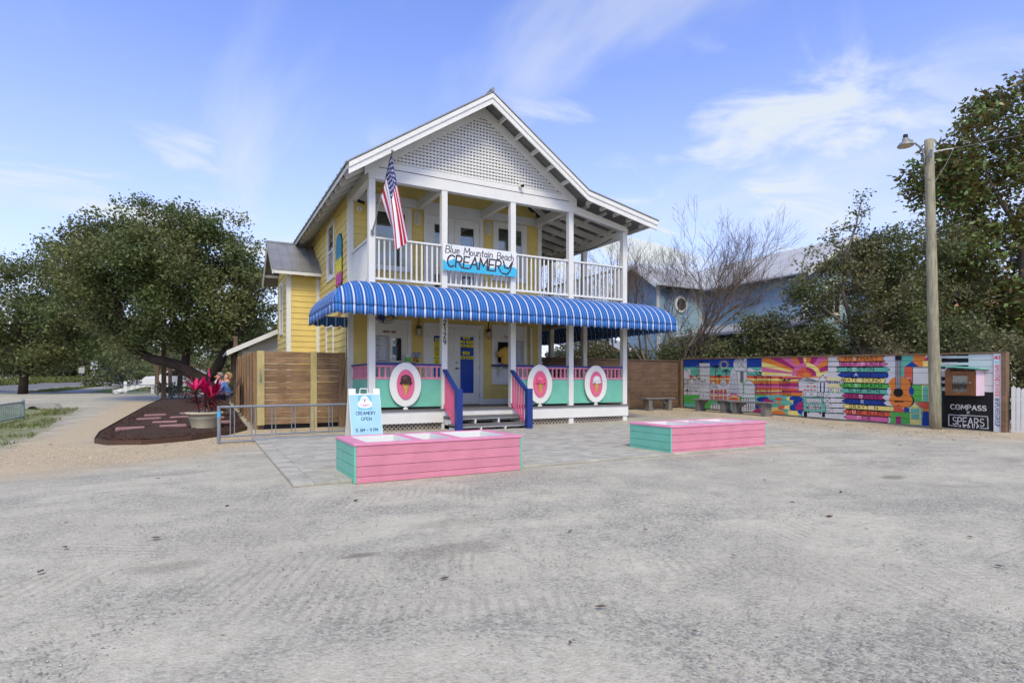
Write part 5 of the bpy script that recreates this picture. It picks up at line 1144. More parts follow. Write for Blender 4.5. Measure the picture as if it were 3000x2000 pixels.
SL = [(-1.43, 15.25, 'pink stepping slab lying farthest out toward the gravel path'), (-.62, 15.55, 'pink stepping slab just behind the one at the bed tip'), (-.85, 16.9, 'broad pink stepping slab in the middle of the mulch bed'), (.02, 16.65, 'pink stepping slab half hidden by the clay pot rim'), (-1.30, 18.4, 'thin pink stepping slab near the far bed edge'), (-.55, 18.6, 'pink stepping slab in the third row of the bed'), (.25, 18.0, 'pink stepping slab by the potted plant stems'), (-1.25, 19.9, 'pink stepping slab in the last row along the bed edge'), (-.35, 20.3, 'pink stepping slab in the last row toward the chairs'), (.33, 16.25, 'pink stepping slab behind the pot beside the rack')]
for k, (x, y, lb) in enumerate(SL):
    z = gz(x, y) + .10; a = rr.uniform(-.1, .35); s_ = MB(); ca_, sa_ = math.cos(a), math.sin(a)
    P_ = lambda u, v, w: (x + u * ca_ - v * sa_, y + u * sa_ + v * ca_, z + w + .012 * u); s_.hexa([P_(-.27, -.15, -.03), P_(.27, -.15, -.03), P_(.27, .15, -.03), P_(-.27, .15, -.03), P_(-.27, -.15, .045), P_(.27, -.15, .045), P_(.27, .15, .045), P_(-.27, .15, .045)])
    tag(s_.build('stepping_stone', M['slab'], None, bevel=.008), lb, 'paving slab', 'pink stepping slabs in the mulch bed')

# ---- potted cordyline
M['clay'] = paint('cream_plastic_pot', S(196, 184, 152), .7, .08, vs=5, dirt=.3, dirtc=S(150, 134, 100))
PC = (.03, 14.95, gz(.03, 14.95) + .09)
pp = thing('potted_plant', 'magenta cordyline plants in a wide cream bowl pot on the mulch', 'plant', PC)
MB().lathe([(.24, -.06), (.27, .02), (.315, .22), (.325, .228), (.322, .24), (.345, .31), (.395, .325), (.40, .36), (.375, .372), (.34, .35), (.33, .31)], 32, PC).build('pot', M['clay'], pp, smooth=True); MB().lathe([(.0, .30), (.335, .31)], 20, PC).build('soil', M['mulch'], pp)
tl_ = [leafmat('cordyline_pink', S(232, 30, 120), S(205, 16, 92), .35, .35, ns=6), leafmat('cordyline_dark', S(128, 30, 52), S(92, 52, 48), .3, .4, ns=6), leafmat('cordyline_crimson', S(190, 18, 76), S(150, 14, 62), .3, .35, ns=6)]
rc = random.Random(8)
def blade(base, az_, el_, L, w, droop, mat):
    mb = MB(); n = 6; d = Vector((math.cos(az_) * math.cos(el_), math.sin(az_) * math.cos(el_), math.sin(el_))); sd_ = Vector((-math.sin(az_), math.cos(az_), 0)); p = Vector(base); pts = []
    for i in range(n + 1):
        q = i / n; wd_ = w * (math.sin(math.pi * min(1, q * .92 + .08)) ** .7) * (1 - .15 * q) * .5; pts.append((p.copy(), wd_)); d2 = (d + Vector((0, 0, -droop * q * 1.6))).normalized(); p = p + d2 * L / n
    vs = []
    for c, wd_ in pts: vs += [c - sd_ * wd_ + Vector((0, 0, wd_ * .5)), c, c + sd_ * wd_ + Vector((0, 0, wd_ * .5))]
    mb.add(vs, [(i * 3 + k, i * 3 + k + 1, i * 3 + k + 4, i * 3 + k + 3) for i in range(n) for k in range(2)]); return mb.build('leaf', mat, pp, smooth=True)
for (sx, sy_, h, n1, n2, c0) in ((-.18, -.02, .52, 14, 22, 0), (.20, .06, .42, 14, 20, 2), (.02, .12, .44, 8, 14, 0), (.12, -.10, .36, 7, 12, 2)):
    b = Vector(PC) + Vector((sx * .6, sy_ * .6, .3)); tp = Vector(PC) + Vector((sx, sy_, .3 + h)); MB().tube([b, b.lerp(tp, .5) + Vector((.01, .02, 0)), tp], [.016, .013, .010], 6).build('stem', tl_[1], pp)
    for k in range(n1): blade(tp + Vector((0, 0, .02)), rc.uniform(0, 6.28), rc.uniform(.55, 1.35), rc.uniform(.32, .50), rc.uniform(.055, .085), rc.uniform(.1, .4), tl_[c0 if rc.random() < .75 else 2])
    for k in range(n2): q = rc.uniform(.35, .95); blade(b.lerp(tp, q), rc.uniform(0, 6.28), rc.uniform(.0, .7), rc.uniform(.28, .45), rc.uniform(.035, .055), rc.uniform(.4, 1.0), tl_[1])

# ---- tall chairs beside the fence and the two people in them
M['chair'] = paint('brown_resin_lumber', S(92, 76, 66), .6, .10, vs=6, grain='x', gk=.15)
def chair(x, y, label):
    z = gz(x, y); c = thing('adirondack_chair', label, 'chair', (x, y, z), 'tall slatted chairs along the fence'); B = lambda n, a, b, w, h, up=(0, 0, 1): bar(n, M['chair'], c, (x + a[0], y + a[1], z + .06 + a[2] * .88), (x + b[0], y + b[1], z + .06 + b[2] * .88), w, h, up)
    for s in (-.30, .30):
        B('leg', (-.30, s, 0), (-.30, s, .80), .10, .03, (0, 1, 0)); B('leg', (.05, s * .93, .50), (.42, s * .93, 0), .03, .11, (0, 0, 1)); B('armrest', (-.42, s * 1.05, .815), (.42, s * 1.05, .79), .13, .028); B('seat_rail', (-.32, s * .9, .55), (.22, s * .9, .44), .03, .11); B('arm_support', (.36, s * .95, .79), (.20, s * .9, .42), .03, .07)
    for k in range(6): q = k / 5; B('seat_slat', (-.34 + .54 * q, -.30, .615 - .115 * q), (-.34 + .54 * q, .30, .615 - .115 * q), .085, .02)
    for k in range(5): s = (k - 2) * .105; B('back_slat', (.18, s * .9, .46), (.60, s * 1.18, 1.36 - .05 * abs(k - 2)), .095, .02, (1, 0, .4))
    B('back_brace', (.44, -.27, .95), (.44, .27, .95), .03, .08); B('foot_rest', (-.42, -.30, .17), (-.42, .30, .17), .10, .025); B('foot_rest', (-.53, -.30, .16), (-.53, .30, .16), .10, .025); B('foot_bar', (-.58, -.28, .12), (.30, -.28, .12), .03, .09); B('foot_bar', (-.58, .28, .12), (.30, .28, .12), .03, .09)
    return c
chair(.44, 19.55, 'brown slatted chair under the person in the blue shirt'); chair(.50, 20.75, 'brown slatted chair under the person in the olive top')
def skin_mesh(name, nodes, edges, mat, parent, root=0, sub=2):
    me = bpy.data.meshes.new(name); me.from_pydata([n[0] for n in nodes], edges, []); o = bpy.data.objects.new(name, me); COL.objects.link(o)
    m = o.modifiers.new('skin', 'SKIN'); 
    for i, n in enumerate(nodes): sv = me.skin_vertices[0].data[i]; sv.radius = (n[1], n[2] if len(n) > 2 else n[1]); sv.use_root = (i == root)
    sb = o.modifiers.new('smooth', 'SUBSURF'); sb.levels = sub; sb.render_levels = sub
    dg = bpy.context.evaluated_depsgraph_get(); new = bpy.data.meshes.new_from_object(o.evaluated_get(dg)); bpy.data.objects.remove(o)
    new.polygons.foreach_set('use_smooth', [True] * len(new.polygons)); return link_mesh(name, new, mat, parent)
def person(x, y, z, label, skin, hairc, shirtc, trouserc, reach, hair_long, lean=0.0):
    """seated, facing -X; local axes: x back, y away from the camera"""
    G = lambda a, b, c: (x + a + lean * max(0, c - .64), y + b * 1.12, z + c * .925); msk = paint('skin_' + label[-8:].strip().replace(' ', '_'), skin, .5, .06)
    hands = ([(-.30, -.20, .93), (-.44, -.15, 1.06)] if reach else [(-.28, -.24, .76), (-.40, -.14, .80)])
    N = [(G(.16, 0, .64), .13, .15), (G(.13, 0, .82), .125, .15), (G(.05, 0, 1.02), .125, .17), (G(.0, 0, 1.14), .08, .12), (G(-.045, 0, 1.21), .058), (G(-.075, 0, 1.285), .078), (G(-.075, 0, 1.37), .095, .085), (G(-.06, 0, 1.42), .078),
         (G(.02, -.20, 1.10), .06), (G(-.08, -.25, .88), .047), (G(*hands[0]), .036), (G(*hands[1]), .034),
         (G(.02, .20, 1.10), .06), (G(-.06, .25, .86), .047), (G(-.26, .18, .76), .036), (G(-.38, .10, .80), .034),
         (G(-.02, -.10, .63), .085), (G(-.36, -.11, .64), .065), (G(-.40, -.11, .42), .05), (G(-.42, -.11, .22), .04), (G(-.52, -.11, .19), .035),
         (G(-.02, .10, .63), .085), (G(-.36, .11, .64), .065), (G(-.40, .11, .42), .05), (G(-.42, .11, .22), .04), (G(-.52, .11, .19), .035)]
    Ed = [(0, 1), (1, 2), (2, 3), (3, 4), (4, 5), (5, 6), (6, 7), (2, 8), (8, 9), (9, 10), (10, 11), (2, 12), (12, 13), (13, 14), (14, 15), (0, 16), (16, 17), (17, 18), (18, 19), (19, 20), (0, 21), (21, 22), (22, 23), (23, 24), (24, 25)]
    p = skin_mesh('person', N, Ed, msk, None); p.location = (0, 0, 0); tag(p, label, 'person')
    gro = lambda i, k: (N[i][0],) + tuple(r * k + .008 for r in N[i][1:])
    T = [gro(0, 1.1), gro(1, 1.1), gro(2, 1.12), gro(3, 1.05), gro(8, 1.2), gro(9, 1.3), gro(12, 1.2), gro(13, 1.3)]; Te = [(0, 1), (1, 2), (2, 3), (2, 4), (4, 5), (2, 6), (6, 7)]
    if reach: T += [gro(10, 1.35), gro(14, 1.3)]; Te += [(5, 8), (7, 9)]
    skin_mesh('shirt', T, Te, paint('shirt_' + label[:6].strip(), shirtc, .85, .1, vs=12, bmp=.4), p)
    L_ = [gro(0, 1.05), gro(16, 1.15), gro(17, 1.2), gro(18, 1.3), gro(21, 1.15), gro(22, 1.2), gro(23, 1.3)]; skin_mesh('trousers', L_, [(0, 1), (1, 2), (2, 3), (0, 4), (4, 5), (5, 6)], paint('trousers_' + label[:6].strip(), trouserc, .85, .1), p)
    mh = paint('hair_' + label[:6].strip(), hairc, .6, .2, vs=30, bmp=.8)
    hb = MB().ell(G(-.045, 0, 1.395), (.112, .096, .098), 14, 10, bump=.05); 
    hb.v = [v for v in hb.v]
    keep = [f for f in hb.f if sum(hb.v[i][0] - (x - .045 + lean * .755) + .9 * (hb.v[i][2] - (z + 1.395 * .925)) for i in f) / len(f) > -.015]; hb.f = keep; hb.c = [None] * len(keep); hb.mi = [0] * len(keep); hb.build('hair', mh, p, smooth=True)
    if hair_long: MB().ell(G(.02, 0, 1.34), (.085, .095, .13), 12, 8, bump=.08).build('hair', mh, p, smooth=True)
    f_ = MB(); f_.tube([G(-.165, 0, 1.372), G(-.185, 0, 1.335), G(-.165, 0, 1.325)], [.012, .02, .012], 6); f_.ell(G(-.06, -.088, 1.345), (.025, .014, .035), 8, 6); f_.ell(G(-.06, .088, 1.345), (.025, .014, .035), 8, 6); f_.build('face_relief', msk, p, smooth=True)
    e_ = MB(); [e_.ell(G(-.158, s, 1.368), (.008, .014, .007), 8, 5) for s in (-.035, .035)]; e_.tube([G(-.158, -.03, 1.29), G(-.166, 0, 1.292), G(-.158, .03, 1.29)], .006, 5); e_.build('eyes_and_mouth', paint('face_dark_' + label[:6].strip(), S(110, 66, 60), .5), p)
    g_ = MB(); g_.tube([G(-.10, -.10, 1.43), G(-.04, -.104, 1.40), G(-.035, -.10, 1.34)], .006, 5); g_.tube([G(-.10, .10, 1.43), G(-.04, .104, 1.40), G(-.035, .10, 1.34)], .006, 5); gp_ = G(-.105, 0, 1.435); g_.box(gp_[0] - .01, gp_[0] + .01, y - .10, y + .10, gp_[2] - .02, gp_[2] + .02); g_.build('sunglasses', M['black'], p)
    for s, hp in ((-1, G(*hands[1])), (1, N[15][0])):
        hv = Vector(hp)
        for k in range(4): a = hv + Vector((-.02, (k - 1.5) * .018, .012)); MB().tube([a, a + Vector((-.045, 0, .022 - .004 * k)), a + Vector((-.055, .0, .055 - .006 * abs(k - 1))), a + Vector((-.035, 0, .07))], [.0095, .009, .008, .006], 6).build('finger', msk, p, smooth=True)
        MB().tube([hv + Vector((0, s * .025, .02)), hv + Vector((-.02, s * .035, .05)), hv + Vector((-.03, s * .02, .075))], [.011, .01, .007], 6).build('thumb', msk, p, smooth=True)
    return hands
h_ = person(.50, 19.55, gz(.5, 19.55), 'person in a light blue long sleeved shirt holding up an ice cream cone', S(214, 150, 128), S(150, 138, 126), S(106, 152, 212), S(40, 44, 60), True, False)
person(.56, 20.75, gz(.56, 20.75), 'person in an olive top with blonde hair and sunglasses', S(220, 164, 138), S(178, 146, 96), S(98, 100, 76), S(70, 66, 60), False, True, .28)
hp = Vector((.50 + h_[1][0], 19.55 + h_[1][1] * 1.12, gz(.5, 19.55) + h_[1][2] * .925)) + Vector((-.045, 0, .06))
ic = thing('ice_cream_cone', 'small waffle cone with a pale scoop held in the hand', 'ice cream', tuple(hp)); MB().lathe([(.006, -.06), (.036, .06), (.038, .07)], 12, tuple(hp)).build('cone', M['waffle'], ic); MB().ell(tuple(hp + Vector((0, 0, .085))), (.04, .04, .04), 12, 8).build('scoop', paint('caramel_scoop', S(226, 186, 120), .5, .1), ic, smooth=True)
# ================================================================ things off to the road side
M['timber'] = paint('grey_brown_timber', S(112, 92, 74), .85, .12, vs=3, grain='z', gs=20, gk=.3)
def at_px(a, t, z=None):
    """a point a*t to the side of the view axis at distance t along it"""
    x = t * SA + a * t * CA; y = t * CA - a * t * SA; return (x, y, gz(x, y) if z is None else z)
def lpost(a, t, h, label, w=.15):
    p = at_px(a, t); tag(box('timber_post', M['timber'], None, p[0] - w / 2, p[0] + w / 2, p[1] - w / 2, p[1] + w / 2, p[2] - .05, p[2] + h, .008), label, 'post', 'rough timber posts by the beds')
lpost(-.612, 26.2, 2.75, 'timber post in front of its pair by the oak', .19); lpost(-.601, 31.5, 2.3, 'slimmer timber post just behind its pair by the oak', .18); lpost(-.624, 33.0, 2.2, 'pale timber post beside the slanted white gate beam', .2); lpost(-.486, 22.0, 2.75, 'tall timber post rising over the long side fence', .14); lpost(-.491, 24.5, 2.1, 'short timber post beyond the two people', .14)
gt = thing('barrier_gate', 'white barrier gate with its beam slanting down to one end', 'gate', at_px(-.65, 33.4))
a = at_px(-.70, 33.2); b = at_px(-.622, 33.6); M['gatewhite'] = paint('white_gate_paint', S(226, 226, 220), .6, .06, dirt=.1)
MB().bar((a[0], a[1], a[2] + .10), (b[0], b[1], b[2] + .70), .06, .22).build('beam', M['gatewhite'], gt)
for q, h in ((-.680, .72), (-.632, .55)): p = at_px(q, 33.5); MB().box(p[0] - .08, p[0] + .08, p[1] + .06, p[1] + .22, p[2] - .05, p[2] + h).build('post', M['gatewhite'], gt)
a = at_px(-.702, 32.6); b = at_px(-.625, 32.9); rack('bike_rack', 'galvanised bike rack standing before the slanted white barrier gate', a, b, .55, 7)
# speed sign, back of another sign, hydrant
def road_sign(a, t, w, h, zt, label, text):
    p = at_px(a, t); s = thing('road_sign', label, 'sign', p); MB().tube([(p[0], p[1], p[2] - .1), (p[0], p[1], p[2] + zt)], .035, 8).build('sign_post', M['steel'], s); V = Vector((SA, CA, 0)); Rt = Vector((CA, -SA, 0)); C0 = Vector(p) - V * .05
    ras = Ras(w, h, .01, S(228, 228, 230) if text else S(176, 172, 160))
    if text:
        ras.loop([(.02, .02), (w - .02, .02), (w - .02, h - .02), (.02, h - .02)], .015, DK); ras.text('SPEED', .08, h - .17, .10, .022, DK, width=w - .16); ras.text('LIMIT', .10, h - .31, .10, .022, DK, width=w - .2); ras.text('35', .12, .06, .24, .05, DK, width=w - .24)
    print_panel('sign_plate', ras, lambda u, v, d: tuple(C0 + Rt * (u - w / 2) - V * d + Vector((0, 0, zt - h + v))), .01, M['attr'], s)
road_sign(-.734, 47.5, .62, .70, 2.08, 'white SPEED LIMIT 35 sign on a steel post by the road', True); road_sign(-.756, 60, .62, .62, 1.62, 'blank grey back of a road sign across the road', False)
p = at_px(-.800, 59); hy = thing('fire_hydrant', 'small yellow fire hydrant across the road', 'hydrant', p); M['hyd'] = paint('yellow_hydrant', S(226, 190, 40), .5, .05)
MB().lathe([(.13, 0), (.13, .04), (.09, .05), (.09, .32), (.12, .33), (.12, .36), (.08, .43), (.02, .46), (.02, .50)], 12, p).build('body', M['hyd'], hy); MB().tube([(p[0] - .15, p[1], p[2] + .27), (p[0] + .15, p[1], p[2] + .27)], .045, 8).build('outlet', M['hyd'], hy)
# low railing and culvert at the ditch
rl = thing('ditch_railing', 'low grey green metal railing along the ditch', 'railing', (-4.75, 20, 0)); M['railgreen'] = paint('grey_green_metal', S(132, 146, 142), .5, .08)
for (z, r_) in ((.50, .022), (.06, .018)): MB().tube([(-4.9, 17.5, gz(-4.9, 17.5) + z), (-4.72, 21.9, gz(-4.72, 21.9) + z)], r_, 8).build('rail', M['railgreen'], rl)
for k in range(30): q = k / 29; x = -4.9 + .18 * q; y = 17.5 + 4.4 * q; MB().box(x - .012, x + .012, y - .012, y + .012, gz(x, y) + .06, gz(x, y) + .50).build('picket', M['railgreen'], rl)
for q in (0, 1): x = -4.9 + .18 * q; y = 17.5 + 4.4 * q; MB().box(x - .03, x + .03, y - .03, y + .03, gz(x, y) - .1, gz(x, y) + .57).build('post', M['railgreen'], rl)
cv = thing('culvert', 'concrete culvert headwall with a dark pipe mouth in the ditch', 'culvert', (-5.3, 24.5, .1)); Rt = Vector((CA, -SA, 0)); V = Vector((SA, CA, 0)); C0 = Vector(at_px(-.826, 21.0)); cw = lambda u, v, d: tuple(C0 + Rt * u - V * d + Vector((0, 0, v - .22)))
MB().prism([(-.75, 0), (.75, 0), (.45, .42), (-.75, .42)], cw, -.25, .0).build('headwall', M['concrete'], cv); MB().prism([(-.32 + .27 * math.cos(a_), .17 + .2 * math.sin(a_)) for a_ in np.linspace(0, 6.283, 20, False)], cw, .0, .03).build('pipe_rim', M['concrete'], cv); MB().prism([(-.32 + .22 * math.cos(a_), .17 + .16 * math.sin(a_)) for a_ in np.linspace(0, 6.283, 20, False)], cw, .031, .034).build('pipe_mouth', M['dark'], cv)
# parked white car, mostly hidden by posts and plants
cp = at_px(-.572, 36.0); cr_ = thing('parked_car', 'white car parked beyond the timber posts under the oak', 'car', cp); M['carwhite'] = paint('white_car_paint', S(228, 230, 232), .25, .02, spec=.6); Cx = Vector((.96, -.28, 0)); Cy = Vector((.28, .96, 0)); Cc = Vector(cp); cf = lambda u, v, d: tuple(Cc + Cx * u + Cy * d + Vector((0, 0, v)))
pro = [(-2.2, .35), (-2.25, .75), (-2.05, .95), (-1.35, 1.0), (-.65, 1.42), (.9, 1.46), (1.75, 1.02), (2.2, .95), (2.25, .4), (1.9, .3), (-1.9, .3)]; MB().prism(pro, cf, -.85, .85).build('body', M['carwhite'], cr_, bevel=.06, seg=3)
for sd_ in (-.856, .856): MB().prism([(-1.15, 1.0), (-.6, 1.34), (.1, 1.37), (.1, 1.0)], cf, sd_ - .004, sd_ + .004).build('side_window', M['black'], cr_); MB().prism([(.18, 1.0), (.18, 1.37), (.85, 1.37), (1.5, 1.02)], cf, sd_ - .004, sd_ + .004).build('side_window', M['black'], cr_)
for u in (-1.4, 1.4):
    for d in (-.80, .80): w_ = MB().tube([cf(u, .33, d - .1), cf(u, .33, d + .1)], .33, 18).build('wheel', M['black'], cr_); MB().tube([cf(u, .33, d - .105), cf(u, .33, d + .105)], .19, 12).build('rim', M['steel'], w_)
MB().prism([(-2.26, .62), (-2.22, .82), (-2.18, .82), (-2.2, .62)], cf, -.8, -.45).build('tail_lamp', paint('red_lamp', S(140, 30, 34), .3), cr_)
pfg = thing('garden_flag', 'small pink pennant hanging under the oak branches', 'flag', at_px(-.532, 24.5, 1.2)); q0 = Vector(at_px(-.534, 24.5, 1.75)); MB().hexa([q0, q0 + Vector((.03, 0, -.02)), q0 + Vector((.10, .02, -.42)), q0 + Vector((.0, 0, -.34)), q0 + Vector((0, .01, 0)), q0 + Vector((.03, .01, -.02)), q0 + Vector((.10, .03, -.42)), q0 + Vector((0, .01, -.34))]).build('cloth', paint('pink_cloth', S(222, 50, 110), .8), pfg); MB().tube([q0 + Vector((0, .01, .02)), q0 + Vector((0, .01, -1.5))], .01, 5).build('stick', M['timber'], pfg)
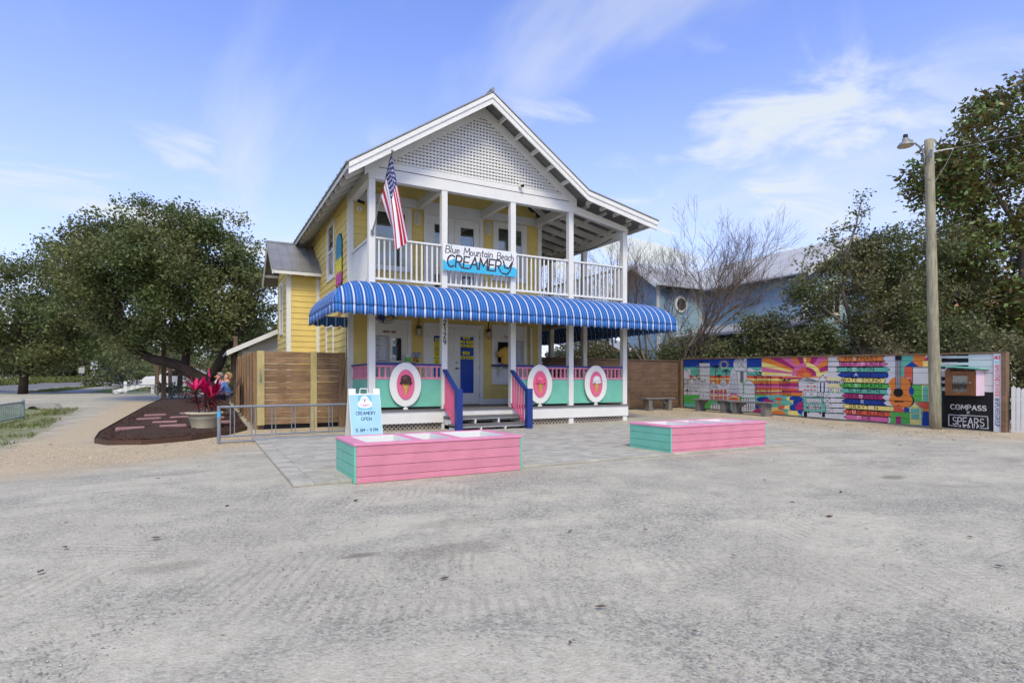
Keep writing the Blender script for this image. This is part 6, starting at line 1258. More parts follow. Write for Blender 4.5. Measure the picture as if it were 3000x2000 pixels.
# shapes of the painted fence in metres along and up the fence: fills, strokes, discs, words
MURAL = [('p','B',((-.09,1.9),(3.46,1.83),(3.46,1.5),(-.09,1.51))),
('p','T',((-.09,1.51),(3.46,1.5),(3.46,1.22),(-.09,1.18))),
('p','C',((-.09,1.18),(3.46,1.22),(3.46,1.14),(-.09,1.08))),
('p','Y',((-.09,1.08),(3.46,1.14),(3.46,1.09),(-.09,1.02))),
('p','O',((-.09,1.02),(3.46,1.09),(3.46,.94),(-.09,.86))),
('p','W',((-.09,.86),(3.23,.94),(3.23,.57),(-.09,.44))),
('p','G',((-.09,.45),(3.47,.59),(3.47,.34),(-.09,.15))),
('p','T',((-.09,.15),(3.47,.34),(3.47,-.12),(-.09,-.38))),
('p','G',((1.05,.21),(1.3,.22),(1.3,-.07),(1.05,-.09))),
('p','C',((3.04,1.21),(4.51,1.22),(4.51,1.14),(3.04,1.12))),
('p','Y',((3.04,1.12),(4.51,1.14),(4.51,1.07),(3.04,1.04))),
('p','O',((3.04,1.04),(4.51,1.07),(4.51,.98),(3.04,.95))),
('p','M',((3.04,.95),(4.51,.98),(4.51,.93),(3.04,.89))),
('p','P',((3.04,.89),(4.51,.93),(4.51,.86),(3.04,.82))),
('p','C',((3.04,.82),(4.51,.86),(4.51,.78),(3.04,.73))),
('p','Y',((3.04,.73),(4.51,.78),(4.51,.73),(3.04,.68))),
('p','M',((3.04,.68),(4.51,.73),(4.51,.69),(3.04,.63))),
('p','O',((3.04,.63),(4.51,.69),(4.51,.64),(3.04,.58))),
('p','G',((3.2,.59),(3.6,.59),(3.88,.47),(3.88,.36),(3.15,.34))),
('p','W',((-.04,1.36),(.07,1.42),(.16,1.36),(.36,1.06),(.36,.46),(-.04,.44))),
('l','K',.012,((.07,1.42),(.36,1.06))),
('l','K',.012,((.16,1.37),(.28,1.48),(.36,1.42),(.36,1.06))),
('p','W',((.17,1.44),(.36,1.44),(.36,1.2),(.17,1.2))),
('l','K',.010,((.17,1.39),(.28,1.48),(.36,1.42),(.36,1.13),(.17,1.39))),
('l','K',.008,((.04,1.04),(.04,.76))),
('l','K',.008,((.09,1.04),(.09,.45))),
('l','K',.008,((.14,1.04),(.14,.77))),
('l','K',.008,((.2,1.04),(.2,.46))),
('l','K',.008,((.25,1.04),(.25,.77))),
('l','K',.008,((.3,1.04),(.3,.46))),
('l','K',.012,((-.04,1.03),(.35,1.04))),
('l','K',.010,((-.04,.87),(.32,.88))),
('p','W',((.33,.46),(.33,1.02),(.54,1.18),(.76,1.07),(.76,.48))),
('l','K',.012,((.33,1.02),(.54,1.18),(.76,1.05))),
('p','K',((.47,1.03),(.51,1.03),(.51,.99),(.47,.99))),
('p','K',((.58,1.04),(.61,1.04),(.61,.99),(.58,.99))),
('l','K',.012,((.33,.82),(.61,.87),(.76,.86))),
('l','K',.014,((.5,.74),(.76,.74))),
('l','K',.007,((.32,.72),(.29,.64))),
('l','K',.007,((.38,.73),(.35,.64))),
('l','K',.007,((.43,.73),(.41,.65))),
('l','K',.007,((.49,.73),(.47,.65))),
('l','K',.007,((.55,.73),(.52,.65))),
('l','K',.007,((.6,.73),(.58,.65))),
('l','K',.007,((.66,.73),(.64,.65))),
('l','K',.007,((.71,.74),(.69,.66))),
('p','K',((.08,.59),(.17,.69),(.26,.6))),
('l','K',.008,((.17,.59),(.17,.46))),
('p','K',((.29,.6),(.38,.62),(.47,.6))),
('l','K',.008,((.38,.6),(.38,.47))),
('p','K',((.53,.6),(.61,.63),(.7,.61))),
('l','K',.008,((.61,.61),(.61,.48))),
('p','K',((.76,.61),(.85,.63),(.93,.62))),
('l','K',.008,((.85,.62),(.85,.49))),
('p','W',((.77,1.65),(1.28,1.65),(1.28,.34),(.77,.32))),
('p','K',((.77,1.65),(.87,1.77),(.96,1.65))),
('p','G2',((.78,1.61),(1.26,1.6),(1.26,1.51),(.78,1.51))),
('l','K',.010,((.77,1.51),(1.28,1.51))),
('l','K',.007,((.79,1.5),(.79,1.44))),
('l','K',.006,((.79,1.19),(.79,1.15))),
('l','K',.007,((.83,1.5),(.83,1.44))),
('l','K',.006,((.83,1.2),(.83,1.15))),
('l','K',.007,((.86,1.5),(.86,1.44))),
('l','K',.006,((.86,1.2),(.86,1.15))),
('l','K',.007,((.9,1.5),(.9,1.44))),
('l','K',.006,((.9,1.2),(.9,1.15))),
('l','K',.007,((.94,1.5),(.94,1.44))),
('l','K',.006,((.94,1.2),(.94,1.15))),
('l','K',.007,((.97,1.5),(.97,1.44))),
('l','K',.006,((.97,1.2),(.97,1.15))),
('l','K',.007,((1.01,1.5),(1.01,1.44))),
('l','K',.006,((1.01,1.2),(1.01,1.16))),
('l','K',.007,((1.04,1.5),(1.04,1.44))),
('l','K',.006,((1.04,1.2),(1.04,1.16))),
('l','K',.007,((1.08,1.5),(1.08,1.44))),
('l','K',.006,((1.08,1.2),(1.08,1.16))),
('l','K',.007,((1.12,1.5),(1.12,1.44))),
('l','K',.006,((1.12,1.2),(1.12,1.16))),
('l','K',.007,((1.15,1.5),(1.15,1.44))),
('l','K',.006,((1.15,1.2),(1.15,1.16))),
('l','K',.007,((1.19,1.5),(1.19,1.44))),
('l','K',.006,((1.19,1.2),(1.19,1.16))),
('l','K',.007,((1.23,1.5),(1.23,1.44))),
('l','K',.006,((1.23,1.2),(1.23,1.16))),
('l','K',.007,((1.26,1.5),(1.26,1.44))),
('l','K',.006,((1.26,1.2),(1.26,1.16))),
('l','K',.014,((.77,1.51),(1.28,1.51))),
('l','K',.014,((.77,1.2),(1.28,1.2))),
('l','K',.010,((.77,1.65),(1.28,1.65),(1.28,.34),(.77,.32),(.77,1.65))),
('l','K',.010,((.8,.83),(1.28,.85))),
('l','K',.009,((.8,.54),(.9,.55),(.9,.37),(.8,.37),(.8,.54))),
('l','K',.009,((.96,.55),(1.06,.55),(1.06,.38),(.96,.37),(.96,.55))),
('l','K',.009,((1.13,.56),(1.23,.56),(1.23,.39),(1.13,.38),(1.13,.56))),
('l','K',.030,((1.51,.92),(1.52,1.21),(1.56,1.5))),
('l','K',.022,((1.56,1.5),(1.68,1.53),(1.76,1.47))),
('l','K',.022,((1.56,1.5),(1.64,1.57),(1.7,1.52))),
('l','K',.022,((1.56,1.5),(1.57,1.59),(1.59,1.55))),
('l','K',.022,((1.56,1.5),(1.5,1.58),(1.46,1.54))),
('l','K',.022,((1.56,1.5),(1.45,1.55),(1.37,1.5))),
('l','K',.022,((1.56,1.5),(1.44,1.51),(1.35,1.44))),
('l','K',.022,((1.56,1.5),(1.47,1.47),(1.41,1.39))),
('l','K',.022,((1.56,1.5),(1.54,1.45),(1.53,1.37))),
('l','K',.022,((1.56,1.5),(1.61,1.46),(1.65,1.38))),
('l','K',.022,((1.56,1.5),(1.67,1.49),(1.74,1.42))),
('l','K',.025,((2.05,.99),(2.02,1.18),(2,1.36))),
('l','K',.019,((2,1.36),(2.1,1.4),(2.16,1.34))),
('l','K',.019,((2,1.36),(2.07,1.43),(2.11,1.38))),
('l','K',.019,((2,1.36),(2.01,1.45),(2.02,1.4))),
('l','K',.019,((2,1.36),(1.95,1.44),(1.92,1.39))),
('l','K',.019,((2,1.36),(1.91,1.41),(1.84,1.35))),
('l','K',.019,((2,1.36),(1.9,1.37),(1.83,1.31))),
('l','K',.019,((2,1.36),(1.93,1.34),(1.88,1.27))),
('l','K',.019,((2,1.36),(1.98,1.32),(1.97,1.25))),
('l','K',.019,((2,1.36),(2.04,1.33),(2.08,1.26))),
('l','K',.019,((2,1.36),(2.09,1.36),(2.15,1.29))),
('l','K',.021,((1.71,.97),(1.7,1.07),(1.7,1.18))),
('l','K',.015,((1.7,1.18),(1.78,1.21),(1.84,1.15))),
('l','K',.015,((1.7,1.18),(1.76,1.23),(1.8,1.18))),
('l','K',.015,((1.7,1.18),(1.71,1.25),(1.72,1.2))),
('l','K',.015,((1.7,1.18),(1.66,1.24),(1.63,1.19))),
('l','K',.015,((1.7,1.18),(1.62,1.22),(1.57,1.16))),
('l','K',.015,((1.7,1.18),(1.62,1.19),(1.56,1.12))),
('l','K',.015,((1.7,1.18),(1.64,1.16),(1.6,1.09))),
('l','K',.015,((1.7,1.18),(1.69,1.15),(1.68,1.07))),
('l','K',.015,((1.7,1.18),(1.74,1.15),(1.77,1.08))),
('l','K',.015,((1.7,1.18),(1.78,1.18),(1.83,1.11))),
('e','Y',(1.91,1.59),.15,.12),
('e','B',(1.91,1.59),.13,.1),
('l','Y',.014,((2.09,1.59),(2.13,1.59))),
('l','Y',.014,((2.06,1.67),(2.1,1.68))),
('l','Y',.014,((2,1.72),(2.02,1.75))),
('l','Y',.014,((1.91,1.74),(1.91,1.77))),
('l','Y',.014,((1.82,1.72),(1.8,1.75))),
('l','Y',.014,((1.76,1.67),(1.72,1.69))),
('l','Y',.014,((1.74,1.6),(1.69,1.6))),
('l','Y',.014,((1.76,1.52),(1.72,1.51))),
('l','Y',.014,((1.82,1.47),(1.8,1.44))),
('l','Y',.014,((1.91,1.45),(1.91,1.42))),
('l','Y',.014,((2,1.47),(2.02,1.44))),
('l','Y',.014,((2.06,1.52),(2.1,1.51))),
('p','W',((1.29,.87),(1.46,1.03),(1.64,.76),(1.64,.34),(1.29,.32))),
('p','W',((1.71,.9),(1.87,1.16),(2.07,.91),(2.07,.36),(1.71,.34))),
('p','W',((1.63,.9),(2.07,.91),(2.07,.72),(1.63,.7))),
('l','K',.009,((1.45,.99),(1.48,.97))),
('l','K',.009,((1.87,1.11),(1.88,1.07),(1.88,1.11))),
('l','K',.009,((1.43,.95),(1.51,.93))),
('l','K',.009,((1.84,1.06),(1.88,1.03),(1.91,1.07))),
('l','K',.009,((1.41,.91),(1.54,.89))),
('l','K',.009,((1.8,1.02),(1.88,.98),(1.95,1.02))),
('l','K',.009,((1.38,.88),(1.57,.84))),
('l','K',.009,((1.77,.97),(1.88,.94),(1.98,.98))),
('l','K',.009,((1.36,.84),(1.6,.8))),
('l','K',.009,((1.74,.93),(1.88,.9),(2.02,.94))),
('l','K',.009,((1.34,.8),(1.63,.76))),
('l','K',.009,((1.7,.89),(1.88,.85),(2.06,.89))),
('l','K',.010,((1.29,.87),(1.46,1.03),(1.64,.76),(1.29,.87))),
('l','K',.010,((1.71,.9),(1.87,1.16),(2.07,.91),(1.88,.82),(1.71,.9))),
('p','C',((1.32,.66),(1.43,.66),(1.43,.31),(1.32,.3))),
('e','C',(1.38,.66),.06,.04),
('p','P',((1.32,.57),(1.43,.58),(1.43,.51),(1.32,.5))),
('p','Y',((1.32,.5),(1.43,.51),(1.43,.46),(1.32,.45))),
('l','K',.008,((1.32,.3),(1.32,.66),(1.38,.7),(1.43,.66),(1.43,.31),(1.32,.3))),
('p','C',((1.49,.67),(1.61,.67),(1.61,.32),(1.49,.31))),
('e','C',(1.55,.66),.06,.04),
('p','P',((1.49,.58),(1.61,.58),(1.61,.51),(1.49,.51))),
('p','Y',((1.49,.51),(1.61,.51),(1.61,.46),(1.49,.46))),
('l','K',.008,((1.49,.31),(1.49,.67),(1.55,.7),(1.61,.67),(1.61,.32),(1.49,.31))),
('p','C',((1.64,.67),(1.71,.67),(1.71,.32),(1.64,.32))),
('e','C',(1.67,.67),.04,.04),
('p','P',((1.64,.58),(1.71,.59),(1.71,.52),(1.64,.52))),
('p','Y',((1.64,.52),(1.71,.52),(1.71,.47),(1.64,.46))),
('l','K',.008,((1.64,.32),(1.64,.67),(1.67,.7),(1.71,.67),(1.71,.32),(1.64,.32))),
('p','C',((1.74,.67),(1.85,.68),(1.85,.33),(1.74,.32))),
('e','C',(1.8,.67),.06,.04),
('p','P',((1.74,.59),(1.85,.59),(1.85,.52),(1.74,.52))),
('p','Y',((1.74,.52),(1.85,.52),(1.85,.47),(1.74,.47))),
('l','K',.008,((1.74,.32),(1.74,.67),(1.8,.71),(1.85,.68),(1.85,.33),(1.74,.32))),
('p','C',((1.91,.68),(2.02,.68),(2.02,.34),(1.91,.33))),
('e','C',(1.97,.68),.05,.04),
('p','P',((1.91,.59),(2.02,.6),(2.02,.53),(1.91,.53))),
('p','Y',((1.91,.53),(2.02,.53),(2.02,.48),(1.91,.48))),
('l','K',.008,((1.91,.33),(1.91,.68),(1.97,.71),(2.02,.68),(2.02,.34),(1.91,.33))),
('p','W',((2.06,.32),(2.1,.93),(2.2,1.36),(2.29,1.49),(2.44,1.35),(2.58,.35))),
('l','K',.012,((2.1,.93),(2.2,1.36),(2.29,1.49),(2.44,1.35),(2.65,.35))),
('l','K',.007,((2.17,1.27),(2.47,1.27))),
('l','K',.007,((2.17,1.21),(2.48,1.22))),
('l','K',.007,((2.16,1.15),(2.48,1.16))),
('l','K',.007,((2.15,1.09),(2.49,1.1))),
('l','K',.007,((2.15,1.03),(2.5,1.04))),
('l','K',.007,((2.14,.97),(2.51,.98))),
('l','K',.007,((2.13,.91),(2.52,.92))),
('l','K',.007,((2.13,.85),(2.53,.86))),
('l','K',.007,((2.12,.79),(2.54,.8))),
('l','K',.007,((2.11,.73),(2.54,.74))),
('l','K',.007,((2.11,.67),(2.55,.69))),
('l','K',.007,((2.1,.61),(2.56,.63))),
('p','W',((2.32,1.51),(2.32,1.66),(2.42,1.8),(2.64,1.8),(2.74,1.65),(2.74,1.79),(2.87,1.79),(2.87,.94),(2.77,.51),(2.58,.5),(2.46,1.36),(2.34,1.46))),
('l','K',.007,((2.36,1.66),(2.43,1.79))),
('l','K',.007,((2.39,1.66),(2.45,1.8))),
('l','K',.007,((2.42,1.66),(2.48,1.79))),
('l','K',.007,((2.45,1.66),(2.5,1.79))),
('l','K',.007,((2.48,1.65),(2.52,1.79))),
('l','K',.007,((2.52,1.65),(2.55,1.79))),
('l','K',.007,((2.55,1.65),(2.57,1.79))),
('l','K',.007,((2.58,1.65),(2.59,1.79))),
('l','K',.007,((2.61,1.65),(2.62,1.79))),
('l','K',.007,((2.64,1.65),(2.64,1.79))),
('l','K',.007,((2.67,1.65),(2.67,1.79))),
('l','K',.007,((2.71,1.65),(2.69,1.79))),
('l','K',.007,((2.34,1.64),(2.34,1.51))),
('l','K',.007,((2.39,1.64),(2.39,1.51))),
('l','K',.007,((2.44,1.64),(2.44,1.51))),
('l','K',.007,((2.49,1.64),(2.49,1.51))),
('l','K',.007,((2.54,1.64),(2.54,1.51))),
('l','K',.007,((2.6,1.64),(2.6,1.51))),
('l','K',.007,((2.65,1.64),(2.65,1.51))),
('l','K',.007,((2.7,1.64),(2.7,1.51))),
('l','K',.007,((2.75,1.64),(2.75,1.51))),
('l','K',.007,((2.8,1.64),(2.8,1.51))),
('l','K',.012,((2.46,1.36),(2.65,1.62),(2.86,1.36),(2.46,1.36))),
('l','K',.012,((2.86,1.79),(2.86,1))),
('p','D',((2.6,1.35),(2.74,1.35),(2.74,.97),(2.6,.97))),
('e','K',(2.81,1.69),.02,.03),
('p','W',((2.74,.94),(2.96,1.09),(3.21,.9),(3.21,.48),(2.65,.46),(2.65,.8))),
('l','K',.012,((2.74,.94),(2.96,1.09),(3.21,.9),(2.74,.94))),
('l','K',.010,((3.21,.9),(3.2,.5))),
('l','K',.010,((2.74,.89),(3.21,.9))),
('e','G',(2.71,1),.04,.04),
('e','G',(2.72,.92),.04,.04),
('e','G',(2.73,.83),.04,.04),
('e','G',(2.73,.74),.04,.04),
('e','G',(2.74,.65),.04,.04),
('l','K',.008,((2.72,.61),(2.72,.48))),
('p','W',((2.87,1.36),(2.93,1.47),(3.04,1.48),(3.23,1.38),(3.46,1.44),(3.46,1.35),(3.15,1.36),(3.12,1.3))),
('l','K',.010,((2.87,1.47),(3.04,1.48),(3.23,1.38),(3.46,1.43))),
('l','K',.008,((2.89,1.34),(2.92,1.23))),
('l','K',.008,((2.94,1.34),(2.97,1.23))),
('l','K',.008,((2.99,1.34),(3.02,1.23))),
('l','K',.008,((3.04,1.34),(3.07,1.23))),
('l','K',.008,((3.09,1.34),(3.12,1.23))),
('l','K',.008,((3.14,1.34),(3.17,1.3))),
('l','K',.008,((3.19,1.34),(3.21,1.3))),
('l','K',.008,((3.23,1.34),(3.26,1.3))),
('l','K',.008,((3.28,1.35),(3.31,1.3))),
('p','P',((2.58,.36),(2.57,.43),(2.55,.49),(2.51,.54),(2.46,.57),(2.39,.6),(2.33,.6),(2.26,.59),(2.19,.56),(2.14,.52),(2.1,.47),(2.07,.41),(2.06,.34))),
('p','Y',((2.57,.36),(2.57,.41),(2.54,.45),(2.5,.48),(2.45,.5),(2.39,.52),(2.33,.52),(2.26,.51),(2.2,.49),(2.15,.46),(2.11,.43),(2.08,.39),(2.07,.34))),
('p','C',((2.57,.36),(2.56,.39),(2.54,.41),(2.5,.43),(2.45,.45),(2.39,.46),(2.33,.46),(2.26,.45),(2.2,.44),(2.15,.42),(2.11,.39),(2.08,.37),(2.08,.34))),
('p','W',((1.3,-.04),(1.3,.15),(1.35,.19),(1.4,.15),(1.4,-.04))),
('l','K',.007,((1.3,-.04),(1.3,.15),(1.35,.19),(1.4,.15),(1.4,-.04),(1.3,-.04))),
('p','W',((1.41,-.04),(1.41,.15),(1.46,.2),(1.52,.16),(1.52,-.03))),
('l','K',.007,((1.41,-.04),(1.41,.15),(1.46,.2),(1.52,.16),(1.52,-.03),(1.41,-.04))),
('p','W',((1.52,-.03),(1.52,.16),(1.58,.2),(1.63,.17),(1.63,-.02))),
('l','K',.007,((1.52,-.03),(1.52,.16),(1.58,.2),(1.63,.17),(1.63,-.02),(1.52,-.03))),
('p','W',((1.64,-.02),(1.64,.17),(1.69,.21),(1.74,.17),(1.74,-.02))),
('l','K',.007,((1.64,-.02),(1.64,.17),(1.69,.21),(1.74,.17),(1.74,-.02),(1.64,-.02))),
('p','W',((1.75,-.02),(1.75,.17),(1.8,.22),(1.85,.18),(1.85,-.01))),
('l','K',.007,((1.75,-.02),(1.75,.17),(1.8,.22),(1.85,.18),(1.85,-.01),(1.75,-.02))),
('p','W',((1.86,-.01),(1.86,.18),(1.91,.22),(1.96,.18),(1.96,0))),
('l','K',.007,((1.86,-.01),(1.86,.18),(1.91,.22),(1.96,.18),(1.96,0),(1.86,-.01))),
('p','W',((2.65,-.06),(2.65,.41),(2.7,.45),(2.74,.41),(2.74,-.05))),
('l','K',.007,((2.65,-.06),(2.65,.41),(2.7,.45),(2.74,.41),(2.74,-.05),(2.65,-.06))),
('p','W',((2.75,-.05),(2.75,.41),(2.79,.46),(2.84,.42),(2.84,-.04))),
('l','K',.007,((2.75,-.05),(2.75,.41),(2.79,.46),(2.84,.42),(2.84,-.04),(2.75,-.05))),
('p','W',((2.85,-.04),(2.85,.42),(2.89,.46),(2.93,.42),(2.93,-.04))),
('l','K',.007,((2.85,-.04),(2.85,.42),(2.89,.46),(2.93,.42),(2.93,-.04),(2.85,-.04))),
('p','W',((2.94,-.04),(2.94,.42),(2.98,.47),(3.02,.43),(3.02,-.03))),
('l','K',.007,((2.94,-.04),(2.94,.42),(2.98,.47),(3.02,.43),(3.02,-.03),(2.94,-.04))),
('p','W',((3.03,-.03),(3.03,.43),(3.07,.47),(3.12,.43),(3.12,-.03))),
('l','K',.007,((3.03,-.03),(3.03,.43),(3.07,.47),(3.12,.43),(3.12,-.03),(3.03,-.03))),
('p','W',((3.12,-.02),(3.12,.43),(3.17,.47),(3.21,.44),(3.21,-.02))),
('l','K',.007,((3.12,-.02),(3.12,.43),(3.17,.47),(3.21,.44),(3.21,-.02),(3.12,-.02))),
('p','W',((3.21,-.02),(3.21,.44),(3.26,.48),(3.3,.44),(3.3,-.01))),
('l','K',.007,((3.21,-.02),(3.21,.44),(3.26,.48),(3.3,.44),(3.3,-.01),(3.21,-.02))),
('l','K',.011,((3.16,1.21),(3.18,.59))),
('e','K',(3.16,1.21),.04,.02),
('l','K',.011,((3.21,1.17),(3.22,.59))),
('e','K',(3.21,1.17),.04,.02),
('l','K',.011,((3.25,1.17),(3.26,.59))),
('e','K',(3.25,1.17),.04,.02),
('l','K',.011,((3.26,1.26),(3.28,.59))),
('e','K',(3.26,1.26),.04,.02),
('l','K',.011,((3.33,1.23),(3.35,.59))),
('e','K',(3.33,1.23),.04,.02),
('l','K',.011,((3.37,1.34),(3.39,.59))),
('e','K',(3.37,1.34),.04,.02),
('l','K',.011,((3.4,1.31),(3.42,.6))),
('e','K',(3.4,1.31),.04,.02),
('l','K',.011,((3.44,1.24),(3.46,.6))),
('e','K',(3.44,1.24),.04,.02),
('l','K',.011,((3.47,1.32),(3.48,.6))),
('e','K',(3.47,1.32),.04,.02),
('l','K',.011,((3.51,1.18),(3.53,.6))),
('e','K',(3.51,1.18),.04,.02),
('l','K',.011,((3.57,1.33),(3.59,.6))),
('e','K',(3.57,1.33),.04,.02),
('l','K',.011,((3.61,1.33),(3.63,.6))),
('e','K',(3.61,1.33),.04,.02),
('l','K',.011,((3.64,1.34),(3.66,.6))),
('e','K',(3.64,1.34),.04,.02),
('l','K',.011,((3.67,1.19),(3.68,.61))),
('e','K',(3.67,1.19),.04,.02),
('l','K',.011,((3.71,1.32),(3.73,.61))),
('e','K',(3.71,1.32),.04,.02),
('l','K',.011,((3.77,1.19),(3.79,.61))),
('e','K',(3.77,1.19),.04,.02),
('l','K',.011,((3.79,1.17),(3.81,.61))),
('e','K',(3.79,1.17),.04,.02),
('l','K',.011,((4.11,1.15),(4.12,.62))),
('e','K',(4.11,1.15),.03,.02),
('l','K',.011,((4.15,1.14),(4.16,.62))),
('e','K',(4.15,1.14),.03,.02),
('l','K',.011,((4.19,1.18),(4.2,.62))),
('e','K',(4.19,1.18),.03,.02),
('l','K',.011,((4.23,1.11),(4.24,.62))),
('e','K',(4.23,1.11),.03,.02),
('l','K',.011,((4.27,1.14),(4.28,.63))),
('e','K',(4.27,1.14),.03,.02),
('l','K',.011,((4.31,1.11),(4.32,.63))),
('e','K',(4.31,1.11),.03,.02),
('l','K',.011,((4.35,1.12),(4.36,.63))),
('e','K',(4.35,1.12),.03,.02),
('l','K',.011,((4.39,1.17),(4.4,.63))),
('e','K',(4.39,1.17),.03,.02),
('l','K',.011,((4.43,1.17),(4.44,.63))),
('e','K',(4.43,1.17),.03,.02),
('c','Y',((5.03,1.25),(7.21,1.27),(7.2,1.48),(7.17,1.69))),
('c','M',((5.03,1.25),(7.17,1.69),(7.11,1.94),(7.01,2.17))),
('c','O',((5.03,1.25),(7.01,2.17),(6.89,2.4),(6.75,2.61))),
('c','P',((5.03,1.25),(6.75,2.61),(6.54,2.83),(6.31,3.03))),
('c','M',((5.03,1.25),(6.31,3.03),(6.01,3.23),(5.68,3.38))),
('c','O',((5.03,1.25),(5.68,3.38),(5.36,3.48),(5.03,3.54))),
('c','Y',((5.03,1.25),(5.03,3.54),(4.81,3.55),(4.59,3.55))),
('c','M',((5.03,1.25),(4.59,3.55),(4.19,3.49),(3.8,3.38))),
('c','O',((5.03,1.25),(3.8,3.38),(3.51,3.25),(3.23,3.08))),
('c','P',((5.03,1.25),(3.23,3.08),(2.98,2.88),(2.75,2.65))),
('c','M',((5.03,1.25),(2.75,2.65),(2.63,2.48),(2.51,2.31))),
('c','O',((5.03,1.25),(2.51,2.31),(2.43,2.15),(2.36,1.98))),
('c','Y',((5.03,1.25),(2.36,1.98),(2.31,1.85),(2.28,1.71))),
('c','P',((5.03,1.25),(2.28,1.71),(2.25,1.58),(2.23,1.44))),
('c','Y',((5.03,1.25),(2.23,1.44),(2.22,1.33),(2.22,1.22))),
('p','Y',((5.03,1.2),(5.49,1.24),(5.48,1.3),(5.46,1.37),(5.43,1.43),(5.38,1.49),(5.33,1.53),(5.26,1.57),(5.19,1.6),(5.11,1.62),(5.03,1.63))),
('p','P',((5.03,1.2),(5.03,1.63),(4.94,1.62),(4.86,1.6),(4.79,1.57),(4.72,1.54),(4.66,1.49),(4.61,1.43),(4.57,1.36),(4.55,1.3),(4.54,1.23))),
('p','M',((5.03,1.2),(5.36,1.23),(5.35,1.28),(5.34,1.32),(5.31,1.37),(5.28,1.4),(5.24,1.44),(5.19,1.46),(5.14,1.48),(5.08,1.49),(5.03,1.5),(4.97,1.49),(4.91,1.48),(4.86,1.46),(4.81,1.44),(4.76,1.4),(4.73,1.36),(4.71,1.32),(4.69,1.27),(4.68,1.23))),
('p','C',((5.03,1.2),(5.03,1.5),(4.97,1.49),(4.91,1.48),(4.86,1.46),(4.81,1.44),(4.76,1.4),(4.73,1.36),(4.71,1.32),(4.69,1.27),(4.68,1.23))),
('p','C',((5.03,1.2),(5.22,1.23),(5.22,1.26),(5.21,1.29),(5.2,1.31),(5.18,1.34),(5.15,1.36),(5.12,1.38),(5.09,1.39),(5.06,1.4),(5.03,1.4))),
('p','O',((5.03,1.2),(5.14,1.23),(5.14,1.25),(5.13,1.27),(5.12,1.28),(5.11,1.3),(5.1,1.31),(5.08,1.32),(5.07,1.33),(5.05,1.33),(5.03,1.33),(5.01,1.33),(4.99,1.32),(4.97,1.32),(4.95,1.31),(4.94,1.29),(4.93,1.28),(4.92,1.26),(4.91,1.25),(4.91,1.23))),
('p','O',((4.19,1.2),(5.71,1.22),(5.71,1.18),(4.19,1.16))),
('p','M',((4.19,1.16),(4.91,1.17),(4.91,1.12),(4.19,1.11))),
('p','Y',((4.19,1.11),(4.91,1.12),(4.91,1.07),(4.19,1.05))),
('p','O',((4.19,1.05),(4.91,1.07),(4.91,1.01),(4.19,1))),
('p','M',((4.19,1),(4.76,1.01),(4.76,.9),(4.19,.89))),
('p','P',((4.19,.89),(4.76,.9),(4.76,.84),(4.19,.82))),
('p','C',((4.19,.82),(4.91,.84),(4.91,.77),(4.19,.74))),
('p','M',((4.19,.74),(4.91,.77),(4.91,.71),(4.19,.69))),
('p','O',((4.19,.69),(4.91,.71),(4.91,.62),(4.19,.59))),
('l','K',.011,((4.21,1.13),(4.22,.6))),
('e','K',(4.21,1.13),.03,.02),
('l','K',.011,((4.25,1.07),(4.26,.6))),
('e','K',(4.25,1.07),.03,.02),
('l','K',.011,((4.29,1.09),(4.3,.6))),
('e','K',(4.29,1.09),.03,.02),
('l','K',.011,((4.32,1.11),(4.34,.61))),
('e','K',(4.32,1.11),.03,.02),
('l','K',.011,((4.36,1.05),(4.38,.61))),
('e','K',(4.36,1.05),.03,.02),
('l','K',.011,((4.4,1.07),(4.41,.61))),
('e','K',(4.4,1.08),.03,.02),
('l','K',.011,((4.44,1.09),(4.45,.61))),
('e','K',(4.44,1.1),.03,.02),
('l','K',.011,((4.48,1.11),(4.49,.61))),
('e','K',(4.48,1.12),.03,.02),
('p','T',((3.22,.55),(4.91,.62),(4.91,-.11),(3.22,-.24))),
('e','B',(3.58,.43),.32,.1),
('e','M',(3.71,.4),.2,.08),
('e','T',(3.92,.49),.22,.07),
('e','C',(4.08,.48),.14,.05),
('e','Y',(4.45,.5),.1,.06),
('e','B',(4.69,.51),.23,.09),
('e','O',(4.24,.36),.23,.06),
('e','B',(3.39,.22),.19,.13),
('e','Y',(4.56,.38),.16,.09),
('e','T',(4.35,.35),.21,.1),
('e','B',(4.76,.39),.18,.11),
('e','M',(4.86,.26),.15,.17),
('e','C',(3.6,.15),.26,.09),
('e','T',(3.83,.21),.24,.07),
('e','Y',(3.97,.12),.23,.09),
('e','C',(4.22,.2),.16,.08),
('e','Y',(4.43,.22),.15,.09),
('e','B',(4.62,.23),.16,.11),
('e','M',(4.79,.25),.13,.09),
('e','T',(4.31,.1),.19,.08),
('e','O',(4.08,.04),.25,.08),
('e','M',(3.35,-.01),.25,.12),
('e','Y',(4.61,.07),.22,.08),
('e','B',(4.84,.12),.1,.07),
('e','C',(3.64,-.04),.19,.07),
('p','W',((4.77,1.09),(4.99,1.2),(5.4,1.07),(5.4,.62),(4.91,.6),(4.91,.78),(4.77,.77))),
('l','K',.014,((4.77,1.09),(4.99,1.2),(5.39,1.07),(4.77,1.09))),
('l','K',.012,((4.77,1.09),(4.77,.77))),
('l','K',.008,((4.88,1.12),(5.14,1.08))),
('l','K',.008,((4.92,1.13),(5.19,1.08))),
('l','K',.008,((4.96,1.15),(5.24,1.08))),
('l','K',.008,((5,1.16),(5.29,1.08))),
('l','K',.008,((5.04,1.17),(5.33,1.08))),
('l','K',.012,((4.91,1.01),(5.39,1.02))),
('l','K',.010,((5.19,1.07),(5.19,.79))),
('p','W',((4.91,.75),(5.4,.77),(5.4,.61),(4.91,.59))),
('p','W',((5.4,1.17),(5.71,1.18),(5.71,.63),(5.4,.62))),
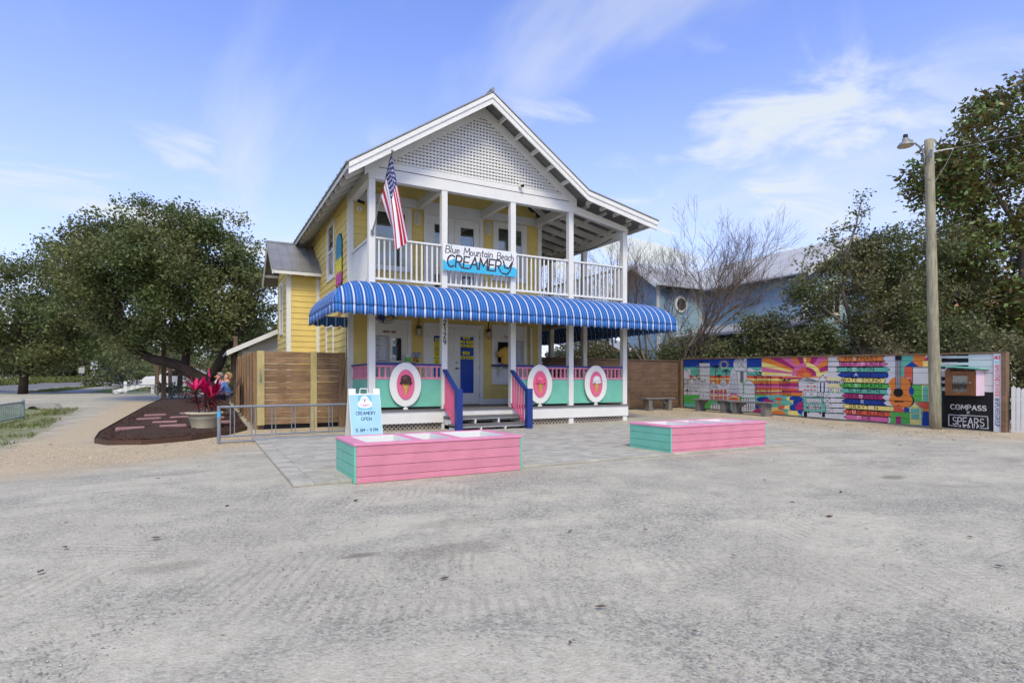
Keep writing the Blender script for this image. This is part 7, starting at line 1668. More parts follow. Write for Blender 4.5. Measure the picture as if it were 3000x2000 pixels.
('p','W',((4.91,.15),(5.64,.2),(5.64,-.05),(4.91,-.11))),
('p','C',((5.01,.9),(5.08,.96),(5.16,.9))),
('l','K',.008,((5.08,.9),(5.08,.8))),
('l','K',.008,((5.04,.8),(5.12,.81),(5.12,.77),(5.04,.77),(5.04,.8))),
('p','C',((5.23,.9),(5.3,.96),(5.37,.9))),
('l','K',.008,((5.3,.9),(5.3,.8))),
('l','K',.008,((5.26,.8),(5.34,.81),(5.34,.77),(5.26,.77),(5.26,.8))),
('p','C',((4.9,.78),(4.98,.84),(5.05,.79))),
('l','K',.008,((4.98,.79),(4.98,.68))),
('l','K',.008,((4.93,.68),(5.02,.69),(5.02,.65),(4.93,.65),(4.93,.68))),
('p','C',((5.12,.78),(5.19,.84),(5.26,.79))),
('l','K',.008,((5.19,.79),(5.19,.68))),
('l','K',.008,((5.15,.69),(5.23,.69),(5.23,.65),(5.15,.65),(5.15,.69))),
('p','W',((5.39,1.07),(5.55,1.27),(5.7,1.08),(5.71,.75),(5.39,.74))),
('l','K',.014,((5.39,1.07),(5.55,1.27),(5.7,1.08),(5.39,1.07))),
('p','N',((5.47,1.04),(5.51,1.04),(5.51,.76),(5.47,.76))),
('p','N',((5.58,1.04),(5.62,1.04),(5.62,.76),(5.58,.76))),
('l','K',.012,((5.39,1.05),(5.71,1.06),(5.72,.76),(5.39,.75),(5.39,1.05))),
('p','W',((5.58,1.28),(5.84,1.4),(6,1.21),(5.71,1.2))),
('l','K',.014,((5.58,1.27),(5.84,1.4),(6,1.23))),
('p','Y2',((5.7,1.19),(6.11,1.2),(6.11,1.11),(5.7,1.1))),
('p','N',((5.7,1.1),(6.11,1.1),(6.11,1.02),(5.7,1.01))),
('p','Y2',((5.71,1),(6.12,1.01),(6.12,.9),(5.71,.89))),
('p','T',((5.72,.89),(6.12,.9),(6.12,.76),(5.72,.74))),
('p','W',((5.71,1.09),(5.73,1.09),(5.73,1.01),(5.71,1.01))),
('p','W',((5.77,1.09),(5.79,1.09),(5.79,1.01),(5.77,1.01))),
('p','W',((5.82,1.09),(5.84,1.09),(5.84,1.01),(5.82,1.01))),
('p','W',((5.87,1.09),(5.89,1.09),(5.89,1.01),(5.87,1.01))),
('p','W',((5.92,1.09),(5.94,1.09),(5.94,1.02),(5.92,1.02))),
('p','W',((5.97,1.09),(5.99,1.1),(5.99,1.02),(5.97,1.02))),
('p','W',((6.02,1.1),(6.04,1.1),(6.04,1.02),(6.02,1.02))),
('p','W',((6.07,1.1),(6.09,1.1),(6.09,1.02),(6.07,1.02))),
('e','W',(5.81,.83),.06,.06),
('e','P',(5.81,.83),.03,.04),
('e','W',(6.03,.84),.06,.06),
('e','P',(6.03,.84),.03,.03),
('p','Y2',((5.88,.89),(5.96,.89),(5.96,.75),(5.88,.75))),
('p','W',((5.58,.74),(5.77,.75),(5.77,.15),(5.58,.14))),
('l','K',.016,((5.37,.62),(5.4,.74))),
('l','K',.016,((5.57,.75),(5.57,.14))),
('l','K',.016,((5.74,.74),(5.88,.16))),
('l','K',.010,((5.58,.72),(5.77,.58))),
('l','K',.010,((5.58,.58),(5.75,.72))),
('l','K',.010,((5.58,.58),(5.78,.59))),
('l','K',.010,((5.58,.57),(5.8,.44))),
('l','K',.010,((5.58,.43),(5.78,.58))),
('l','K',.010,((5.58,.43),(5.81,.44))),
('l','K',.010,((5.58,.42),(5.83,.29))),
('l','K',.010,((5.58,.28),(5.81,.43))),
('l','K',.010,((5.58,.28),(5.84,.3))),
('l','K',.010,((5.58,.27),(5.87,.15))),
('l','K',.010,((5.58,.13),(5.84,.29))),
('l','K',.010,((5.58,.13),(5.88,.15))),
('l','K',.010,((5.4,.73),(5.57,.63))),
('l','K',.010,((5.57,.74),(5.39,.62))),
('p','T',((4.93,.59),(5.57,.62),(5.58,.42),(5.64,.36),(5.64,.17),(4.93,.12))),
('p','W',((5.03,.56),(5.51,.56),(5.53,.42),(5.01,.41))),
('l','K',.014,((5.03,.56),(5.51,.56),(5.53,.42),(5.01,.41),(5.03,.56))),
('l','K',.010,((5.04,.42),(5.09,.55))),
('l','K',.010,((5.11,.43),(5.16,.55))),
('l','K',.010,((5.17,.43),(5.22,.55))),
('l','K',.010,((5.24,.43),(5.29,.56))),
('l','K',.010,((5.3,.43),(5.35,.56))),
('l','K',.010,((5.36,.44),(5.41,.56))),
('l','K',.010,((5.43,.44),(5.47,.56))),
('p','W',((5.03,.35),(5.52,.38),(5.52,.23),(5.03,.2))),
('l','K',.006,((5.04,.35),(5.04,.2))),
('l','K',.006,((5.09,.36),(5.09,.2))),
('l','K',.006,((5.14,.36),(5.14,.2))),
('l','K',.006,((5.19,.36),(5.19,.2))),
('l','K',.006,((5.24,.36),(5.24,.21))),
('l','K',.006,((5.29,.37),(5.29,.21))),
('l','K',.006,((5.33,.37),(5.33,.21))),
('l','K',.006,((5.38,.37),(5.38,.22))),
('l','K',.006,((5.43,.38),(5.43,.22))),
('l','K',.006,((5.47,.38),(5.47,.22))),
('l','K',.006,((5.03,.33),(5.52,.36))),
('l','K',.006,((5.03,.29),(5.52,.32))),
('l','K',.006,((5.03,.26),(5.52,.29))),
('l','K',.006,((5.03,.22),(5.52,.25))),
('e','K',(5.07,.26),.03,.03),
('e','W',(5.07,.26),.01,.01),
('e','K',(5.48,.28),.03,.03),
('e','W',(5.48,.28),.01,.01),
('l','K',.014,((4.93,.59),(5.57,.62),(5.58,.42),(5.64,.36),(5.64,.17),(4.93,.14),(4.93,.59))),
('p','K',((4.95,.13),(5.06,.14),(5.06,0),(4.95,-.01))),
('p','K',((5.53,.15),(5.63,.16),(5.63,.02),(5.53,.01))),
('p','K',((5.08,.14),(5.13,.15),(5.13,.1),(5.08,.1))),
('p','K',((5.45,.15),(5.51,.15),(5.51,.1),(5.45,.09))),
('p','W',((5.71,1.79),(6.27,1.78),(6.27,1.22),(5.71,1.21))),
('p','W',((6.11,.76),(5.74,.74),(5.88,.16),(5.65,.14),(5.65,-.05),(6.27,0),(6.27,.77))),
('p','W',((6.11,1.21),(6.27,1.21),(6.27,.77),(6.11,.76))),
('p','W',((5.58,1.28),(5.84,1.4),(6,1.21),(5.71,1.2))),
('l','K',.022,((5.71,1.66),(6.07,1.66))),
('l','K',.022,((5.71,1.51),(6.07,1.51))),
('l','K',.026,((5.77,.6),(6.18,.62))),
('l','K',.026,((5.83,.45),(6.18,.47))),
('l','K',.026,((5.84,.3),(6.18,.32))),
('l','K',.026,((5.65,.14),(6.18,.17))),
('l','K',.014,((5.71,1.79),(5.71,1.36))),
('p','W',((7.22,1.81),(8.09,1.79),(8.09,.07),(7.22,-.01))),
('p','O',((5.98,1.73),(6.09,1.66),(7.31,1.66),(7.23,1.73),(7.31,1.79),(6.09,1.79))),
('l','K',.014,((5.98,1.73),(6.09,1.66),(7.31,1.66),(7.23,1.73),(7.31,1.79),(6.09,1.79),(5.98,1.73))),
('t','ROSEMARY',6.212,1.688,0.909,'K',2),
('p','P',((6.07,1.51),(7.25,1.51),(7.38,1.57),(7.25,1.64),(6.05,1.64))),
('l','K',.014,((6.07,1.51),(7.25,1.51),(7.38,1.57),(7.25,1.64),(6.05,1.64),(6.07,1.51))),
('t','GULF PLACE',6.125,1.538,1.113,'K',5),
('p','T',((5.97,1.36),(7.34,1.36),(7.44,1.43),(7.34,1.49),(5.97,1.49),(6.02,1.43))),
('l','K',.014,((5.97,1.36),(7.34,1.36),(7.44,1.43),(7.34,1.49),(5.97,1.49),(6.02,1.43),(5.97,1.36))),
('t','DESTIN',6.299,1.388,0.717,'K',1),
('p','B',((6,1.27),(6.11,1.21),(7.37,1.21),(7.4,1.27),(7.37,1.34),(6.11,1.34))),
('l','K',.014,((6,1.27),(6.11,1.21),(7.37,1.21),(7.4,1.27),(7.37,1.34),(6.11,1.34),(6,1.27))),
('t','SEASIDE',6.263,1.238,0.719,'N',2),
('p','Y',((6.1,1.12),(6.21,1.06),(7.29,1.06),(7.32,1.12),(7.29,1.19),(6.21,1.19))),
('l','K',.014,((6.1,1.12),(6.21,1.06),(7.29,1.06),(7.32,1.12),(7.29,1.19),(6.21,1.19),(6.1,1.12))),
('t','WATERSOUND',6.147,1.088,1.046,'K',4),
('p','G',((6.05,.97),(6.16,.91),(7.47,.91),(7.39,.97),(7.47,1.04),(6.16,1.04))),
('l','K',.014,((6.05,.97),(6.16,.91),(7.47,.91),(7.39,.97),(7.47,1.04),(6.16,1.04),(6.05,.97))),
('t','ALYS BEACH',6.154,0.938,1.071,'K',3),
('p','T',((6.08,.82),(6.19,.76),(7.45,.76),(7.48,.82),(7.45,.89),(6.19,.89))),
('l','K',.014,((6.08,.82),(6.19,.76),(7.45,.76),(7.48,.82),(7.45,.89),(6.19,.89),(6.08,.82))),
('t','BLUE MTN.',6.327,0.788,0.898,'K',-1),
('p','M',((6.12,.68),(6.24,.61),(7.3,.61),(7.22,.68),(7.3,.74),(6.24,.74))),
('l','K',.014,((6.12,.68),(6.24,.61),(7.3,.61),(7.22,.68),(7.3,.74),(6.24,.74),(6.12,.68))),
('t','SEAGROVE',6.299,0.638,0.861,'K',3),
('p','B',((6.12,.53),(6.23,.46),(7.34,.46),(7.26,.53),(7.34,.59),(6.23,.59))),
('l','K',.014,((6.12,.53),(6.23,.46),(7.34,.46),(7.26,.53),(7.34,.59),(6.23,.59),(6.12,.53))),
('t','WATERCOLOR',6.227,0.488,1.037,'N',4),
('p','Y',((6.15,.38),(6.26,.31),(7.52,.31),(7.55,.38),(7.52,.44),(6.26,.44))),
('l','K',.014,((6.15,.38),(6.26,.31),(7.52,.31),(7.55,.38),(7.52,.44),(6.26,.44),(6.15,.38))),
('t','GRAYTON',6.342,0.338,0.772,'K',5),
('p','C',((6.16,.23),(6.27,.16),(7.44,.16),(7.47,.23),(7.44,.29),(6.27,.29))),
('l','K',.014,((6.16,.23),(6.27,.16),(7.44,.16),(7.47,.23),(7.44,.29),(6.27,.29),(6.16,.23))),
('t','DUNE ALLEN',6.334,0.188,0.943,'K',1),
('p','P',((6.18,.07),(6.29,.01),(7.37,.01),(7.4,.07),(7.37,.14),(6.29,.14))),
('l','K',.014,((6.18,.07),(6.29,.01),(7.37,.01),(7.4,.07),(7.37,.14),(6.29,.14),(6.18,.07))),
('t','PCB',6.574,0.038,0.348,'K',0),
('p','T',((7.7,1.83),(8.01,1.82),(8.01,1.49),(7.7,1.49))),
('p','O',((8,1.82),(8.29,1.81),(8.29,1.64),(8,1.64))),
('p','M',((8.24,1.66),(8.39,1.81),(8.42,1.81),(8.42,1.66))),
('p','B',((7.8,1.5),(7.97,1.64),(8.14,1.5))),
('p','O',((7.97,1.64),(8.24,1.66),(8.24,1.5),(8.14,1.5))),
('p','Y',((8.23,1.65),(8.64,1.65),(8.64,1.5),(8.23,1.5))),
('p','C',((7.79,1.5),(7.98,1.5),(7.98,1.22),(7.79,1.22))),
('p','T',((7.7,1.5),(7.79,1.5),(7.79,1.22),(7.7,1.22))),
('p','C',((7.91,1.22),(7.98,1.22),(7.98,1.03),(7.91,1.03))),
('p','B',((7.89,.89),(7.98,1.05),(7.98,.75),(7.94,.81))),
('p','G',((7.97,1.02),(8.21,1.03),(8.21,.6),(7.97,.59))),
('p','Y',((8.2,1.03),(8.39,1.03),(8.39,.6),(8.2,.59))),
('p','T',((8.22,1.01),(8.35,1.02),(8.35,.62),(8.22,.61))),
('p','P',((8.38,1.03),(8.42,1.03),(8.42,.59),(8.38,.59))),
('p','C',((8.04,.58),(8.42,.6),(8.42,.42),(8.22,.44),(8.15,.47))),
('p','O',((8.22,.44),(8.42,.45),(8.42,.37),(8.22,.36))),
('p','B',((8.21,.36),(8.64,.39),(8.64,.01),(8.21,-.02))),
('p','T',((7.91,.42),(8.04,.58),(8.17,.47),(8.22,.4),(8.21,-.01),(7.91,0))),
('p','Y',((7.94,.45),(8.03,.55),(8.14,.46),(8.17,.43),(8.19,.01),(7.92,0),(7.92,.42))),
('p','T',((7.94,.42),(8.15,.43),(8.15,.32),(7.94,.3))),
('p','T',((7.95,.28),(8.15,.29),(8.15,.16),(7.95,.14))),
('p','C',((7.52,.42),(7.63,.52),(7.85,.31),(7.53,.3))),
('p','B',((7.78,.43),(7.91,.43),(7.91,.31),(7.78,.31))),
('p','B',((7.78,.43),(7.91,.43),(7.91,.31),(7.85,.31))),
('p','G',((7.44,.29),(7.92,.32),(7.92,.01),(7.44,-.04))),
('p','M',((7.58,.19),(7.71,.2),(7.71,0),(7.58,-.01))),
('e','K',(7.69,1.05),.28,.19),
('e','K',(7.73,.62),.3,.2),
('e','O',(7.67,1.04),.27,.2),
('e','O',(7.7,.62),.29,.2),
('p','O',((7.45,1.02),(7.92,1.03),(7.92,.71),(7.45,.69))),
('e','B',(7.96,.87),.06,.11),
('e','W',(7.41,.85),.05,.1),
('e','K',(7.64,.82),.12,.12),
('p','W',((7.57,1.68),(7.71,1.67),(7.71,.93),(7.57,.93))),
('l','K',.010,((7.58,1.68),(7.58,.93))),
('l','K',.010,((7.6,1.68),(7.6,.93))),
('l','K',.010,((7.62,1.68),(7.62,.93))),
('l','K',.010,((7.64,1.67),(7.64,.93))),
('l','K',.010,((7.66,1.67),(7.66,.93))),
('l','K',.010,((7.68,1.67),(7.68,.93))),
('l','K',.010,((7.7,1.67),(7.7,.93))),
('p','K',((7.56,1.79),(7.72,1.79),(7.72,1.67),(7.56,1.67))),
('e','K',(7.54,1.76),.01,.01),
('e','K',(7.74,1.76),.01,.01),
('e','K',(7.54,1.72),.01,.01),
('e','K',(7.74,1.72),.01,.01),
('e','K',(7.54,1.69),.01,.01),
('e','K',(7.74,1.68),.01,.01),
('p','K',((7.55,.59),(7.77,.61),(7.77,.57),(7.55,.56))),
('p','C',((7.59,.44),(7.64,.53),(7.7,.44))),
('p','W',((7.99,1.48),(8.64,1.48),(8.64,1.05),(7.99,1.03))),
('l','K',.016,((7.99,1.48),(8.64,1.48),(8.64,1.05),(7.99,1.03),(7.99,1.48))),
('p','W',((8.64,1.87),(9.87,1.84),(9.87,.88),(8.64,.83))),
('p','K',((8.64,1.8),(9.21,1.79),(9.21,1.76),(8.64,1.77))),
('p','K',((8.64,1.71),(9.21,1.7),(9.21,1.6),(8.64,1.61))),
('p','K',((8.64,1.54),(9.21,1.54),(9.21,1.5),(8.64,1.5))),
('p','K',((8.64,1.5),(8.74,1.5),(8.74,1.45),(8.64,1.45))),
('p','K',((8.64,1.25),(8.74,1.25),(8.74,1.16),(8.64,1.15))),
('p','K',((8.64,1.09),(8.74,1.09),(8.74,.99),(8.64,.99))),
('p','K',((8.64,.9),(8.74,.9),(8.74,.78),(8.64,.77))),
('p','K',((8.64,.86),(9.7,.9),(9.7,-.09),(8.64,-.2))),
('p','W',((9.7,1.84),(9.87,1.84),(9.87,-.07),(9.7,-.09))),
('p','T',((8.62,1.05),(8.65,1.05),(8.65,-.2),(8.62,-.2))),
('w','COMPASS',8.842,0.461,0.719,0.115,0.024),
('w','X',9.183,0.372,0.045,0.05,0.016),
('w','SPEARS',8.887,0.092,0.633,0.175,0.022),
('w','G R O U P',9.015,0.036,0.397,0.045,0.013),
('l','W',.018,((8.98,.05),(8.8,.06),(8.8,.32),(9.59,.33),(9.6,.05),(9.44,.05))),
('e','W',(9,.52),.01,.01),
('w2','ART',9.716,1.68,0.1,0.075,0.016)]
# ================================================================ the painted fence and what stands by it
MC = {'B': S(30, 66, 152), 'T': S(104, 186, 166), 'G': S(88, 182, 84), 'O': S(230, 134, 58), 'C': S(222, 96, 70), 'Y': S(242, 222, 132), 'Y2': S(232, 218, 160), 'M': S(176, 48, 112), 'P': S(220, 112, 160), 'W': S(214, 214, 214), 'K': S(26, 26, 30), 'N': S(26, 38, 92), 'D': S(110, 110, 116), 'G2': S(196, 198, 200)}
FX, FY0 = 16.16, 15.99
def fzb(s): return .207 - .0195 * s
ff = lambda s, v, d: (FX - d, FY0 - s, fzb(s) + v)
FL = 9.70
mr = Ras(FL, 1.80, .008, MC['W'])
def mclip(pts, c, a, b, v0):
    w = mr.win(a, b, v0, 1.8); X, Y = mr.X[w], mr.Y[w]; mr.a[w][(poly_sd(X, Y, pts) > 0) & (X > a) & (X < b) & (Y > v0)] = mr.col(c)
for o in MURAL:
    if o[0] == 'p': mr.poly(o[2], MC[o[1]])
    elif o[0] == 'c': mclip(o[2], MC[o[1]], 3.46, 5.71, 1.165)
    elif o[0] == 'l': mr.line(o[3], max(o[2], .010), MC[o[1]])
    elif o[0] == 'e': mr.ell(o[2][0], o[2][1], o[3], o[4], MC[o[1]])
    elif o[0] == 't':
        n = len(o[1]); adv = [GL[c][0] + .30 for c in o[1]]; k = o[4] / (sum(adv) - .3); x = o[2]
        for i, c in enumerate(o[1]):
            for p in strokes(c, 0, 0, 1): mr.line([(x + a * k, o[3] + b * .085) for a, b in p], .016, MC['W'] if i == o[6] else MC[o[5]])
            x += adv[i] * k
    elif o[0] in ('w', 'w2'): mr.text(o[1], o[2], o[3], o[5], o[6], MC['W'] if o[0] == 'w' else MC['M'], sp=.22, width=o[4])
mf_ = thing('mural_fence', 'board fence painted with a bright seaside mural and town name arrows', 'fence', (FX, 11.1, .1))
PAN = [0, 2.44, 4.91, 7.35, FL]
for a, b in zip(PAN[:-1], PAN[1:]):
    for k in range(12):
        v0, v1 = k * .15 + .004, (k + 1) * .15 - .004; mb = MB(); mr.emit(mb, ff, a, b, v0, v1, .0)
        r0, r1 = round(v0 / mr.cy) * mr.cy, round(v1 / mr.cy) * mr.cy; u0, u1 = round(a / mr.cx) * mr.cx, round(b / mr.cx) * mr.cx; e = (.05, .05, .05)
        q = [(u0, r0), (u1, r0), (u1, r1), (u0, r1)]
        for i in range(4): p, p2 = q[i], q[(i + 1) % 4]; mb.add([ff(*p, 0), ff(*p2, 0), ff(*p2, -.02), ff(*p, -.02)], [(0, 3, 2, 1)], e)
        mb.build('board', M['attr_worn'], mf_)
M['oldwood'] = paint('weathered_brown_wood', S(140, 112, 86), .8, .12, vs=3, grain='y', gs=20, gk=.35, dirt=.25, dirtc=S(96, 74, 54), objvar=.1)
M['oldwoodx'] = paint('weathered_brown_wood_rear', S(112, 90, 72), .8, .15, vs=3, grain='x', gs=20, gk=.35, dirt=.3, dirtc=S(70, 52, 40), objvar=.15)
MB().prism([(0, 0.02), (9.7, .02), (9.7, 1.79), (0, 1.79)], ff, -.035, -.022).build('backing', M['black'], mf_)
for s in PAN: MB().prism([(s - .05, -.25), (s + .05, -.25), (s + .05, 1.79), (s - .05, 1.79)], ff, -.13, -.036).build('post', M['oldwood'], mf_)
MB().prism([(-.05, 1.802), (9.95, 1.802), (9.95, 1.84), (-.05, 1.84)], ff, -.14, .03).build('cap_rail', M['oldwood'], mf_)
MB().prism([(9.86, -.06), (9.95, -.06), (9.95, 1.80), (9.86, 1.80)], ff, -.13, .04).build('end_post', M['oldwood'], mf_)
tr = Ras(.145, 1.83, .006, S(222, 222, 226)); TX = S(206, 74, 96)
tr.text('ART', .012, 1.70, .075, .015, TX, width=.115); tr.text('BY', .03, 1.605, .05, .011, S(110, 195, 185), width=.07)
def vtext(s, y0, L, c):
    for p in strokes(s, 0, 0, .085, sp=.2, width=L): tr.line([(.03 + b, y0 - a) for a, b in p], .013, c)
vtext('@MAXINEORANGE', 1.57, .74, S(222, 104, 90)); vtext('@SPEARSGROUP', .80, .66, S(70, 78, 120))
print_panel('painted_trim', tr, lambda u, v, d: ff(9.712 + u, -.03 + v, d), .018, M['attr'], mf_)

# ---- plain brown fence behind the shop
bf_ = thing('rear_fence', 'weathered dark brown board fence meeting the mural fence in the corner', 'fence', (13, 16.2, .3)); rb = random.Random(6)
xs = [8.9, 11.3, 13.7, 16.05]
for a, b in zip(xs[:-1], xs[1:]):
    for k in range(12):
        z0 = 1.94 - (k + 1) * .145; MB().box(a + .002, b - .002, 16.16 + rb.uniform(0, .008), 16.18, z0, z0 + .145 - rb.choice([.004, .006, .01])).build('board', M['oldwoodx'], bf_)
for x in xs: box('post', M['oldwoodx'], bf_, x - .05, x + .05, 16.185, 16.28, .0, 1.94)
box('post', M['oldwood'], bf_, 16.06, 16.15, 16.02, 16.12, .0, 1.98); box('cap_rail', M['oldwoodx'], bf_, 8.9, 16.05, 16.13, 16.26, 1.942, 1.975)

# ---- benches
M['bench'] = paint('grey_bench_paint', S(124, 120, 116), .7, .08, vs=4, grain='x', gk=.12, dirt=.15)
def bench(c, along, L, label):
    x, y = c; z = gz(x, y) + .015; b = thing('bench', label, 'bench', (x, y, z), 'grey plank benches by the fences'); A = Vector(along); N_ = Vector((-A.y, A.x, 0)); C0 = Vector((x, y, z))
    G = lambda u, v, w: tuple(C0 + A * u + N_ * v + Vector((0, 0, w)))
    for v in (-.095, .095): MB().bar(G(-L / 2, v, .40), G(L / 2, v, .40), .185, .045).build('seat_plank', M['bench'], b, bevel=.005)
    for s in (-1, 1):
        u = s * (L / 2 - .22); MB().bar(G(u, 0, -.03), G(u, 0, .378), .16, .30, tuple(N_)).build('leg', M['bench'], b)
        MB().prism([(0, .375), (-s * .34, .375), (-s * .34, .33), (-s * .08, .16), (0, .16)], lambda p, q, d: G(u + p, d, q), -.03, .03).build('brace', M['bench'], b)
        MB().bar(G(u - .12, -.13, .02), G(u + .12, -.13, .02), .06, .08).build('foot', M['bench'], b)
    return b
bench((14.5, 15.62), (1, 0, 0), 1.38, 'grey bench standing alone against the plain brown fence'); bench((15.5, 14.0), (0, 1, 0), 1.56, 'grey bench before the white houses of the mural'); bench((15.5, 12.42), (0, 1, 0), 1.56, 'grey bench before the mural sunset, ending at the colour swirl')

# ---- utility pole with lamp
M['pole'] = paint('weathered_pole_wood', S(164, 158, 132), .85, .16, vs=2, grain='z', gs=16, gk=.38, dirt=.3, dirtc=S(112, 104, 78), bmp=.4)
up_ = thing('utility_pole', 'tall weathered wooden pole with a lamp standing before the mural', 'pole', (15.67, 7.25, 0)); PB = Vector((15.67, 7.25, -.05)); PT = Vector((15.53, 7.33, 7.05))
MB().tube([PB.lerp(PT, k / 10) for k in range(11)], [.125 - .028 * k / 10 for k in range(11)], 18).build('pole_shaft', M['pole'], up_, smooth=True)
D_ = Vector((-.879, .477, 0)); a0 = PB.lerp(PT, .945) + D_ * .12
M['lampgrey'] = paint('grey_lamp_housing', S(150, 148, 142), .5, .08, metal=.3)
MB().tube([a0 - Vector((0, 0, .22)), a0, a0 + D_ * .06 + Vector((0, 0, .18)), a0 + D_ * .22 + Vector((0, 0, .30)), a0 + D_ * .34 + Vector((0, 0, .33))], .024, 8).build('lamp_arm', M['steel'], up_, smooth=True)
lc = a0 + D_ * .46 + Vector((0, 0, .30)); lh = MB().lathe([(.17, -.07), (.175, -.055), (.12, .02), (.075, .05), (.07, .12), (.05, .13)], 16, tuple(lc)).build('lamp_head', M['lampgrey'], up_, smooth=True)
MB().lathe([(.05, -.012), (.155, 0)], 16, (lc.x, lc.y, lc.z - .072)).build('lens', M['lamp'], lh); MB().lathe([(.052, .131), (.052, .20), (.045, .215)], 12, tuple(lc)).build('light_sensor', M['black'], lh); bar('arm_socket', M['lampgrey'], up_, lc + Vector((0, 0, .06)), a0 + D_ * .30 + Vector((0, 0, .33)), .08, .09)
m_ = MB(); m_.box(15.40, 15.42, 7.2, 7.26, 6.55, 6.75); m_.build('bracket', M['steel'], up_)
MB().box(15.535, 15.545, 7.215, 7.245, 1.70, 1.90).build('number_tag', paint('rust_tag', S(90, 40, 34), .6, .2), up_)
MB().tube([PT + Vector((.1, -.1, -.30)), PT + Vector((.3, -.2, -.25)), PT + Vector((.5, -.3, -.22))], .012, 6).build('service_lead', M['white'], up_); MB().tube([PT + Vector((.5, -.3, -.22)), PT + Vector((.36, -.2, -.6)), PT + Vector((.15, -.1, -.95)), PT + Vector((.02, -.11, -1.1)), PT + Vector((-.08, -.06, -1.0)), PT + Vector((-.13, .05, -.85))], .006, 5).build('service_lead', M['lampgrey'], up_)
tag(MB().tube([PT + Vector((.5, -.3, -.22)), Vector((18.5, 5.8, 7.4)), Vector((24, 3, 8.9))], .005, 4).build('overhead_wire', M['lampgrey'], None), 'grey overhead wire running from the pole past the magnolia', 'wire')

# ---- little library box on the fence
M['teak'] = paint('varnished_wood', S(132, 86, 52), .5, .12, vs=5, grain='z', gs=24, gk=.3); M['lilac'] = paint('pale_pink_paint', S(226, 200, 214), .55, .04)
lb = thing('little_library', 'small wooden book exchange box with mint roof fixed to the fence', 'box', (15.96, 6.77, .84)); x0, x1, y0, y1, z0, z1 = 15.76, 16.158, 6.46, 7.08, .84, 1.47
for a in ((x0, x1, y0, y0 + .018, z0, z1 - .03), (x0, x1, y1 - .018, y1, z0, z1 + .03)): MB().box(*a).build('side_panel', M['lilac'], lb)
MB().box(x0, x1, y0 + .019, y1 - .019, z0, z0 + .018).build('floor_panel', M['lilac'], lb); MB().box(x1 - .015, x1, y0 + .019, y1 - .019, z0 + .019, z1 - .03).build('back_panel', M['black'], lb)
fr_ = MB()
for a in ((y0, y0 + .12, z0, z1 - .06), (y1 - .10, y1, z0, z1 - .03), (y0 + .12, y1 - .10, z1 - .12, z1 - .055), (y0 + .12, y1 - .10, z0, z0 + .03)): fr_.box(x0 - .022, x0 - .001, *a)
fr_.build('front_frame', M['teak'], lb); dr = MB()
for a in ((y0 + .121, y0 + .165, z0 + .031, z1 - .121), (y1 - .145, y1 - .101, z0 + .031, z1 - .121), (y0 + .165, y1 - .145, z0 + .031, z0 + .08), (y0 + .165, y1 - .145, z1 - .165, z1 - .121)): dr.box(x0 - .03, x0 - .004, *a)
do = dr.build('door', M['teak'], lb); MB().box(x0 - .014, x0 - .011, y0 + .166, y1 - .146, z0 + .081, z1 - .166).build('pane', M['glass'], do); MB().tube([(x0 - .03, y0 + .10, z0 + .30), (x0 - .055, y0 + .10, z0 + .30)], .022, 10).build('knob', M['steel'], do); MB().box(x0 - .027, x0 - .023, 6.74, 6.82, z1 - .10, z1 - .075).build('plate', M['brass'], lb)
zs = z0 + .27; MB().box(x0 + .005, x1 - .016, y0 + .02, y1 - .02, zs, zs + .014).build('shelf', M['white'], lb)
MB().hexa([(x0 - .10, 6.36, 1.45), (x1 + .0, 6.36, 1.45), (x1, 7.17, 1.535), (x0 - .10, 7.17, 1.535), (x0 - .10, 6.36, 1.475), (x1, 6.36, 1.475), (x1, 7.17, 1.56), (x0 - .10, 7.17, 1.56)]).build('roof', M['mint'], lb)
rb = random.Random(12); bn = ['brick red', 'ivory', 'navy', 'charcoal', 'tan', 'grey blue', 'white', 'maroon', 'orange', 'slate']; bc = [S(178, 60, 50), S(226, 220, 208), S(60, 84, 128), S(70, 70, 74), S(196, 150, 90), S(120, 150, 160), S(232, 232, 236), S(90, 50, 60), S(200, 110, 60), S(50, 60, 66)]; bm = [paint('book_cover', c, .5, .05) for c in bc]
for sh_, zz, lbl in ((0, z0 + .019, 'book leaning on the lower shelf of the little library'), (1, zs + .015, 'book leaning on the upper shelf of the little library')):
    order = rb.sample(range(10), 10)
    y = y0 + .175
    while y < y1 - .16 and order:
        bi = order.pop()
        w = rb.uniform(.02, .036); h = rb.uniform(.14, .19); sl = .25 if sh_ == 0 else .12; d_ = rb.uniform(.09, .13); xx = x0 + .03
        bk = MB().hexa([(xx, y, zz), (xx + d_, y, zz), (xx + d_, y + w, zz), (xx, y + w, zz), (xx, y + h * sl, zz + h), (xx + d_, y + h * sl, zz + h), (xx + d_, y + h * sl + w, zz + h), (xx, y + h * sl + w, zz + h)]).build('book', bm[bi], None)
        tag(bk, bn[bi] + ' ' + lbl, 'book', 'books on the upper shelf' if sh_ else 'books on the lower shelf'); y += w + .003

# ---- white picket fence end
pk = thing('picket_fence', 'white picket fence with a scooped top beside the mural end', 'fence', (16.25, 5.5, 0))
for k in range(26):
    y = 5.93 - k * .085; x = 16.2 + .012 * k; h = 1.06 - .16 * math.sin(math.pi * min(1, k / 18)); z = gz(x, y)
    MB().prism([(-.036, -.05), (.036, -.05), (.036, h - .03), (0, h), (-.036, h - .03)], lambda u, v, d: (x + d, y + u, z + v), -.01, .01).build('picket', M['white_shop'], pk)
for zz in (.25, .75): bar('rail', M['white_shop'], pk, (16.23, 6.0, zz), (16.53, 3.7, zz), .03, .08)

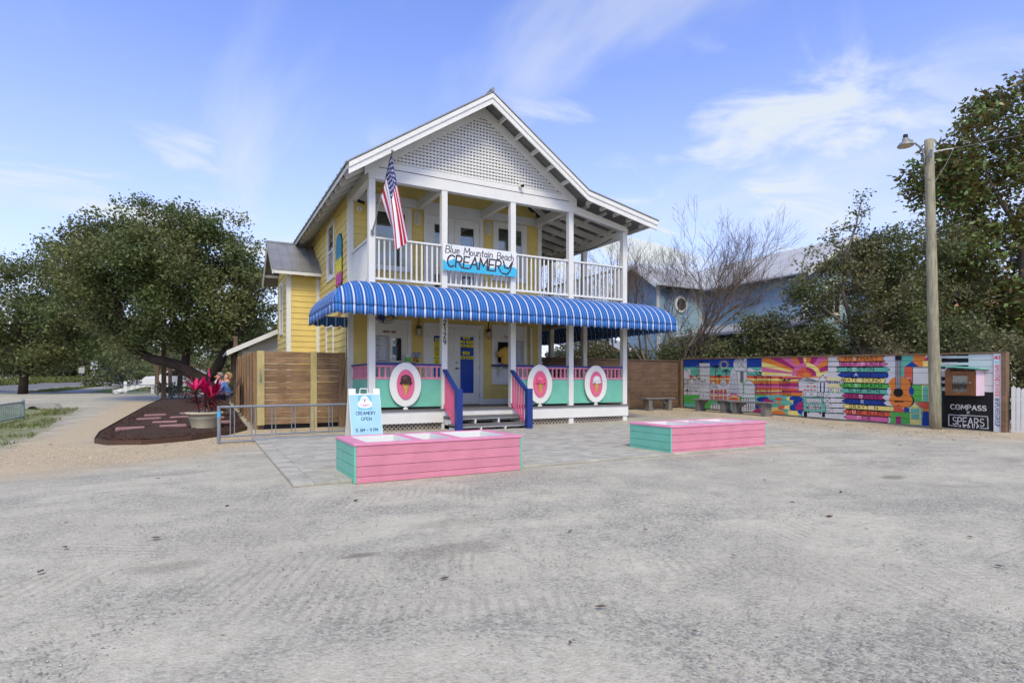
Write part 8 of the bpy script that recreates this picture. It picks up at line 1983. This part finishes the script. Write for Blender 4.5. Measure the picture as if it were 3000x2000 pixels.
# ================================================================ neighbouring houses
def clap(name, c, pitch=.13, axis_z=True):
    t = NT(name); g = t.pos(); sp_ = t.n('ShaderNodeSeparateXYZ'); t.l(g, sp_.inputs[0]); fz = t.math('FRACT', t.math('DIVIDE', sp_.outputs[2], pitch))
    col = t.mix(t.rng(t.noise(t.pos((1, 1, 6)), 1.2, 4), .3, .7), scl(c, .9), scl(c, 1.08)); t.bump(t.math('SUBTRACT', 1.0, fz), 1.0, .03); return t.base(col, .6, .3)
M['blueclap'] = clap('blue_clapboard', S(150, 178, 194)); M['whiteroof'] = paint('pale_metal_roof', S(196, 196, 194), .45, .06, vs=1.5, dirt=.15, dirtc=S(150, 146, 138), metal=.2)
bh = thing('blue_house', 'blue clapboard house with pale standing seam roof behind the fence', 'house', (21, 18, .5))
MB().prism([(14.3, -.2), (22.4, -.2), (22.4, 5.62), (14.3, 5.62)], lambda u, v, d: (21 + d, u, v), 0, .2).build('wall', M['blueclap'], bh); MB().prism([(21.2, -.2), (26.5, -.2), (26.5, 5.6), (23.75, 7.02), (21.2, 5.7)], lambda u, v, d: (u, 14.3 + d, v), 0, .2).build('wall', M['blueclap'], bh)
MB().prism([(18.25, -.2), (20.99, -.2), (20.99, 5.72), (18.25, 5.72)], lambda u, v, d: (u, 19.7 + d, v), 0, .2).build('wall', M['blueclap'], bh); MB().prism([(19.9, -.2), (22.3, -.2), (22.3, 5.7), (21.0, 6.55), (19.9, 5.75)], lambda u, v, d: (18.25 + d, u, v), 0, .2).build('wall', M['blueclap'], bh)
def seamroof(p00, p10, p11, p01, n, parent=bh):
    A, B, C_, D2 = map(Vector, (p00, p10, p11, p01)); th = Vector((0, 0, .06)); r = MB().hexa([A - th, B - th, C_ - th, D2 - th, A, B, C_, D2]).build('roof', M['whiteroof'], parent)
    for k in range(n + 1): q = k / n; MB().bar(A.lerp(B, q) + Vector((0, 0, .02)), D2.lerp(C_, q) + Vector((0, 0, .02)), .04, .05).build('roof_seam', M['whiteroof'], r)
seamroof((20.6, 13.9, 5.45), (20.6, 21.2, 5.45), (23.75, 21.9, 7.2), (23.75, 13.9, 7.2), 20); seamroof((26.9, 13.9, 5.45), (26.9, 22, 5.45), (23.75, 21.9, 7.2), (23.75, 13.9, 7.2), 4); seamroof((17.85, 19.3, 5.55), (21.3, 19.3, 5.55), (23, 21.0, 6.72), (17.85, 21.0, 6.72), 9); seamroof((17.85, 22.7, 5.55), (21.3, 22.7, 5.55), (23, 21.0, 6.72), (17.85, 21.0, 6.72), 3)
cb = lambda a, b, c, d, z1: box('corner_board', M['white_shop'], bh, a, b, c, d, 0, z1)
cb(20.96, 21.06, 14.24, 14.299, 5.5); cb(20.94, 20.999, 14.24, 14.42, 5.5); cb(18.20, 18.38, 19.64, 19.699, 5.6); cb(20.86, 20.999, 19.55, 19.69, 5.6)
wv_ = MB().prism([(19.7 + .40 * math.cos(a), 4.78 + .40 * math.sin(a)) for a in np.linspace(0, 6.283, 24, False)], lambda u, v, d: (u, 19.69 - d, v), 0, .05).build('round_window', M['white'], bh); MB().prism([(19.7 + .28 * math.cos(a), 4.78 + .28 * math.sin(a)) for a in np.linspace(0, 6.283, 24, False)], lambda u, v, d: (u, 19.69 - d, v), .051, .055).build('pane', M['screen'], wv_)
for k in range(9): MB().bar((20.65, 14.4 + k * .72, 5.36), (21.0, 14.4 + k * .72, 5.52), .06, .1).build('rafter_tail', M['white_shop'], bh)
MB().bar((20.58, 13.88, 5.36), (23.75, 13.88, 7.11), .04, .2).build('rake_board', M['white'], bh); MB().bar((26.9, 13.88, 5.36), (23.75, 13.88, 7.11), .04, .2).build('rake_board', M['white'], bh); MB().bar((17.83, 19.3, 5.46), (17.83, 21.0, 6.63), .04, .18).build('rake_board', M['white'], bh); MB().bar((17.83, 22.7, 5.46), (17.83, 21.0, 6.63), .04, .18).build('rake_board', M['white'], bh)
pr_ = MB().hexa([(18.9, 13.4, 3.1), (20.99, 13.4, 3.65), (20.99, 19.5, 3.65), (18.9, 19.5, 3.1), (18.9, 13.4, 3.2), (20.99, 13.4, 3.75), (20.99, 19.5, 3.75), (18.9, 19.5, 3.2)]).build('porch_roof', M['whiteroof'], bh)
for y in (13.6, 15.5, 17.4, 19.3): box('porch_post', M['white_shop'], bh, 19.0, 19.14, y - .07, y + .07, 0, 3.1)
MB().hexa([(14.0, 20.5, 2.5), (18.2, 20.5, 2.5), (18.2, 23, 3.3), (14, 23, 3.3), (14.0, 20.5, 2.58), (18.2, 20.5, 2.58), (18.2, 23, 3.38), (14, 23, 3.38)]).build('shed_roof', M['whiteroof'], bh); MB().box(14.3, 18.0, 20.9, 23.0, 0, 2.55).build('shed_wall', M['blueclap'], bh)
def hwin(fn, u0, u1, v0, v1):
    w = MB(); 
    for a in ((u0, u1, v1 - .1, v1), (u0, u1, v0, v0 + .1), (u0, u0 + .1, v0 + .1, v1 - .1), (u1 - .1, u1, v0 + .1, v1 - .1), ((u0 + u1) / 2 - .03, (u0 + u1) / 2 + .03, v0 + .1, v1 - .1)): w.prism([(a[0], a[2]), (a[1], a[2]), (a[1], a[3]), (a[0], a[3])], fn, 0, .06)
    o = w.build('window', M['white'], bh); MB().prism([(u0 + .1, v0 + .1), (u1 - .1, v0 + .1), (u1 - .1, v1 - .1), (u0 + .1, v1 - .1)], fn, .0, .02).build('pane', M['screen'], o)
hf = lambda u, v, d: (u, 14.299 - d, v)
hwin(hf, 21.3, 22.2, 1.2, 2.9); hwin(hf, 22.4, 23.3, 1.2, 2.9); hwin(hf, 22.3, 23.3, 3.9, 5.3); hwin(lambda u, v, d: (20.999 - d, u, v), 15.2, 16.3, 1.0, 2.8); hwin(lambda u, v, d: (20.999 - d, u, v), 17.2, 18.3, 1.0, 2.8)
th_ = thing('tile_roof_house', 'cream house with a terracotta tiled roof far behind the trees', 'house', (52, 24, 1)); M['terra'] = paint('terracotta_tiles', S(206, 140, 112), .8, .15, vs=3, bmp=.6); M['cream'] = paint('cream_stucco', S(214, 202, 184), .8, .05)
MB().box(46, 60, 19, 33, 0, 6.4).build('wall', M['cream'], th_); rf = MB(); rf.add([(45.3, 18.3, 6.3), (60.7, 18.3, 6.3), (60.7, 33.7, 6.3), (45.3, 33.7, 6.3), (51, 26, 9.6), (55, 26, 9.6)], [(0, 1, 5, 4), (2, 3, 4, 5), (1, 2, 5), (3, 0, 4), (3, 2, 1, 0)]); rf.build('roof', M['terra'], th_)
# ================================================================ trees and shrubs
M['bark'] = paint('dark_bark', S(62, 52, 44), .95, .2, vs=4, grain='z', gk=.3, bmp=.9); M['barkgrey'] = paint('grey_bark', S(118, 106, 94), .95, .15, vs=4, bmp=.6); M['twig'] = paint('grey_brown_twig', S(112, 96, 80), .9, .15, vs=2)
M['oakleaf'] = leafmat('oak_leaf', S(100, 114, 66), S(122, 124, 76), .32, .5); M['hollyleaf'] = leafmat('evergreen_leaf', S(102, 112, 66), S(124, 120, 82), .32, .45); M['maglea'] = leafmat('magnolia_leaf', S(94, 120, 60), S(118, 134, 70), .25, .28, under=S(116, 104, 62)); M['farleaf'] = leafmat('far_tree_leaf', S(94, 106, 64), S(118, 120, 78), .3, .6, ns=.25); M['palmleaf'] = leafmat('palmetto_leaf', S(96, 112, 60), S(126, 132, 78), .3, .45); M['shrubleaf'] = leafmat('shrub_leaf', S(46, 66, 36), S(66, 88, 46), .2, .4)
def leaves(name, C, size, mat, parent, seed, aspect=.55, up=.35):
    """one small rhombic leaf for each centre"""
    r = np.random.default_rng(seed); n = len(C); d = r.normal(size=(n, 3)); d[:, 2] *= .7; d /= np.linalg.norm(d, axis=1, keepdims=True)
    nn = r.normal(size=(n, 3)); nn[:, 2] += up * 3; sd_ = np.cross(d, nn); sd_ /= np.linalg.norm(sd_, axis=1, keepdims=True) + 1e-9
    L = (size * (.6 + .8 * r.random(n)))[:, None]; w = L * aspect * .5
    V = np.stack([C - d * L * .5, C + sd_ * w, C + d * L * .5, C - sd_ * w], 1).reshape(-1, 3); F = np.arange(n * 4).reshape(n, 4)
    return np_mesh(name, V, F, mat, parent)
def spray_points(r, clusters, per, spray, nsp):
    """leaf centres gathered into sprays inside round clusters, denser to the outside"""
    out = []
    for c, rad in clusters:
        k = max(3, int(nsp * rad * rad)); u = r.normal(size=(k, 3)); u /= np.linalg.norm(u, axis=1, keepdims=True); q = c + u * rad * (r.random((k, 1)) ** .45) * np.array([1, 1, .8])
        m = max(1, int(per)); out.append((q[:, None, :] + r.normal(size=(k, m, 3)) * spray * np.array([1, 1, .75])).reshape(-1, 3))
    return np.concatenate(out)
def wob(p, q, r, n=5, amp=.12):
    p, q = np.array(p, float), np.array(q, float); L = np.linalg.norm(q - p); pts = [p + (q - p) * i / n + (r.normal(size=3) * amp * L / n if 0 < i < n else 0) for i in range(n + 1)]; return [tuple(x) for x in pts]
def tree(name, label, cat, base, limbs, clusters, leafsize, per, spray, nsp, lm, bm, seed, group=None, aspect=.55, loc=None):
    r = np.random.default_rng(seed); t_ = thing(name, label, cat, tuple(base), group); tk = MB(); nodes = []
    for pts, r0, r1 in limbs:
        n = len(pts); tk.tube(pts, [r0 + (r1 - r0) * i / (n - 1) for i in range(n)], 9)
        for i, p in enumerate(pts): nodes.append((np.array(p, float), r0 + (r1 - r0) * i / (n - 1)))
    for c, rad in sorted(clusters, key=lambda k: min(np.linalg.norm(k[0] - n_[0]) for n_ in nodes)):
        j = min(range(len(nodes)), key=lambda i: np.linalg.norm(nodes[i][0] - c) + (0 if nodes[i][0][2] < c[2] + .3 else 1.2)); p, pr0 = nodes[j]; pts = wob(p, c, r, 4, .25); ra = min(pr0 * .7, .07); tk.tube(pts, [ra, ra * .85, ra * .7, ra * .5, ra * .3], 5)
        for q in pts[1:]: nodes.append((np.array(q), ra * .6))
        for k in range(5): e = c + r.normal(size=3) * rad * .55; tk.tube(wob(c, e, r, 2, .3), [ra * .35, ra * .22, ra * .1], 3)
    tk.build('trunk', bm, t_, smooth=True); P_ = spray_points(r, clusters, per, spray, nsp); leaves('crown', P_, leafsize, lm, t_, seed + 1, aspect); return t_
RV = np.array([CA, -SA, 0]); DV = np.array([SA, CA, 0])
def frame_pt(o, a, z, d=0): return np.array(o) * [1, 1, 0] + RV * a + DV * d + np.array([0, 0, z])
def clusters_in(o, poly, n, rad, depth, seed):
    r = np.random.default_rng(seed); out = []; P_ = np.array(poly); lo, hi = P_.min(0), P_.max(0); cen = P_.mean(0); half = (hi - lo) / 2
    while len(out) < n:
        a, z = r.uniform(lo, hi); s = float(poly_sd(np.array([a]), np.array([z]), poly)[0])
        if s < rad * .35: continue
        dm = depth * min(1, s / (min(half) * .7)) ; out.append((frame_pt(o, a, z, r.uniform(-1, 1) * dm), rad * r.uniform(.65, 1.25)))
    return out
# the big live oak
o = np.array(at_px(-.535, 25.0)); L_ = lambda pts, r0, r1: ([tuple(frame_pt(o, a, z, d)) for a, z, d in pts], r0, r1)
oak_limbs = [L_([(.35, .1, 0), (.15, .8, .1), (-.45, 1.35, .1), (-1.3, 1.9, -.1), (-2.3, 2.15, -.2), (-3.3, 2.6, -.1), (-4.1, 3.5, 0), (-4.9, 4.6, .2)], .34, .10), L_([(-.1, 1.1, .1), (.4, 1.9, .2), (.75, 2.7, .2), (.55, 3.6, .3), (.9, 4.9, .4), (1.3, 6.2, .2)], .24, .08), L_([(-1.0, 1.75, 0), (-1.1, 2.6, .3), (-1.6, 3.4, .6), (-2.1, 5.0, .5), (-2.5, 6.8, .2)], .18, .06), L_([(.5, 2.2, .2), (1.3, 3.0, -.2), (2.0, 3.9, -.5), (2.3, 5.0, -.4)], .14, .05), L_([(-2.6, 2.25, -.2), (-3.0, 3.6, -.8), (-3.6, 5.2, -1.0), (-3.4, 7.0, -.6)], .14, .05)]
px2 = lambda pts: [((x - 600) * .015, 1.03 + (1116 - y) * .0148) for x, y in pts]
oc = clusters_in(o, px2([(165, 760), (215, 690), (320, 640), (400, 600), (470, 610), (560, 625), (650, 645), (715, 700), (755, 790), (795, 890), (770, 960), (690, 1000), (590, 1000), (500, 1010), (400, 1030), (300, 1000), (240, 930), (190, 850)]), 150, .80, 2.8, 41)
oc += [(frame_pt(o, *[(x - 600) * .015, 1.18 + (1116 - y) * .015], 0), q) for x, y, q in ((120, 728, .32), (150, 735, .42), (185, 722, .45), (230, 700, .5), (215, 655, .28), (245, 668, .38), (400, 588, .30), (425, 600, .4), (345, 610, .42), (490, 612, .38), (550, 612, .36), (690, 650, .4), (740, 720, .4), (780, 840, .45), (640, 630, .35))]
ro = np.random.default_rng(77); pol = np.array(px2([(165, 760), (215, 690), (320, 640), (400, 600), (470, 610), (560, 625), (650, 645), (715, 700), (755, 790), (795, 890)]))
for k in range(34): i = ro.integers(0, len(pol) - 1); q = pol[i] + (pol[i + 1] - pol[i]) * ro.random(); c0 = q + (q - np.array([-2.0, 5.0])) * ro.uniform(-.10, .02); oc.append((frame_pt(o, c0[0] - .15, c0[1], ro.uniform(-1.2, 1.2)), ro.uniform(.26, .48)))
tree('live_oak', 'big spreading live oak with leaning dark trunk over the mulch bed', 'tree', o, oak_limbs, oc, .135, 12, .19, 85, M['oakleaf'], M['bark'], 50)
# its neighbour across the drive and the wood beyond the road
o2 = np.array(at_px(-.86, 33)); c2 = clusters_in(o2, [(-4.5, 2.2), (-4.6, 6.6), (-2.4, 8.0), (-.6, 8.6), (1.6, 9.3), (3.0, 8.6), (4.6, 7.0), (6.0, 4.6), (5.4, 2.6), (2.5, 1.7), (-1, 1.6)], 125, .85, 2.6, 43)
tree('roadside_oak', 'rounded oak beside the road, behind the spreading live oak', 'tree', o2, [([tuple(frame_pt(o2, a, z)) for a, z in ((0, .4), (.1, 1.6), (-.3, 2.8), (-.2, 4.5))], .25, .08), ([tuple(frame_pt(o2, a, z)) for a, z in ((.1, 1.5), (1.2, 2.5), (2.2, 3.6))], .15, .05)], c2, .17, 9, .24, 62, M['oakleaf'], M['bark'], 60)
def round_tree(base, H, W, seed, label, lm=None, group='trees across the road', name='wood_tree', ls=.34, n=26, low=.28):
    o = np.array(base); cl = clusters_in(o, [(-W / 2, H * low), (-W / 2 * .95, H * .62), (-W * .25, H * .93), (W * .1, H), (W * .38, H * .82), (W / 2, H * .5), (W * .42, H * low), (0, H * (low - .06))], n, W * .13, W * .35, seed)
    cl = [(c + [0, 0, base[2]], q) for c, q in cl]
    return tree(name, label, 'tree', o, [([tuple(frame_pt(o, a, z + base[2], d)) for a, z, d in ((0, -.1, 0), (W * .02, H * .2, 0), (-W * .03, H * .45, 0), (W * .02, H * .75, 0))], W * .03, .05), ([tuple(frame_pt(o, a, z + base[2], .2)) for a, z in ((0, H * .2), (W * .15, H * .4), (W * .25, H * .6))], W * .02, .04)], cl, ls, 7, W * .035, 60 / (W * .13) ** 2 * .55, lm or M['farleaf'], M['bark'], seed, group)
wood = [(-.93, 66, 7.5, 11), (-.86, 70, 8.5, 12), (-.80, 74, 8.0, 11), (-.745, 78, 8.6, 12), (-.69, 72, 6.2, 9), (-.99, 60, 7.0, 10)]
wl_ = ['dense tree across the road behind the ditch railing end', 'dense tree across the road, second in the row of the wood', 'dense tree across the road behind the yellow hydrant', 'dense tree across the road behind the speed sign', 'low tree across the road where it bends away', 'dense tree across the road at the picture edge']
for k, (a, t_, h, w) in enumerate(wood): round_tree(at_px(a, t_), h, w, 70 + k, wl_[k], n=34, low=.12)
mid = [(-.635, 52, 5.2, 7.5, 'broad grey green tree beyond the barrier gate'), (-.56, 50, 5.5, 7.5, 'dark tree behind the palmetto'), (-.50, 44, 5.0, 6.5, 'dark tree behind the two seated people'), (-.44, 40, 6.2, 6.0, 'yellow green tree behind the rear roof')]
for k, (a, t_, h, w, lb_) in enumerate(mid): round_tree(at_px(a, t_), h, w, 80 + k, lb_, group='trees behind the live oak', name='background_tree', ls=.26, n=32, low=.10)
def shrub(base, w, h, d, n, ls, mat, label, seed, name='shrub', group=None, per=8, dens=70, stems=True):
    o = np.array(base); r = np.random.default_rng(seed); cl = []
    for k in range(n): a = r.uniform(-.5, .5) * w; q = r.uniform(-.5, .5) * d; z = base[2] + h * (.15 + .75 * r.random()) * (1 - .35 * abs(a / w * 2) ** 2); cl.append((frame_pt(o, a, z, q), min(w, h) * r.uniform(.13, .24)))
    return tree(name, label, 'shrub', o, [([tuple(o + [0, 0, -.1]), tuple(o + [.05, 0, h * .3]), tuple(o + [.1, .05, h * .6])], .05, .02)], cl, ls, per, ls * 1.1, dens, mat, M['barkgrey'], seed, group)
shrub(at_px(-.575, 29), 2.4, 1.1, 1.0, 16, .11, M['shrubleaf'], 'dark green leafy shrub at the far end of the mulch bed', 90, dens=90); shrub(at_px(-.60, 27.6), 1.2, .55, .7, 10, .09, M['shrubleaf'], 'low ferny groundcover beside the front timber post', 91, dens=150); shrub(at_px(-.685, 40), 3.0, 1.8, 2, 16, .16, M['shrubleaf'], 'rounded green bush behind the slanted gate beam', 92, dens=50); shrub(at_px(-.545, 22.5), 1.3, 1.0, .8, 12, .10, M['shrubleaf'], 'dark shrub close behind the magenta cordyline', 93, dens=130)
for k, (a, t_, w, h, lb_) in enumerate(((-.66, 46, 7, 2.6, 'dense low thicket beyond the barrier gate'), (-.57, 43, 6, 2.8, 'dense low thicket behind the parked car'), (-.49, 36, 5, 2.4, 'dense low thicket behind the end of the side fence'), (-.755, 80, 16, 3.4, 'undergrowth at the wood edge by the speed sign'), (-.87, 74, 16, 3.4, 'undergrowth at the wood edge toward the ditch'), (-.67, 82, 12, 3.2, 'undergrowth where the road bends away'))): shrub(at_px(a, t_), w, h, 2.0, 46, .24 if t_ < 60 else .36, M['farleaf'], lb_, 140 + k, 'thicket', 'thickets on the road side', 8, 30 if t_ < 60 else 22)
# palmetto with fan leaves
def palmetto(base, h, n, size, label, seed):
    r = random.Random(seed); p = thing('palmetto', label, 'palm', base); b = Vector(base); MB().tube([b, b + Vector((.05, 0, h * .5)), b + Vector((0, .05, h))], [.16, .13, .12], 8).build('trunk', M['bark'], p)
    dead = leafmat('dead_frond' + str(seed), S(150, 116, 76), S(120, 90, 60), .2, .8)
    for k in range(n):
        az_ = r.uniform(0, 6.28); el_ = r.uniform(-.5, 1.2); dd = Vector((math.cos(az_) * math.cos(el_), math.sin(az_) * math.cos(el_), math.sin(el_))); c = b + Vector((0, 0, h)) + dd * size * .8; mb = MB(); sd_ = dd.cross(Vector((0, 0, 1))).normalized(); upv = sd_.cross(dd)
        mb.tube([b + Vector((0, 0, h - .05)), c], .012, 4)
        for j in range(15):
            a_ = R(-85 + 170 * j / 14); e = (dd * math.cos(a_) + sd_ * math.sin(a_)).normalized(); tip = c + e * size * (.75 + .25 * math.cos(a_)) + Vector((0, 0, -.18 * size)); q = e.cross(upv).normalized() * .022
            mb.add([c, c + e * size * .4 + q, tip, c + e * size * .4 - q], [(0, 1, 2, 3)])
        mb.build('frond', dead if el_ < -.25 else M['palmleaf'], p)
palmetto(at_px(-.585, 34), 1.9, 26, .85, 'palmetto with pale fan leaves behind the oak trunk', 3); palmetto(at_px(-.63, 36), 1.3, 18, .8, 'shorter palmetto with brown dead fronds by the gate', 4)

# ---- bare trees and evergreen shrubs behind the painted fence
def bare_tree(base, H, seed, label, trunks=3, spread=.45, name='bare_tree', r0=.11, mat=None, depth=5, group='leafless trees behind the fences', br=0):
    r = random.Random(seed); t_ = thing(name, label, 'tree', base, group); mb = MB(); tw = MB()
    def grow(p, d, L, ra, k):
        n = 3; pts = [p.copy()]; q = p.copy()
        for i in range(n): d = (d + Vector((r.uniform(-1, 1), r.uniform(-1, 1), r.uniform(-.5, .9))) * .16).normalized(); q = q + d * L / n; pts.append(q.copy())
        (mb if k < 3 else tw).tube(pts, [ra * (1 - .35 * i / n) for i in range(n + 1)], 6 if k < 2 else (4 if k < 4 else 3), cap=False)
        if k >= depth: return
        for j in range(br + r.choice([2, 2, 3] if br else [2, 3, 3]) if k < depth - 1 else r.choice([2, 3, 4])):
            a = r.uniform(0, 6.28); th = r.uniform(.25, .75); u = d.orthogonal().normalized(); v = d.cross(u); nd = (d * math.cos(th) + (u * math.cos(a) + v * math.sin(a)) * math.sin(th) + Vector((0, 0, .12))).normalized(); at = pts[-1] if j == 0 else pts[r.choice([2, 3])]
            grow(at, nd, L * r.uniform(.62, .82), max(.0035, ra * .55), k + 1)
    for j in range(trunks): a = 6.28 * j / trunks + r.uniform(-.4, .4); grow(Vector(base) + Vector((math.cos(a), math.sin(a), 0)) * .1, Vector((math.cos(a) * spread, math.sin(a) * spread, 1)).normalized(), H * .30, r0, 0)
    mb.build('trunk', mat or M['barkgrey'], t_, smooth=True); tw.build('twigs', mat or M['twig'], t_)['kind'] = 'stuff'; return t_
bare_tree(at_px(.268, 24.0), 8.2, 5, 'wide leafless tree with many grey stems before the blue house', 6, .66, r0=.085, depth=6, br=1); bare_tree(at_px(.165, 27.0), 8.4, 6, 'leafless tree seen through the balcony posts', 4, .55, r0=.09); bare_tree(at_px(.345, 22.5), 4.6, 7, 'smaller leafless tree leaning over the mural sun', 2, .5, r0=.06)
for k, (a, t_, h, lb_) in enumerate(((.70, 17.8, 3.3, 'pale leafless bush behind the utility pole'), (.80, 17.4, 3.6, 'pale leafless bush behind the little library'), (.62, 18.4, 3.0, 'thin leafless bush beside the curved evergreen trunk'), (.545, 20.5, 5.2, 'thin leafless sapling reaching over the blue roof'))): bare_tree(at_px(a, t_), h, 20 + k, lb_, 3, .6, 'bare_bush', .022, M['twig'], 4, 'leafless bushes behind the mural')
row = [(.125, 23.5, 2.6, 2.6, 'dark evergreen shrub seen between the porch posts'), (.22, 25, 2.6, 2.3, 'evergreen shrub beyond the porch corner post'), (.315, 23.9, 2.8, 2.9, 'evergreen shrub over the plain fence end'), (.385, 22.0, 2.6, 2.6, 'evergreen shrub over the mural palms'), (.445, 21.0, 2.8, 3.4, 'evergreen shrub over the mural chapel'), (.50, 20.3, 2.6, 2.8, 'evergreen shrub over the mural sunburst'), (.555, 19.7, 2.4, 2.7, 'evergreen shrub over the mural market'), (.70, 18.6, 2.8, 2.8, 'evergreen shrub behind the guitar and pole'), (.78, 18.0, 2.6, 2.9, 'evergreen shrub behind the black panel'), (.875, 16.4, 2.4, 2.4, 'dark evergreen shrub over the white picket fence')]
for k, (a, t_, w, h, lb_) in enumerate(row): shrub(at_px(a, t_), w * 1.1, h * 1.12, 1.4, 44, .10, M['hollyleaf'], lb_, 100 + k, 'evergreen_shrub', 'evergreen shrubs behind the mural', 9, 130)
# yaupon with a curved trunk and an airy upright leader
o = np.array(at_px(.628, 19.2)); F_ = lambda a, z, d=0: tuple(frame_pt(o, a, z, d)); yl = [([F_(0, 0), F_(.02, 1.2), F_(-.02, 2.2), F_(.25, 2.9), F_(.8, 3.5), F_(1.2, 4.4)], .15, .05), ([F_(0, 2.2), F_(-.6, 3.1), F_(-.9, 4.2), F_(-.8, 5.4), F_(-.45, 6.4), F_(-.25, 7.3)], .09, .015), ([F_(-.3, 2.7), F_(-1.5, 3.6), F_(-2.3, 4.3)], .07, .02)]
yc = clusters_in(o, [(-2.5, 2.0), (-2.7, 4.3), (-1.6, 5.1), (-.4, 5.9), (.6, 6.7), (1.6, 6.5), (2.1, 4.4), (1.7, 2.5), (.4, 2.3)], 98, .44, 1.3, 45) + [(frame_pt(o, a, z), q) for a, z, q in ((-.25, 7.35, .22), (-.4, 6.9, .22), (-.15, 6.95, .2), (-.6, 6.4, .25), (-.3, 6.3, .22), (-1.1, 6.25, .25), (-1.4, 5.9, .28), (-.95, 5.7, .3), (-.3, 5.5, .3), (.1, 5.6, .25), (-1.9, 5.5, .25), (-2.2, 5.0, .28), (-1.6, 5.0, .3), (-2.7, 4.3, .3))]
tree('yaupon_tree', 'airy small leaved evergreen tree with a curved grey trunk over the arrows', 'tree', o, yl, yc, .10, 10, .12, 150, M['hollyleaf'], M['barkgrey'], 110)
o = np.array(at_px(.74, 20.5)); yc = clusters_in(o, [(-2.0, 1.8), (-2.3, 4.6), (-1.4, 6.6), (.2, 7.2), (1.4, 6.4), (2.0, 4.2), (1.6, 1.8)], 84, .5, 1.3, 46); tree('yaupon_tree', 'fuller small leaved evergreen tree between the pole and the magnolia', 'tree', o, [([tuple(frame_pt(o, a, z)) for a, z in ((0, 0), (.1, 1.4), (-.2, 2.8), (.1, 4.6))], .12, .03)], yc, .10, 10, .13, 120, M['hollyleaf'], M['barkgrey'], 112)
# magnolia
o = np.array(at_px(.885, 21.5)); F_ = lambda a, z, d=0: tuple(frame_pt(o, a, z, d)); mc = clusters_in(o, [(-4.2, 3), (-4.4, 5.5), (-4.1, 7), (-3.8, 9.4), (-3.2, 10.9), (-1.8, 11.7), (-.7, 12.3), (.5, 12.6), (2.5, 12.3), (4.4, 10), (4.8, 6), (4.2, 2.6), (1, 1.8), (-3, 2.2)], 165, .80, 2.6, 47)
tree('magnolia', 'tall glossy magnolia with large dark leaves rising behind the pole', 'tree', o, [([F_(.3, 0), F_(.4, 3), F_(.3, 6), F_(.6, 9), F_(.8, 11.5)], .26, .05), ([F_(.4, 3), F_(-.8, 4.5), F_(-1.8, 5.6)], .12, .04), ([F_(.3, 5), F_(1.8, 6.6), F_(2.8, 8)], .12, .04), ([F_(.4, 6.5), F_(-.6, 8), F_(-1.2, 9.2)], .1, .03)], mc, .22, 9, .18, 50, M['maglea'], M['barkgrey'], 120, aspect=.46)

# ---- grass in patches by the road
def grass(name, label, poly, n, h, seed):
    r = np.random.default_rng(seed); P_ = np.array(poly); lo, hi = P_.min(0), P_.max(0); x = r.uniform(lo[0], hi[0], n * 3); y = r.uniform(lo[1], hi[1], n * 3); k = (poly_sd(x, y, poly) > 0) & (vnoise(x, y, 1.1, seed) + .5 * vnoise(x, y, 3.3, seed + 1) > -.02); x, y = x[k][:n], y[k][:n]; m = len(x)
    a = r.random(m) * 6.28; hh = h * (.4 + .9 * r.random(m)); z = hgt(x, y); lean = r.normal(size=(m, 2)) * hh[:, None] * .5; w = hh * .10; dx, dy = np.cos(a) * w, np.sin(a) * w
    V = np.stack([np.stack([x - dx, y - dy, z], 1), np.stack([x + dx, y + dy, z], 1), np.stack([x + lean[:, 0], y + lean[:, 1], z + hh], 1)], 1).reshape(-1, 3)
    g = np_mesh(name, V, np.arange(m * 3).reshape(m, 3), M['grass']); tag(g, label, 'grass', kind='stuff')
M['grass'] = leafmat('grass_blades', S(92, 108, 48), S(134, 134, 74), .3, .6, ns=1.5)
grass('grass', 'patchy green grass along the ditch', [(-3.3, 11.2), (-3.05, 14.6), (-3.5, 19), (-4.1, 27), (-7, 28.5), (-12, 28), (-12, 10), (-5, 9)], 16000, .09, 200); grass('grass', 'grass verge between the road and the concrete walk', [(-10, 45.4), (-7.9, 62), (-7.4, 62), (-7.3, 54), (-8.1, 44.6)], 5000, .12, 202); grass('grass', 'dry tall grass at the wood edge across the road', [(-21, 54), (-17.2, 54), (-13, 70), (-9, 92), (-13, 92), (-19, 70)], 9000, .6, 204)
